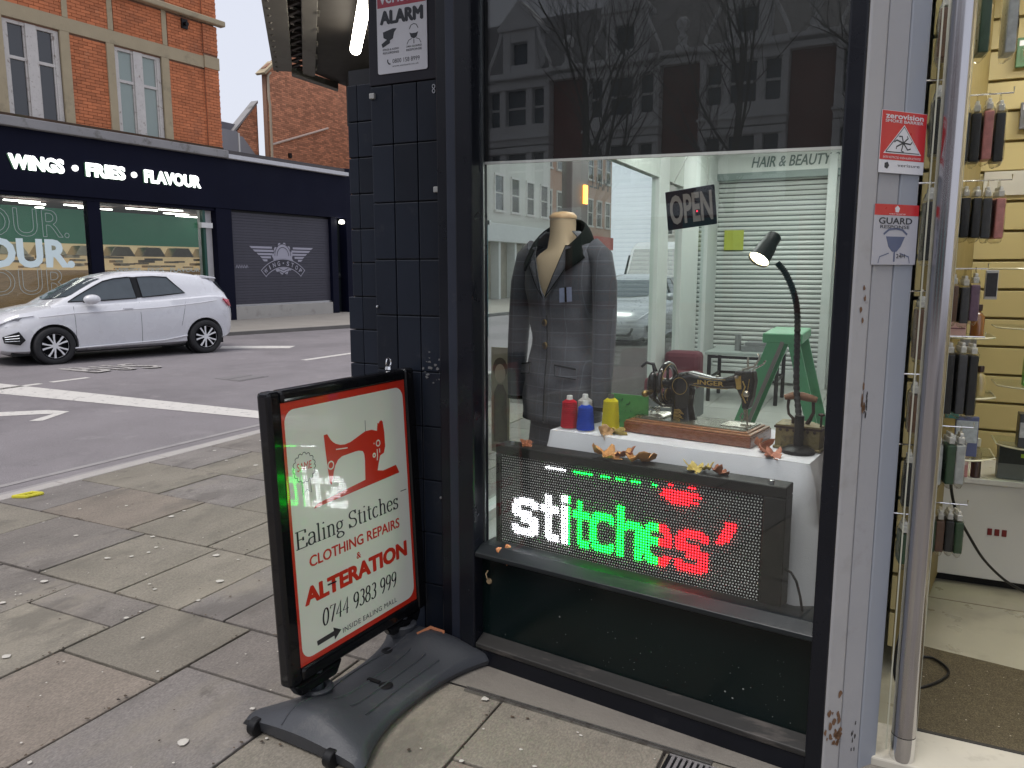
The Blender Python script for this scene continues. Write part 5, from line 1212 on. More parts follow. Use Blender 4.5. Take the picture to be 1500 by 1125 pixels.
# perimeter skirt with folds
per = []
def edge(p, q_, n, o):
    for i in range(n): per.append((Vector(p).lerp(Vector(q_), i/n), o))
edge((0,0),(TW,0),60,(0,1)); edge((TW,0),(TW,-TDp),30,(1,0)); edge((TW,-TDp),(0,-TDp),50,(0,-1)); edge((0,-TDp),(0,0),30,(-1,0))
NP = len(per); LV = 14; vs = []; fs = []
qq = random.Random(2)
for l in range(LV+1):
    k = l/LV
    for i, (p, o) in enumerate(per):
        corner = min(abs(i-0), abs(i-60), abs(i-90), abs(i-140), abs(i-NP))
        fold = .5*sin(i*.42)+.32*sin(i*.97+1.3)+.25*sin(i*1.9+.5)
        amp = .032*k**1.1 * (1.6 if corner < 10 else .8)
        rr = .010*(1-math.cos(min(1,k*9)*pi/2)) if k < .12 else .010
        out = rr + (.006+amp*(fold+.55)+.025*k*(1 if corner < 6 else .3))
        z = TZ+.002 - (0 if k == 0 else .012*min(1,k*9)) - .50*k - (.035*sin(i*.11) + .015*sin(i*.45))*k*k
        vs.append((p.x+o[0]*out, z, p.y+o[1]*out) if 0 else (p.x+o[0]*(out if k else .0), z, p.y+o[1]*(out if k else 0)))
for l in range(LV):
    for i in range(NP): j = (i+1) % NP; fs.append((l*NP+i, l*NP+j, (l+1)*NP+j, (l+1)*NP+i))
b = MB(TM_); b.add(vs, fs, None, True)
NU, NV = 30, 16
def topf(u, v): return (u*TW, TZ+.002+.0012*sin(u*9+v*4)+(.003*math.exp(-((u-.46)/.01)**2)), -TDp*v)
b.grid(topf, NU, NV); tc_ = tag(b.build('tablecloth', M_CLOTH, None, smooth=80), 'white cotton cloth draped over the display table under the sewing machine', 'tablecloth')
MB(WF(.06)).box(-.02,.43,-.62,1.24,.452,-.01).build('display_shelf', mat('dark display floor', (.045,.045,.045), .6), None)
struct(bpy.data.objects['display_shelf'])
# leaves
M_LEAF = mat('dry orange leaf', (.55,.26,.08), .65, var=.35, vs=30, bump=.5, bs=80); M_LEAFB = mat('dry brown leaf', (.30,.10,.045), .7, var=.4, vs=30, bump=.5, bs=80); M_LEAFY = mat('yellow leaf', (.50,.38,.10), .6, var=.35, vs=30, bump=.4, bs=80)
def leaf(p, s, rz, curl, m, label, tilt=0.0, seed=1, group=None):
    q = random.Random(seed); b = MB(Matrix.Translation(p) @ Matrix.Rotation(rz,4,'Z') @ Matrix.Rotation(tilt,4,'X'))
    lobes = [0,.55,.35,.85,.50,1.0,.55,.95,.5,.8,.3,.45]
    n = 24; rows_ = 5; vs = [(0,0,0)]; 
    for r in range(1, rows_+1):
        for k in range(n):
            a = 2*pi*k/n; rad = s*(.42+.62*abs(math.cos(2.5*(a-pi/2)))**.7*(.55+.45*sin(a*.5)**2))*r/rows_
            x, y = rad*cos(a), rad*sin(a)
            z = curl*s*((x/s)**2*.9 + (y/s)**2*.25) + s*.16*sin(a*5+seed)*r/rows_ + s*.12*sin(x/s*7+seed)*cos(y/s*6) + q.uniform(-.05,.05)*s
            vs.append((x, y, z))
    fs = [(0, 1+k, 1+(k+1)%n) for k in range(n)]
    for r in range(rows_-1):
        for k in range(n): fs.append((1+r*n+k, 1+(r+1)*n+k, 1+(r+1)*n+(k+1)%n, 1+r*n+(k+1)%n))
    zmin = min(v[2] for v in vs); vs = [(x, y, z-zmin) for x, y, z in vs]
    b.add(vs, fs, None, True); b.tube([(0,-s*.3,-zmin*.6),(0,-s*.8,-zmin+.1*s),(s*.1,-s*1.15,-zmin+.25*s)], s*.025, 4)
    o = b.build('dry_leaf', m, None, smooth=60); so2 = o.modifiers.new('s','SOLIDIFY'); so2.thickness = .0008
    return tag(o, label, 'leaf', group)
def onled(u): return LM @ Vector((u, .8795, -.045))
leaf(onled(.12), .030, .4, .9, M_LEAFB, 'brown curled leaf furthest left on top of the LED board', .5, 3)
leaf(onled(.46)+Vector((0,-.01,.004)), .062, 1.1, .8, M_LEAF, 'large orange leaf, left one of the big pair on the LED board', .25, 5)
leaf(onled(.58)+Vector((0,0,.0)), .066, 2.6, .7, M_LEAF, 'large orange veined leaf, right one of the big pair on the LED board', .2, 8)
leaf(onled(.53)+Vector((0,.0,.012)), .045, 4.0, .9, M_LEAFB, 'brown leaf lying between the two big orange leaves', .3, 9)
leaf(onled(.79), .040, .3, .9, M_LEAFY, 'yellow leaf towards the right end of the LED board', .3, 11)
leaf(onled(.87), .036, 1.9, 1.0, M_LEAFB, 'reddish leaf at the right of the yellow leaf on the LED board', .4, 13)
leaf(onled(.83)+Vector((0,0,.006)), .03, 3.9, 1.0, M_LEAFY, 'small yellow leaf tucked between the yellow and reddish leaves', .3, 15)
leaf(WF(.09) @ Vector((.105,.462,.03)), .040, .2, 1.1, mat('terracotta leaf', (.52,.19,.07), .6, var=.25, vs=25), 'terracotta coloured curled leaf on the sill at the left foot of the LED board', 1.1, 17)
leaf(WF(.09) @ Vector((.025,.462,.04)), .016, .9, 1.0, mat('pale leaf', (.5,.48,.42), .7), 'tiny pale leaf scrap at the left end of the sill', .2, 18)
def ontab(u, w_, dz=0): return TM_ @ Vector((u, TZ+.004+dz, -w_))
leaf(ontab(.225,.035), .042, .8, 1.1, mat('tan leaf', (.45,.27,.12), .6, var=.3, vs=25), 'tan curled leaf leaning against the yellow thread spool', .9, 21)
leaf(ontab(.26,.06), .038, 2.4, 1.0, M_LEAFY, 'yellowish leaf between the spools and the wooden machine base', .7, 22)
leaf(ontab(.855,.035), .045, .4, .8, mat('pink brown leaf', (.42,.17,.11), .6, var=.3, vs=25), 'pinkish brown leaf in front of the flat iron', .3, 24)
leaf(ontab(.80,.07,.01), .045, 2.0, 1.2, M_LEAFB, 'brown leaf standing between the machine base and the flat iron', .9, 25)
# spools
def spool(u, w_, col, name, label, h=.125):
    p = ontab(u, w_); t = thing('thread_spool', label, 'thread spool', tuple(p), group='thread cones in the display')
    Ms = Matrix.Translation(p)
    m = mat('thread '+name, col, .75, var=.1, vs=30, bump=.8, bs=400, stretch=(.2,.2,12), spec=.15)
    b = MB(Ms); prof_ = [(.0,.004),(.033,.004)]; n = 26
    for i in range(n+1):
        z = .006+(h-.028)*i/n; r = .035-.007*i/n+(.0012 if i % 2 else 0) - (.004 if i == n else 0); prof_.append((r, z))
    prof_ += [(.016,h-.016),(.0,h-.015)]; b.lathe(prof_, 24); b.build('thread', m, t, smooth=30)
    b = MB(Ms); b.lathe([(.0,.0),(.030,.0),(.030,.004),(.0,.004)], 20); b.lathe([(.013,h-.018),(.011,h),(.007,h),(.006,h-.01)], 16); b.build('cone_core', M_WHITE if name != 'yellow' else mat('dark cone', (.08,.08,.06), .5), t)
spool(.050,.065,(.62,.006,.025),'red','red thread cone, leftmost on the white cloth',.132)
spool(.125,.060,(.012,.07,.58),'blue','blue thread cone between the red and yellow cones',.118)
spool(.222,.085,(.78,.66,.015),'yellow','yellow thread cone nearest the sewing machine',.150)
spool(.085,.130,(.62,.60,.58),'white','white thread cone half hidden behind the red and blue cones',.132)
gb_ = thing('green_card', 'green patterned card standing behind the yellow thread cone', 'card', tuple(ontab(.22,.20)))
Gm = frame(ontab(.135,.20), TD, (0,0,1)); MB(Gm).box(0,0,0,.195,.135,.004).build('card', mat('leaf green card', (.06,.24,.06), .5, var=.4, vs=25), gb_)
b = MB(Gm); q = random.Random(8)
for i in range(26):
    u, v, r = q.uniform(.01,.185), q.uniform(.01,.125), q.uniform(.004,.012); a = q.uniform(0,3)
    b.prism([(u,v),(u+r*cos(a),v+r*sin(a)),(u+1.6*r*cos(a+.5),v+1.6*r*sin(a+.5))], .004, .0046+.0001*i)
b.build('pattern', mat('dark green print', (.02,.09,.03), .5), gb_)

# ---------------------------------------------------------------- antique sewing machine
sm = thing('sewing_machine', 'antique black and gold hand crank sewing machine on a wooden base', 'sewing machine', tuple(ontab(.52,.13)))
M_JAP = mat('black japanned iron', (.006,.005,.004), .16, var=.5, vs=8, coat=.6, rvar=.05, spec=.3); M_GOLD = mat('worn gold decal', (.50,.34,.10), .38, .7, var=.4, vs=60); M_WOOD = mat('varnished mahogany', (.16,.048,.020), .28, var=.4, vs=14, stretch=(1,9,9), coat=.5); M_WOOD2 = mat('pale moulding wood', (.30,.13,.055), .3, var=.3, vs=14, stretch=(1,9,9), coat=.5)
M_STEEL = mat('dull nickel', (.45,.42,.36), .28, 1, var=.15, vs=20); M_BRASS = mat('tarnished brass', (.27,.18,.065), .35, 1, var=.3, vs=15)
# base box: corners traced on the cloth
Sd = Vector((.48,-.092,0)).normalized(); S0 = Vector((-.892,2.850,0)); SMx = frame(S0, Sd, (0,0,1)); BL, BD = .505, .225
zt = TZ+.004
b = MB(SMx); b.box(0,zt,-BD,BL,zt+.040,0); b.build('wooden_base', M_WOOD, sm, bevel=.004)
b = MB(SMx); b.box(.004,zt+.040,-BD+.004,BL-.004,zt+.047,-.004); b.box(.018,zt+.047,-BD+.018,BL-.018,zt+.053,-.018); b.build('base_moulding', M_WOOD2, sm, bevel=.003)
b = MB(SMx); b.box(.030,zt+.053,-BD+.03,BL-.03,zt+.057,-.030); b.build('bed_plate', mat('greenish worn bed', (.12,.115,.08), .25, .5, var=.2, coat=.4), sm, bevel=.002)
b = MB(SMx); b.box(.03,zt+.057,-.15,.14,zt+.062,-.05); b.box(BL-.14,zt+.0575,-.16,BL-.04,zt+.060,-.07); b.build_each('slide_plate', M_STEEL, sm)
# arm and head: cross sections swept along a spine, seen side on
A0_ = SMx @ Vector((0,0,-BD*.5)); AMx = frame((A0_.x, A0_.y, 0), Sd, (0,0,1))
def sweep(pts, seg=14):
    rings = []
    for i, (u, z, hw, hd) in enumerate(pts):
        a = pts[max(0,i-1)]; c = pts[min(len(pts)-1,i+1)]; dx, dz = c[0]-a[0], c[1]-a[1]; l = math.hypot(dx,dz); nx_, nz_ = -dz/l, dx/l
        ring = []
        for k in range(seg):
            an = 2*pi*k/seg; ca, sa = cos(an), sin(an); e = .75
            ring.append((u+nx_*hw*math.copysign(abs(ca)**e,ca), z+nz_*hw*math.copysign(abs(ca)**e,ca), hd*math.copysign(abs(sa)**e,sa)))
        rings.append(ring)
    return rings
k0 = .03
b = MB(AMx)
b.loft(sweep([(.175+k0,.962,.052,.045),(.172+k0,.975,.048,.042),(.168+k0,1.00,.046,.038),(.165+k0,1.035,.042,.034),(.165+k0,1.08,.047,.036),(.170+k0,1.115,.048,.036),(.185+k0,1.133,.036,.034),(.205+k0,1.140,.030,.032),(.24+k0,1.137,.025,.027),(.29+k0,1.131,.023,.025),(.335+k0,1.134,.023,.025),(.365+k0,1.141,.026,.025),(.385+k0,1.147,.030,.025)]))
b.ell((.166+k0,1.115,0), .046, .047, .035, 18, 10)
b.build('arm', M_JAP, sm, smooth=70)
b = MB(AMx); b.prism([(.372+k0,1.185),(.440+k0,1.190),(.447+k0,1.150),(.440+k0,1.09),(.428+k0,1.045),(.405+k0,1.045),(.400+k0,1.085),(.383+k0,1.115),(.362+k0,1.125),(.365+k0,1.150)], -.024, .024); b.build('head', M_JAP, sm, bevel=.008, bseg=3)
b = MB(AMx); b.prism([(.376+k0,1.160),(.398+k0,1.17),(.402+k0,1.12),(.385+k0,1.118)], .024, .026); b.text('SINGER', .215+k0, .335+k0, 1.124, 1.142, .0275, off=.04)
b.stroke([(.20+k0,1.119),(.28+k0,1.113),(.35+k0,1.115)], .002,.002,.0242); b.stroke([(.20+k0,1.155),(.27+k0,1.148),(.34+k0,1.149)], .002,.002,.0245)
for i in range(9): b.stroke([(.147+k0+.0*i,.974+i*.0055),(.165+k0,.978+i*.0055),(.188+k0-(i%3)*.006,.973+i*.0055)], .003,.003,.047-.0011*i)
b.stroke(A_(.166+k0,1.112,.030,.032,0,360,24), .0018,.0018,.0365); b.stroke([(.405+k0,1.15),(.415+k0,1.13),(.405+k0,1.10),(.42+k0,1.07)], .005,.005,.0245); b.stroke([(.43+k0,1.16),(.425+k0,1.12),(.425+k0,1.08)], .002,.002,.0245)
b.build('gold_decal', M_GOLD, sm)
b = MB(AMx)
b.tube([(.413+k0,1.19,.0),(.413+k0,1.235,.0)], .004, 8); b.tube([(.408+k0,1.045,0),(.412+k0,1.00,0)], .005, 8); b.tube([(.420+k0,1.05,.008),(.424+k0,.985,.008)], .0035, 8)
b.box(.400+k0,.984,-.010,.432+k0,.990,.014); b.tube([(.404+k0,1.03,.012),(.398+k0,1.015,.014),(.404+k0,1.0,.014),(.412+k0,1.012,.012)], .003, 6)
b.lathe([(0,0),(.012,0),(.012,.006),(.005,.010),(0,.01)], 12, Matrix.Translation((.422+k0,1.105,.025))); b.lathe([(0,0),(.007,0),(.006,.02),(0,.022)], 10, Matrix.Translation((.385+k0,1.165,.02)))
b.tube([(.395+k0,1.19,.005),(.44+k0,1.205,.01),(.458+k0,1.235,.008),(.448+k0,1.250,.0)], .004, 6); b.tube([(.43+k0,1.19,.0),(.470+k0,1.215,.0),(.478+k0,1.228,.004)], .0035, 6); b.tube([(.30+k0,1.150,.0),(.30+k0,1.160,.0)], .007, 8)
b.build('needle_bar', M_STEEL, sm, smooth=60)
# hand wheel, crank and gear at the left
b = MB(AMx)
def ringw(cx, cz, r, rr, w_): b.tube([(cx+(.0)*cos(a), cz+r*sin(a), w_+r*cos(a)) for a in [2*pi*k/32 for k in range(32)]], rr, 8, closed=True)
ringw(.098+k0,1.112,.076,.012,0); b.cyl((.085+k0,1.112,0),(.130+k0,1.112,0),.020,16)
for k in range(5): a = 2*pi*k/5+.3; b.tube([(.098+k0,1.112,0),(.098+k0,1.112+.066*sin(a),.066*cos(a))], .006, 6)
b.build('hand_wheel', M_JAP, sm, smooth=60)
b = MB(AMx); ringw(.108+k0,1.112,.0765,.0025,0); b.cyl((.082+k0,1.112,0),(.086+k0,1.112,0),.022,16); b.cyl((.112+k0,1.075,.030),(.118+k0,1.075,.030),.024,18); b.build('wheel_rim', M_BRASS, sm)
b = MB(AMx); b.ell((.045+k0,1.100,.02), .022, .058, .024, 16, 10); b.tube([(.05+k0,1.155,.01),(.04+k0,1.185,.01),(.015+k0,1.190,.015),(-.005+k0,1.172,.02)], [.010,.008,.007,.006], 8); b.tube([(.05+k0,1.05,.01),(.09+k0,1.03,.01),(.13+k0,1.035,.01)], .014, 8); b.prism([(.045+k0,1.04),(.12+k0,1.03),(.12+k0,1.055),(.06+k0,1.07)], -.015, .02)
b.build('crank_housing', M_JAP, sm, smooth=60)
b = MB(AMx); b.tube([(.052+k0,1.08,.045),(.052+k0,1.08,.085)], .010, 10); b.ell((.052+k0,1.08,.095), .014,.014,.020); b.build('crank_handle', M_BRASS, sm)
b = MB(AMx); q = random.Random(6)
b.prism([(.0+k0,.985),(.085+k0,.992),(.10+k0,.986),(.0+k0,.979)], -.05,.03)
for i in range(9): b.ell((.02+k0+q.uniform(0,.06),.995+q.uniform(0,.02),q.uniform(-.03,.03)), .006,.005,.006,8,5)
b.tube([(.01+k0,1.0,0),(.03+k0,1.015,.01),(.06+k0,1.0,.0)], .003, 6); b.build('bobbin_winder', M_STEEL, sm)

# ---------------------------------------------------------------- flat iron
fi = thing('charcoal_iron', 'old brass coloured box iron with arched handle at the right end of the cloth', 'iron', tuple(ontab(.885,.10)))
IM = frame(Vector((-.322,2.815,0)), Vector((.99,-.12,0)), (0,0,1))
M_IRON = mat('pitted brass iron', (.20,.16,.075), .5, .6, var=.5, vs=30, bump=.5, bs=60, dirt=[((.05,.04,.03), .7, 18, .55), ((.20,.26,.18), .4, 25, .62)]); M_IROND = mat('dark iron', (.05,.03,.025), .45, .6, var=.4)
z0 = TZ+.004
b = MB(IM); P = [(0,0),(.15,0),(.155,-.055),(.10,-.11),(0,-.11)]
rot = Matrix(((1,0,0,0),(0,0,1,0),(0,1,0,0),(0,0,0,1)))
b.prism(P, z0+.008, z0+.080, rot); b.prism([(-.006,.006),(.156,.006),(.162,-.06),(.105,-.118),(-.006,-.118)], z0, z0+.010, rot); b.build('body', M_IRON, fi, bevel=.003)
b = MB(IM); b.prism([(-.004,.003),(.154,.003),(.158,-.058),(.102,-.113),(-.004,-.113)], z0+.074, z0+.082, rot)
for i in range(6): b.lathe([(.0055,0),(0,.003)], 8, Matrix.Translation((.018+i*.023,z0+.069,.0035)))
b.build('lid_band', M_IROND, fi)
MB(IM).prism([(0,0),(.15,0),(.153,-.055),(.10,-.108),(0,-.108)], z0+.082, z0+.087, rot).build('lid', M_IRON, fi)
b = MB(IM)
b.tube([(.050,z0+.087,-.04),(.050,z0+.105,-.04),(.034,z0+.120,-.04),(.030,z0+.145,-.04),(.032,z0+.175,-.04)], [.006,.006,.005,.005,.006], 8)
b.tube([(.095,z0+.087,-.05),(.105,z0+.105,-.05),(.115,z0+.130,-.05),(.112,z0+.175,-.05)], [.008,.007,.006,.006], 8)
b.build_each('handle_bracket', M_IROND, fi)
b = MB(IM); b.tube([(.018,z0+.178,-.04),(.045,z0+.186,-.042),(.075,z0+.186,-.045),(.105,z0+.180,-.05),(.125,z0+.176,-.05)], [.010,.014,.015,.013,.010], 12); b.build('handle', mat('worn wooden grip', (.22,.10,.05), .5, var=.3, vs=20), fi)
b = MB(IM); b.tube([(.148,z0+.087,-.02),(.148,z0+.125,-.02)], .004, 8); b.ell((.148,z0+.130,-.02), .012,.006,.007); b.build('lid_latch', M_IROND, fi)

# ---------------------------------------------------------------- gooseneck lamp, lit
gl = thing('gooseneck_lamp', 'black gooseneck lamp with lit head bending over the sewing machine', 'lamp', tuple(ontab(.94,.17)))
lb = ontab(.915,.14)
b = MB(Matrix.Translation(lb)); b.lathe([(0,0),(.055,0),(.055,.012),(.04,.02),(.012,.026),(0,.026)], 24); b.build('base', M_BLACK, gl)
pth = [lb+Vector((0,0,.02)), lb+Vector((0,0,.10)), Vector((-.262,2.84,1.15)), Vector((-.266,2.83,1.30)), Vector((-.270,2.81,1.41)), Vector((-.285,2.795,1.48)), Vector((-.312,2.785,1.54)), Vector((-.340,2.78,1.575))]
pp_ = smooth_path(pth, 14)
b = MB(); b.tube(pp_, [.0095 + (.0022 if i % 2 else 0) for i in range(len(pp_))], 10); b.build('gooseneck', M_BLACK, gl, smooth=20)
b = MB(); b.tube([lb+Vector((0,0,.02)), lb+Vector((0,0,.13))], .016, 12); b.build('lower_stem', M_BLACK, gl)
hd1 = Vector((-.356,2.795,1.662)); hd2 = Vector((-.396,2.735,1.582)); dd_ = (hd2-hd1).normalized()
Mh = Matrix.Translation(hd1) @ Vector((0,0,1)).rotation_difference(dd_).to_matrix().to_4x4()
b = MB(Mh); b.lathe([(0,-.008),(.020,-.008),(.025,-.002),(.027,.035),(.030,.040),(.036,.104),(.0375,.106),(.0355,.104),(.030,.085),(.0,.080)], 24); b.build('lamp_head', mat('gloss black head', (.008,.008,.008), .45, spec=.3), gl, smooth=35)
b = MB(Mh); b.lathe([(0,.098),(.0335,.098)], 24); b.build('bulb', emat('lamp glow', (1,.86,.58), 22), gl)
# cord hung OPEN sign
op = thing('open_sign', 'tilted black OPEN sign hanging on strings inside the glass', 'sign', (-.63,2.75,1.76))
O1, O2, O3 = Vector((-.712,2.76,1.690)), Vector((-.545,2.745,1.708)), Vector((-.726,2.76,1.822))
u_ = (O2-O1).normalized(); OM = frame(O1, u_, (O3-O1)-u_*((O3-O1).dot(u_))); ow, oh = (O2-O1).length, .135
MB(OM).box(-.004,0,-.010,ow+.004,oh,0).build('case', mat('dark open case', (.010,.014,.022), .5, spec=.2), op, bevel=.003)
MB(OM).text('OPEN', .010, ow-.006, .016, oh-.016, .0015, coff=.03).build('lettering', mat('grey letters', (.23,.215,.20), .6), op)
MB(OM).box(.106,.050,.0026,.110,.054,.004).build('red_indicator', emat('red indicator', (1,.02,.05), 3), op)
b = MB(); b.tube([OM @ Vector((.012,oh,-.005)), (-.640,2.78,1.98)], .0011, 4); b.tube([OM @ Vector((ow-.02,oh,-.005)), (-.590,2.78,1.98)], .0011, 4); b.build_each('hanging_string', mat('clear string', (.4,.42,.4), .4), op)

# ---------------------------------------------------------------- tailor's dummy in a tweed blazer
BMx = place(-1.225, 3.02, 0, radians(-16)) @ Matrix.Diagonal((.92,.92,1,1))
mn = thing('tailors_dummy', 'headless cream tailors dummy wearing a grey tweed blazer', 'mannequin', (-1.235,3.02,.1), radians(-16))
# profile rings, local: x right, -y front
def ring(z, rx, ry, cx=0, cy=0, n=32, p=.85): return [(cx+rx*math.copysign(abs(cos(2*pi*k/n))**p, cos(2*pi*k/n)), cy+ry*math.copysign(abs(sin(2*pi*k/n))**p, sin(2*pi*k/n)), z) for k in range(n)]
b = MB(BMx); b.loft([ring(z, rx, ry) for z, rx, ry in ((.95,.150,.10),(1.05,.165,.105),(1.20,.135,.09),(1.28,.125,.088),(1.40,.140,.10),(1.50,.155,.10),(1.58,.16,.085),(1.615,.12,.07),(1.64,.070,.06),(1.70,.056,.056),(1.765,.056,.058))]); b.build('dummy_body', mat('cream jersey', (.46,.36,.24), .85, var=.06, bump=.1, bs=200), mn, smooth=80)
b = MB(BMx); b.loft([ring(z, r, r) for z, r in ((1.760,.059),(1.770,.060),(1.785,.045),(1.790,.01))]); b.build('neck_cap', mat('beech cap', (.42,.27,.13), .5), mn, smooth=60)
b = MB(BMx); b.tube([(0,0,.1),(0,0,.95)], .02, 10); b.build('stand', M_BLACK, mn)
def tweed():
    m = mat('grey blue tweed', (.085,.089,.104), .95, var=.18, vs=60, bump=.3, bs=260, sheen=.15, spec=.2, fine=.25, fs=500)
    nt = m.node_tree; N = nt.nodes; L = nt.links; bs = N['Principled BSDF']; src = bs.inputs['Base Color'].links[0].from_socket
    tc = N.new('ShaderNodeTexCoord'); sx = N.new('ShaderNodeSeparateXYZ'); L.new(tc.outputs['Object'], sx.inputs[0])
    def stripes(sock, per, wd, ph=0):
        a = N.new('ShaderNodeMath'); a.operation = 'ADD'; L.new(sock, a.inputs[0]); a.inputs[1].default_value = 10+ph
        mm = N.new('ShaderNodeMath'); mm.operation = 'MODULO'; L.new(a.outputs[0], mm.inputs[0]); mm.inputs[1].default_value = per
        lt = N.new('ShaderNodeMath'); lt.operation = 'LESS_THAN'; L.new(mm.outputs[0], lt.inputs[0]); lt.inputs[1].default_value = wd; return lt.outputs[0]
    cur = src
    for sock, per, wd, ph, col, f in ((sx.outputs[2],.058,.0035,0,(.22,.235,.27),.34),(sx.outputs[0],.062,.0030,.01,(.19,.205,.24),.28),(sx.outputs[2],.058,.0025,.012,(.14,.07,.06),.22),(sx.outputs[0],.062,.0022,.02,(.14,.07,.06),.2)):
        s = stripes(sock, per, wd, ph); ml = N.new('ShaderNodeMath'); ml.operation = 'MULTIPLY'; L.new(s, ml.inputs[0]); ml.inputs[1].default_value = f
        x = N.new('ShaderNodeMix'); x.data_type = 'RGBA'; L.new(ml.outputs[0], x.inputs[0]); L.new(cur, x.inputs[6]); x.inputs[7].default_value = (*col,1); cur = x.outputs[2]
    L.new(cur, bs.inputs['Base Color']); return m
M_TWEED = tweed(); M_VELV = mat('black velvet', (.006,.009,.008), .95, var=.3, spec=.1)
# jacket body as open front shell: angle from front edge round the back to the other front edge
JR = [(.915,.205,.135,.0),(1.0,.200,.132,0),(1.10,.190,.125,0),(1.20,.156,.112,0),(1.28,.150,.108,0),(1.36,.165,.116,0),(1.46,.188,.122,0),(1.54,.198,.112,0),(1.595,.190,.092,0),(1.63,.130,.075,.01),(1.655,.085,.066,.015)]
OPENZ = 1.44
def vopen(z):  # half opening of the V in x at height z
    return 0.0 if z <= OPENZ else .105*((z-OPENZ)/(1.60-OPENZ))**.8
rings = []; NA = 44
zz = [.915+(1.655-.915)*i/30 for i in range(31)]
def jr(z): return interp([(a[0],a[1],a[2]) for a in JR], z)
for z in zz:
    rx, ry = jr(z); xo = min(vopen(z), rx*.9); a0 = math.asin(max(-.95,min(.95,xo/rx))); rg = []
    for k in range(NA+1):
        a = -pi/2 + a0 + (2*pi-2*a0)*k/NA
        w_ = .004*sin(z*40+a*3)*(1 if z < 1.5 else .3)
        rg.append(((rx+w_)*math.copysign(abs(cos(a))**.9,cos(a)), (ry+w_)*math.copysign(abs(sin(a))**.9,sin(a)), z))
    rings.append(rg)
b = MB(BMx); b.loft(rings, cap=False, closed=False); bl = b.build('blazer_body', M_TWEED, mn, smooth=80)
m_ = bl.modifiers.new('s','SOLIDIFY'); m_.thickness = .006
for s in (-1, 1):
    b = MB(BMx); P = [(s*.165,.0,1.592),(s*.215,.0,1.560),(s*.238,-.005,1.48),(s*.246,-.012,1.36),(s*.250,-.02,1.25),(s*.250,-.030,1.13),(s*.246,-.035,1.00)]
    rr = [.044,.052,.055,.053,.050,.047,.044]; b.tube(P, rr, 18); b.build('sleeve', M_TWEED, mn, smooth=80)
    b = MB(BMx); b.tube([P[-1], (s*.246,-.036,.985)], [.0455,.044], 18); b.build('cuff', M_VELV, mn)
    # lapel
    def fy(x, z): 
        rx, ry = jr(z); q_ = min(.97, abs(x)/rx); return -ry*(1-q_**2)**.48 - .010
    lp = [(0.006,1.362),(.038,1.40),(.075,1.455),(.112,1.515),(.098,1.535),(.122,1.552),(.108,1.600),(.085,1.603),(.072,1.545),(.045,1.465),(.018,1.39)]
    lp = [(x, 1.44+(z-1.362)*.69) for x, z in lp]; v = [(s*x, fy(x,z)-.003, z) for x, z in lp]; n = len(v)
    b = MB(BMx); c_ = (s*.075, fy(.075,1.53)-.007, 1.53)
    b.add(v+[(x,y+.006,z) for x,y,z in v]+[c_], [((i,(i+1)%n,2*n) if s > 0 else ((i+1)%n,i,2*n)) for i in range(n)] + [(i,(i+1)%n,n+(i+1)%n,n+i) for i in range(n)]); b.build('lapel', M_TWEED, mn); b = MB(BMx); b.tube([(p[0],p[1]-.001,p[2]) for p in v], .0017, 5, closed=True); b.build('lapel', M_VELV, mn)
    # flap pocket
    pc = [(.070,1.105),(.158,1.090),(.160,1.050),(.075,1.062)]
    v = [(s*x, fy(x,z)-.010, z+.06) for x, z in pc]
    b = MB(BMx); n = 4; b.add(v+[(x,y-.006,z) for x,y,z in v], [(4,5,6,7) if s > 0 else (7,6,5,4)] + [(i,(i+1)%n,n+(i+1)%n,n+i) for i in range(n)]); b.build('pocket_flap', M_TWEED, mn, bevel=.002)
    b = MB(BMx); b.tube([(v[0][0],v[0][1]-.007,v[0][2]+.002),(v[1][0],v[1][1]-.007,v[1][2]+.002)], .0035, 6); b.tube([(v[0][0],v[0][1]-.007,v[0][2]),(v[3][0],v[3][1]-.007,v[3][2]),(v[2][0],v[2][1]-.007,v[2][2])], .0018, 5); b.build('pocket_piping', M_VELV, mn)
def colf(u, v):
    ph = -.80*pi + 1.60*pi*u          # 0 = nape, +-.8pi = front ends at the lapel notches
    f = abs(ph)/(.80*pi); zc = 1.672 - .085*f**2.2; rr_ = .080 + .046*f**1.5 + .050*v
    y_ = .014 + rr_*.82*cos(ph) - .010*f
    return (rr_*sin(ph)*(1+.10*f), y_ - .012*f*v, zc + .022*(1-f*.6) - .058*v*(1+.25*f) + .012*sin(pi*v))
b2 = MB(BMx); b2.grid(colf, 40, 5); o = b2.build('collar', M_VELV, mn, smooth=80); m_ = o.modifiers.new('s','SOLIDIFY'); m_.thickness = .007; m_.offset = 1
b = MB(BMx); b.tube([(.004,-jr(z)[1]-.003,z) for z in [.925+.44*k/14 for k in range(15)]], .0025, 5); b.build('front_edge', M_VELV, mn)
for z in (1.335,1.240):
    b = MB(BMx); b.lathe([(0,.009),(.012,.008),(.015,.005),(.015,0)], 16, Matrix.Translation((-.006,-jr(z)[1]-.004,z)) @ Matrix.Rotation(pi/2,4,'X')); b.build('button', M_BRASS, mn)
b = MB(BMx)
v = [(x, fy(x,z)-.012, z) for x, z in ((.085,1.47),(.135,1.475),(.135,1.425),(.085,1.42))]
b.add(v, [(3,2,1,0)]); b.build('pocket_square', mat('blue grey square', (.20,.23,.34), .7, var=.3, vs=40), mn)
b = MB(BMx); x0, x1 = .085,.135
b.add([(.108,fy(.108,1.47)-.0135,1.474),(.116,fy(.116,1.47)-.0135,1.474),(.116,fy(.116,1.42)-.0135,1.423),(.108,fy(.108,1.42)-.0135,1.423)], [(3,2,1,0)]); b.build('square_stripe', M_VELV, mn)
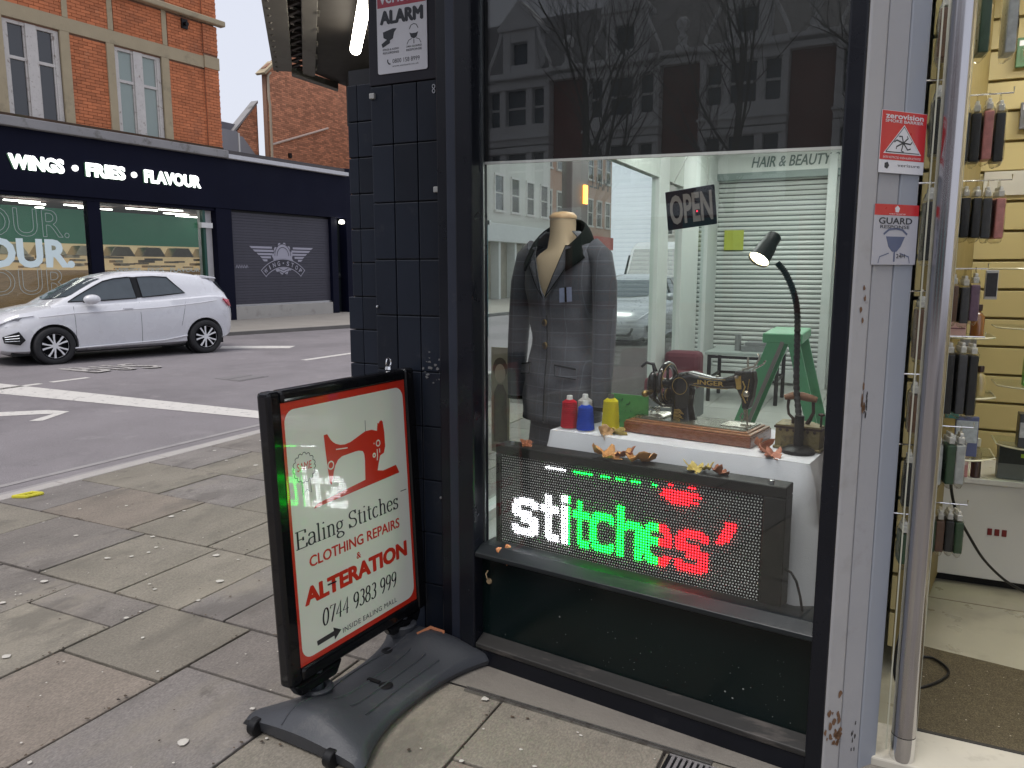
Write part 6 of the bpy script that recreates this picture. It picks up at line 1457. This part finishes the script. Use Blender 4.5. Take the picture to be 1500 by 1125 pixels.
b = MB(BMx); b.loft([ring(z, rx, ry) for z, rx, ry in ((.55,.17,.12),(.80,.165,.115),(.96,.150,.105))]); b.build('skirt', M_TWEED, mn, smooth=80)

for o in mn.children:
    if o.name.split('.')[0] in ('blazer_body','sleeve','lapel','collar','pocket_square','square_stripe','front_edge'):
        for v in o.data.vertices:
            zw = v.co.z + .1
            if zw > 1.44: v.co.z = 1.44 + (zw-1.44)*1.25 - .1
# ------------------------------------------------------------------ phone shop through the open doorway
ps = struct(MB().box(.0,2.60,-.05,3.6,6.0,.012).build('shop_floor', mat('pale shop vinyl', (.35,.33,.25), .3, var=.2, vs=2.5, dirt=[((.24,.22,.165), .6, 3, .52), ((.42,.40,.32), .4, 8, .6)])))
struct(MB().box(.05,2.50,-.03,3.6,2.72,.030).build('door_sill', mat('worn stone door sill', (.50,.47,.40), .7, var=.12, vs=6, dirt=[((.28,.25,.2), .6, 5, .55)]), bevel=.006))
struct(MB().box(.02,5.2,-.1,3.6,5.4,3.2).build('shop_back_wall', M_WHITE))
struct(MB().box(.0,2.62,3.05,3.6,5.4,3.15).build('shop_ceiling', M_WHITE))
struct(MB().box(1.75,2.6,-.1,1.85,5.4,3.15).build('shop_right_wall', mat('cream wall', (.6,.55,.40), .7)))
b = MB(); 
for y in (3.98,4.6): b.box(.1,y,.012,1.7,y+.006,.0145)
b.build('floor_joint', mat('vinyl joint', (.25,.22,.17), .7), ps)
t = thing('door_mat', 'brown coir door mat inside the phone shop doorway', 'door mat', (.7,3.0,.012))
M_MAT = mat('coir mat', (.125,.10,.055), .95, var=.25, vs=30, bump=1, bs=250, fine=.5, fs=220, dirt=[((.24,.19,.11), .45, 55, .6)])
MB().add([(.13,2.725,.018),(1.6,2.60+.125,.018),(1.6,3.20,.018),(.20,3.42,.018)], [(0,1,2,3)]).box(.13,2.722,.012,1.6,2.726,.018).build('pile', M_MAT, t)
b = MB(); b.tube([(.135,2.735,.016),(1.6,2.735,.016)], .012, 6); b.build('edging', mat('rubber edging', (.03,.028,.025), .7), t)
# slatwall, left side and back
M_SLW = mat('cream slatwall', (.52,.43,.205), .45, var=.04, vs=2)
M_SLG = mat('slatwall groove', (.22,.17,.06), .6)
lf0, lf1 = Vector((.092,3.16,0)), Vector((.34,4.72,0)); ld = (lf1-lf0).normalized(); LSM = frame(lf0, -ld, (0,0,1)); ll = (lf1-lf0).length
lsw = thing('slatwall_panel', 'cream slatwall display panel on the left side of the phone shop', 'slatwall', tuple(lf0))
rsw = thing('slatwall_panel', 'cream slatwall display panel across the back of the phone shop', 'slatwall', (.9,4.75,0))
MB(LSM).box(-ll,.05,-.06,0,3.0,-.018).build('backing', M_SLG, lsw)
MB().box(.30,4.775,.05,1.75,4.83,3.0).build('backing', M_SLG, rsw)
z = .10
while z < 2.95:
    MB(LSM).box(-ll,z+.006,-.02,0,z+.142,0).build('slat_board', M_SLW, lsw, bevel=.003)
    MB().box(.30,4.752,z+.006,1.75,4.78,z+.142).build('slat_board', M_SLW, rsw, bevel=.003)
    z += .15
tag(MB().box(.42,4.735,1.93,1.2,4.75,2.05).build('price_strip', mat('pale price strip', (.55,.53,.48), .5)), 'pale blank price strip across the back slatwall', 'strip')
# white counter
cw = thing('white_counter', 'low white display counter with three dark red switches in its front', 'counter', (.8,4.3,.012))
CM = frame((.18,4.20,.0), Vector((1,.03,0)), (0,0,1))
MB(CM).box(0,.06,-.42,1.5,.53,0).build('carcass', mat('white laminate', (.62,.62,.60), .35, var=.04, vs=2), cw, bevel=.004)
MB(CM).box(-.01,.532,-.44,1.52,.56,.012).build('top', mat('white laminate top', (.66,.66,.65), .3, var=.03), cw, bevel=.004)
MB(CM).box(.02,.012,-.40,1.5,.06,-.05).build('toe_recess', M_BLACK, cw)
fl = MB(); qf = random.Random(14)
for i in range(60):
    x, y = qf.uniform(.2,1.4), qf.uniform(2.76,3.3); r = qf.uniform(.0015,.004); fl.add([(x-r,y-r,.0195),(x+r,y-r*.5,.0195),(x+r*.3,y+r,.0195)], [(0,1,2)])
stuff(fl.build('mat_litter_specks', mat('pale specks', (.55,.48,.38), .8)))
for i in range(3): MB(CM).box(.335+i*.030,.285,0,.355+i*.030,.318,.006).build_each('switch', mat('dark red switch', (.16,.01,.012), .3), cw, bevel=.002)
cb = MB(); cb.tube(smooth_path([(.285,3.55,.78),(.295,3.56,.66),(.325,3.60,.55),(.385,3.68,.43),(.46,3.78,.30),(.56,3.9,.18),(.66,4.0,.10)]), .006, 8)
tag(cb.build('hanging_cable', M_BLACK), 'long black cable swooping down in front of the white counter', 'cable')
cb = MB(); cb.tube(smooth_path([(.135,2.95,.50),(.132,2.96,.30),(.118,2.97,.18),(.12,2.96,.08),(.16,3.0,.026),(.25,3.08,.026),(.31,3.2,.028),(.26,3.3,.026),(.18,3.27,.026)]), .005, 8)
tag(cb.build('floor_cable', M_BLACK), 'black flex coiled on the shop floor behind the steel pole', 'cable')
hd2_ = thing('black_adaptor', 'black handheld plug adaptor hanging low beside the jamb', 'adaptor', (.14,2.95,.4)); b = MB(); b.box(.125,2.93,.40,.165,2.96,.53); b.build('body', M_BLACK, hd2_, bevel=.006); b = MB(); b.box(.132,2.938,.53,.158,2.955,.56); b.build('plug', M_BLACK, hd2_, bevel=.003)
# shop light panels
M_LP2 = emat('warm shop panel', (1,.97,.88), 12)
for i, (x, y) in enumerate(((.55,3.4),(1.15,4.2))):
    t = thing('shop_ceiling_light', ['warm ceiling panel near the phone shop doorway','warm ceiling panel over the white counter'][i], 'ceiling light', (x,y,3.03))
    MB().box(x-.30,y-.30,3.0,x+.30,y+.30,3.05).build('frame', M_WHITE, t); MB().box(x-.27,y-.27,2.992,x+.27,y+.27,3.001).build('diffuser', M_LP2, t)
# hanging pouches of phone cases
M_POUCH = glass('clear pouch film', (.95,.95,.93), 1.25, .08, body=.012, bcol=(.9,.9,.86)); M_HOOK = M_CHROME
CC = {'black': (.015,.016,.018), 'charcoal': (.05,.052,.06), 'pink': (.50,.20,.19), 'brown': (.13,.07,.045), 'green': (.03,.07,.035), 'clear': (.40,.42,.42), 'navy': (.02,.03,.07), 'mauve': (.16,.10,.16)}
pm = {}
def pouches(x, y, z, cols_, h, place_, dx=.026, ang=.1):
    d = Vector((cos(ang), sin(ang), 0))
    hk = MB(); p = Vector((x, y, z)); e = p + d*dx*(len(cols_)+.5)
    hk.tube([p - d*.03, e, e+Vector((0,0,.02))], .003, 6)
    tag(hk.build('display_hook', M_HOOK), f'metal hook carrying phone cases {place_}', 'hook')
    cnt = {}
    for i, c in enumerate(cols_):
        q_ = p + d*dx*(i+.4); key = (c, h)
        cnt[c] = cnt.get(c, 0)+1
        t = thing('phone_case_pouch', '', 'phone case', tuple(q_))
        ordn = ['', 'second ', 'third ', 'fourth ', 'fifth '][min(4, cnt[c]-1)] if cols_.count(c) > 1 else ''
        if cols_.count(c) > 1 and cnt[c] == 1: ordn = 'first '
        t['label'] = f'{ordn}{c} phone case in a clear pouch {place_}'; t['group'] = 'phone cases hanging on hooks'
        a = ang + R(-.12,.12); zt_ = R(-.012,.0)
        M0 = Matrix.Translation(q_ + Vector((0,0,zt_))) @ Matrix.Rotation(a + pi/2, 4, 'Z')
        # local: x = along case width, y = thickness (stacking direction)
        if key not in pm:
            f = MB(); qf = random.Random(len(pm)+5)
            rgs = []
            for zz_, wx, wy in ((-h-.004,.040,.004),(-h,.048,.010),(-h+.02,.050,.018),(-h*.6,.049,.019),(-.10,.049,.019),(-.055,.048,.017),(-.035,.040,.008),(-.022,.020,.003),(.006,.012,.0015)):
                rgs.append([((wx+qf.uniform(-.002,.003))*math.copysign(abs(cos(2*pi*k/14))**.4,cos(2*pi*k/14)), (wy*qf.uniform(.75,1.2))*math.copysign(abs(sin(2*pi*k/14))**.6,sin(2*pi*k/14)), zz_+qf.uniform(-.003,.003)) for k in range(14)])
            f.loft(rgs)
            g = MB(); g.box(-.040,-.0155,-h+.012,.040,.0155,-.060); hh = MB(); hh.box(-.036,-.010,-.054,.036,.010,-.030); hh.box(-.030,-.006,-.030,.030,.006,-.016)
            pm[key] = (f, g, hh, {})
        f, g, hh, me = pm[key]
        if not me:
            t.matrix_world = M0
            of = f.build('pouch', M_POUCH, t, world=False); og = g.build('case', mat('case '+c, CC[c], .30, var=.6, vs=26, coat=.15, spec=.3), t, world=False, bevel=.004)
            oh = hh.build('header_card', mat('crumpled white header', (.55,.55,.52), .3, var=.4, vs=60, coat=.8), t, world=False, bevel=.003); me['f'] = of; me['g'] = og; me['h'] = oh; t.location = M0.translation; t.rotation_euler = M0.to_euler()
        else:
            t.location = M0.translation; t.rotation_euler = M0.to_euler()
            for k in ('f','g','h'):
                o = me[k].copy(); SC.collection.objects.link(o); o.parent = t
pouches(.130,3.30,2.17,['black','black','black','black','pink','black'],.24,'on the top hook beside the pole',.036)
pouches(.160,3.45,1.885,['black','green','black','black','charcoal','pink'],.22,'on the second hook below the top one',.037)
pouches(.125,3.05,2.50,['clear','green','clear','charcoal'],.26,'at the very top of the doorway',.075)
pouches(.150,3.45,1.555,['brown','black','brown','charcoal','mauve'],.21,'on the third hook above the pink box',.036)
pouches(.150,3.35,1.30,['navy','black','black','charcoal','black'],.30,'on the fourth hook behind the steel pole',.036)
pouches(.165,3.25,.97,['black','clear','green','clear'],.22,'on the fifth hook',.036)
pouches(.215,3.45,.62,['green','brown','black','green'],.20,'on the lowest hook by the counter',.030)
pouches(.100,2.95,1.48,['brown','black'],.24,'left of the steel pole at head height',.028)
pouches(.100,2.95,.95,['black','green'],.22,'left of the steel pole at waist height',.028)
pouches(.100,2.95,.70,['green','black'],.18,'low down left of the steel pole',.028)
pouches(.100,2.90,2.15,['black','clear'],.24,'left of the pole below the canopy height',.030)
pouches(.100,2.90,2.42,['brown','black'],.22,'left of the steel pole at the very top',.030)
pouches(.098,2.90,1.83,['black','black'],.26,'left of the pole beside the upper sticker',.030)
pouches(.098,2.92,1.20,['brown','black'],.20,'left of the pole under head height',.030)
# curved glass shelves and goods
M_SHELF = glass('shelf glass', (.93,.96,.90), 1.5, body=.05, bcol=(.8,.85,.7)); M_EDGE = mat('pale shelf edge', (.72,.70,.52), .2, coat=1)
def shelf(x0, x1, y, z, label):
    t = thing('glass_shelf', label, 'shelf', ((x0+x1)/2, y, z))
    P = [(x0,y+.22),(x0,y+.02)] + [(x0+.03+(x1-x0-.06)*k/8, y-.02-.05*sin(pi*k/8)) for k in range(9)] + [(x1,y+.02),(x1,y+.22)]
    MB().prism(P, z-.008, z).build('pane', M_SHELF, t)
    b = MB(); b.tube([(p[0],p[1],z-.004) for p in P], .0045, 6); b.build('edge', M_EDGE, t)
def gbox(name, x, y, z, w_, d_, h, c, label, band=None, extra=None):
    t = thing(name, label, 'box', (x, y, z)); m = mat(name+label[:14], c, .4, var=.08, vs=20, coat=.2)
    MB().box(x-w_/2,y-d_/2,z,x+w_/2,y+d_/2,z+h).build('carton', m, t, bevel=.002)
    if band: MB().box(x-w_/2+.003,y-d_/2-.0012,z+h*band[1],x+w_/2-.003,y-d_/2-.0004,z+h*band[2]).build('printed_band', mat('band'+label[:14], band[0], .4, var=.5, vs=60), t)
    return t
def bottle(x, y, z, h, r, c, cc, label):
    t = thing('bottle', label, 'bottle', (x,y,z)); T = Matrix.Translation((x,y,z))
    MB(T).lathe([(0,0),(r,0),(r,h*.05),(r*.98,h*.62),(r*.6,h*.72),(r*.38,h*.76),(r*.38,h*.80),(0,h*.8)], 18).build('body', mat('bottle'+label[:12], c, .08, var=.3, vs=20, coat=1), t, smooth=40)
    MB(T).lathe([(0,h*.80),(r*.55,h*.80),(r*.58,h*.97),(r*.5,h),(0,h)], 14).build('cap', mat('cap'+label[:12], cc, .3), t, smooth=40)
YS = 3.72
shelf(.20,.42,YS,1.275,'upper left curved glass shelf with pink box and amber bottle'); shelf(.46,.72,YS+.3,1.30,'upper right curved glass shelf above the white carton')
shelf(.22,.44,YS,1.025,'middle left curved glass shelf under the black boxes'); shelf(.48,.74,YS+.3,1.04,'middle right curved glass shelf above the white carton')
shelf(.24,.46,YS,.765,'lower left curved glass shelf under the blue patterned pack'); shelf(.50,.76,YS+.3,.77,'lower right curved glass shelf above the black phone box')
shelf(.42,.70,YS+.55,1.56,'topmost curved glass shelf near the slatwall')
gbox('pink_box', .268,YS,1.279,.085,.06,.095,(.62,.40,.38),'pale pink carton with a dark ribbon line beside the amber bottle',((.12,.03,.05),.30,.34))
bottle(.352,YS,1.279,.13,.026,(.22,.085,.02),(.03,.012,.01),'amber perfume bottle with dark cap on the upper left shelf')
bottle(.378,YS,1.029,.125,.024,(.36,.29,.12),(.03,.015,.012),'honey coloured bottle with dark cap beside the black boxes')
gbox('black_box', .290,YS+.01,1.029,.060,.06,.175,(.012,.02,.022),'tall black carton with gold top on the middle left shelf',((.45,.33,.10),.93,.99))
gbox('black_box', .238,YS-.02,1.029,.040,.06,.19,(.015,.018,.03),'narrow black carton behind the steel pole on the middle shelf')
gbox('blue_pack', .345,YS-.01,.769,.085,.03,.17,(.10,.12,.24),'blue and silver patterned pack on the lower left shelf',((.45,.50,.52),.35,.9))
gbox('white_carton', .665,YS+.30,.774,.115,.08,.155,(.62,.62,.60),'white carton with a black printed side on the lower right shelf')
gbox('charcoal_carton', .585,YS+.28,.774,.035,.08,.15,(.04,.045,.05),'charcoal sleeve standing against the white carton',((.4,.42,.42),.3,.75))
TOPZ = .562
gbox('phone_box', .60,4.27,TOPZ,.13,.07,.17,(.13,.15,.15),'grey phone accessory box with green sticker on the counter',((.012,.02,.02),.45,.95))
MB().box(.625,4.2335,TOPZ+.11,.645,4.2343,TOPZ+.128).build('green_sticker', mat('lime dot', (.35,.55,.05), .4), bpy.data.objects['phone_box'])
gbox('pink_carton', .36,4.23,TOPZ,.10,.08,.17,(.56,.27,.28),'pink carton with white script beside the brown bottle',((.66,.5,.5),.35,.6))
gbox('white_pack', .28,4.20,TOPZ,.06,.06,.15,(.60,.50,.48),'pale pack standing left of the pink carton')
bottle(.445,4.22,TOPZ,.19,.022,(.055,.028,.03),(.60,.60,.55),'brown squeeze bottle with white tip on the counter')
gbox('black_carton', .76,4.24,TOPZ,.08,.05,.10,(.02,.02,.02),'small black carton at the right end of the counter')
gbox('green_pack', .60,YS+.30,1.044,.06,.05,.13,(.10,.45,.06),'bright green pack on the middle right shelf',((.6,.7,.6),.1,.3))
gbox('silver_pack', .39,YS+.02,1.43,.045,.03,.12,(.42,.43,.44),'black and silver blister pack beside the third hook',((.03,.03,.035),.1,.9))
gbox('small_box', .275,3.40,.80,.07,.03,.11,(.62,.64,.64),'white boxed charger hanging under the fifth hook',((.25,.30,.42),.2,.45))
gbox('dark_bottle_box', .60,YS+.25,1.304,.05,.05,.10,(.10,.05,.03),'small brown boxed bottle on the upper right shelf')
gbox('black_display', .62,4.0,1.56,.05,.05,.16,(.015,.015,.015),'black packaged item on the topmost glass shelf')
gbox('pink_card', .155,3.05,.66,.03,.02,.16,(.55,.30,.28),'pink card hanging left of the steel pole')
gbox('yellow_pack', .125,2.95,1.58,.045,.02,.07,(.60,.52,.22),'yellowish tag pack left of the steel pole')

gbox('red_box', .232,YS-.05,1.375,.05,.03,.045,(.45,.02,.03),'small dark red box squeezed behind the third hook')
gbox('pattern_box', .300,YS-.02,1.415,.06,.03,.05,(.10,.10,.11),'black and white patterned box above the pink carton',((.7,.7,.7),.3,.8))
gbox('silver_box', .325,YS+.02,1.210,.06,.03,.055,(.40,.41,.42),'short silver box under the upper left shelf',((.1,.1,.12),.2,.5))
gbox('teal_pack', .285,YS-.03,.93,.05,.03,.075,(.05,.22,.20),'teal pack above the blue patterned pack')
gbox('grey_box', .70,4.25,TOPZ,.05,.05,.13,(.30,.31,.32),'slim grey box between the phone box and the black carton',((.05,.05,.06),.1,.5))
gbox('white_box', .215,4.19,TOPZ+.0,.05,.05,.11,(.62,.60,.58),'small white box at the left end of the counter',((.5,.1,.15),.2,.4))
for i_, (x_, z_, w_, h_, c_) in enumerate(((.60,2.25,.10,.13,'charcoal'),(.78,2.24,.09,.14,'brown'),(.70,1.72,.09,.12,'pink'),(.88,1.70,.10,.14,'navy'),(.56,2.55,.10,.14,'green'))):
    t_ = thing('hanging_pack', f'{c_} blister pack hanging against the back slatwall, {["upper left","upper right","lower left","lower right","topmost"][i_]} of five', 'pack', (x_,4.70,z_))
    MB().box(x_-w_/2,4.715,z_,x_+w_/2,4.735,z_+h_).build('card', mat('pack card '+c_, tuple(min(.6,3*v) for v in CC[c_]), .4, var=.3, vs=20), t_, bevel=.003)
    MB().box(x_-w_*.35,4.695,z_+.02,x_+w_*.35,4.715,z_+h_*.65).build('blister', M_POUCH, t_, bevel=.006); MB().box(x_-w_*.4,4.7135,z_+h_*.72,x_+w_*.4,4.7145,z_+h_*.9).build('print', M_PLW, t_)
# ------------------------------------------------------------------ canopy over the pavement with strip light
cp = thing('canopy', 'grey steel canopy over the pavement with a dark soffit and strip light', 'canopy', (-2.6,2.9,2.6))
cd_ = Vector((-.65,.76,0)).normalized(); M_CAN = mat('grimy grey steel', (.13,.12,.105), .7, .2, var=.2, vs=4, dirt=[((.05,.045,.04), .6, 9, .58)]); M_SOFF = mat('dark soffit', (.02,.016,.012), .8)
ZC = 3.0; K = 1.355
CMx = Matrix(((-.65,-.76,0,0),(.76,-.65,0,0),(0,0,1,ZC),(0,0,0,1)))      # u away along the canopy, v = -n, z up
def cbox(n0, n1, u0, u1, z0, z1): return MB(CMx).box(u0*K,-n1*K,z0,u1*K,-n0*K,z1)
cbox(-.14,-.041,1.7,4.56,0,.25).build('beam_plate', M_CAN, cp, bevel=.004)
cbox(.014,.080,1.7,4.64,0,.25).build('beam_plate', M_CAN, cp, bevel=.004)
MB(CMx).add([(4.52*K,.045*K,-.02),(4.60*K,.045*K,-.02),(4.92*K,-.215*K,-.02),(4.84*K,-.215*K,-.02),(4.52*K,.045*K,.028),(4.60*K,.045*K,.028),(4.92*K,-.215*K,.028),(4.84*K,-.215*K,.028)], [(0,3,2,1),(4,5,6,7),(0,1,5,4),(1,2,6,5),(2,3,7,6),(3,0,4,7)]).build('end_beam', M_CAN, cp, bevel=.004)
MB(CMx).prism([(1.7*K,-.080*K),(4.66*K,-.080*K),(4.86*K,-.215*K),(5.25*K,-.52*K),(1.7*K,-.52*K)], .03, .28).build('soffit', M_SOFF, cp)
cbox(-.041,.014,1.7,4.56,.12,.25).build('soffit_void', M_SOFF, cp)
b = MB(CMx)
for i in range(26):
    u = 1.75+i*.11; b.tube([(u*K,.038*K,.02),((u+.055)*K,-.012*K,.03),((u+.11)*K,.038*K,.02)], .012, 5)
b.build('lattice_bar', mat('dark lattice', (.03,.022,.02), .7), cp)
b = MB(CMx)
for i in range(30): b.lathe([(.012,0),(.008,-.008),(0,-.010)], 8, Matrix.Translation(((1.8+i*.095)*K,.118*K,0)))
for i in range(12): b.box((1.9+i*.23)*K,-.088*K,-.012,(1.93+i*.23)*K,-.080*K,.012)
b.build('rivet', M_CAN, cp)
cbox(.26,.52,4.55,4.85,-.30,.10).build('fixing_box', M_SOFF, cp)
tb = thing('strip_light', 'lit white fluorescent tube hanging under the canopy beside the pillar', 'strip light', (-2.9,3.7,2.9))

TP0, TP1 = Vector((-2.369,3.173,2.6)), Vector((-1.916,2.637,2.6))
sc_ = (2.92-1.55)/(2.6-1.55)
a_ = Vector((TP0.x*sc_, TP0.y*sc_, 2.92)); c_ = Vector((TP1.x*sc_, TP1.y*sc_, 2.92)); c_ = a_ + (c_-a_)*2.1
MB().tube([a_, c_], .035, 14).build('tube', emat('canopy tube', (1,.93,.80), 14), tb)
dv = (c_-a_).normalized(); MB().tube([a_-dv*.03, a_], .037, 12).tube([a_+Vector((0,0,.04)), c_+Vector((0,0,.04))], .025, 6).build('fitting', M_BLACK, tb)
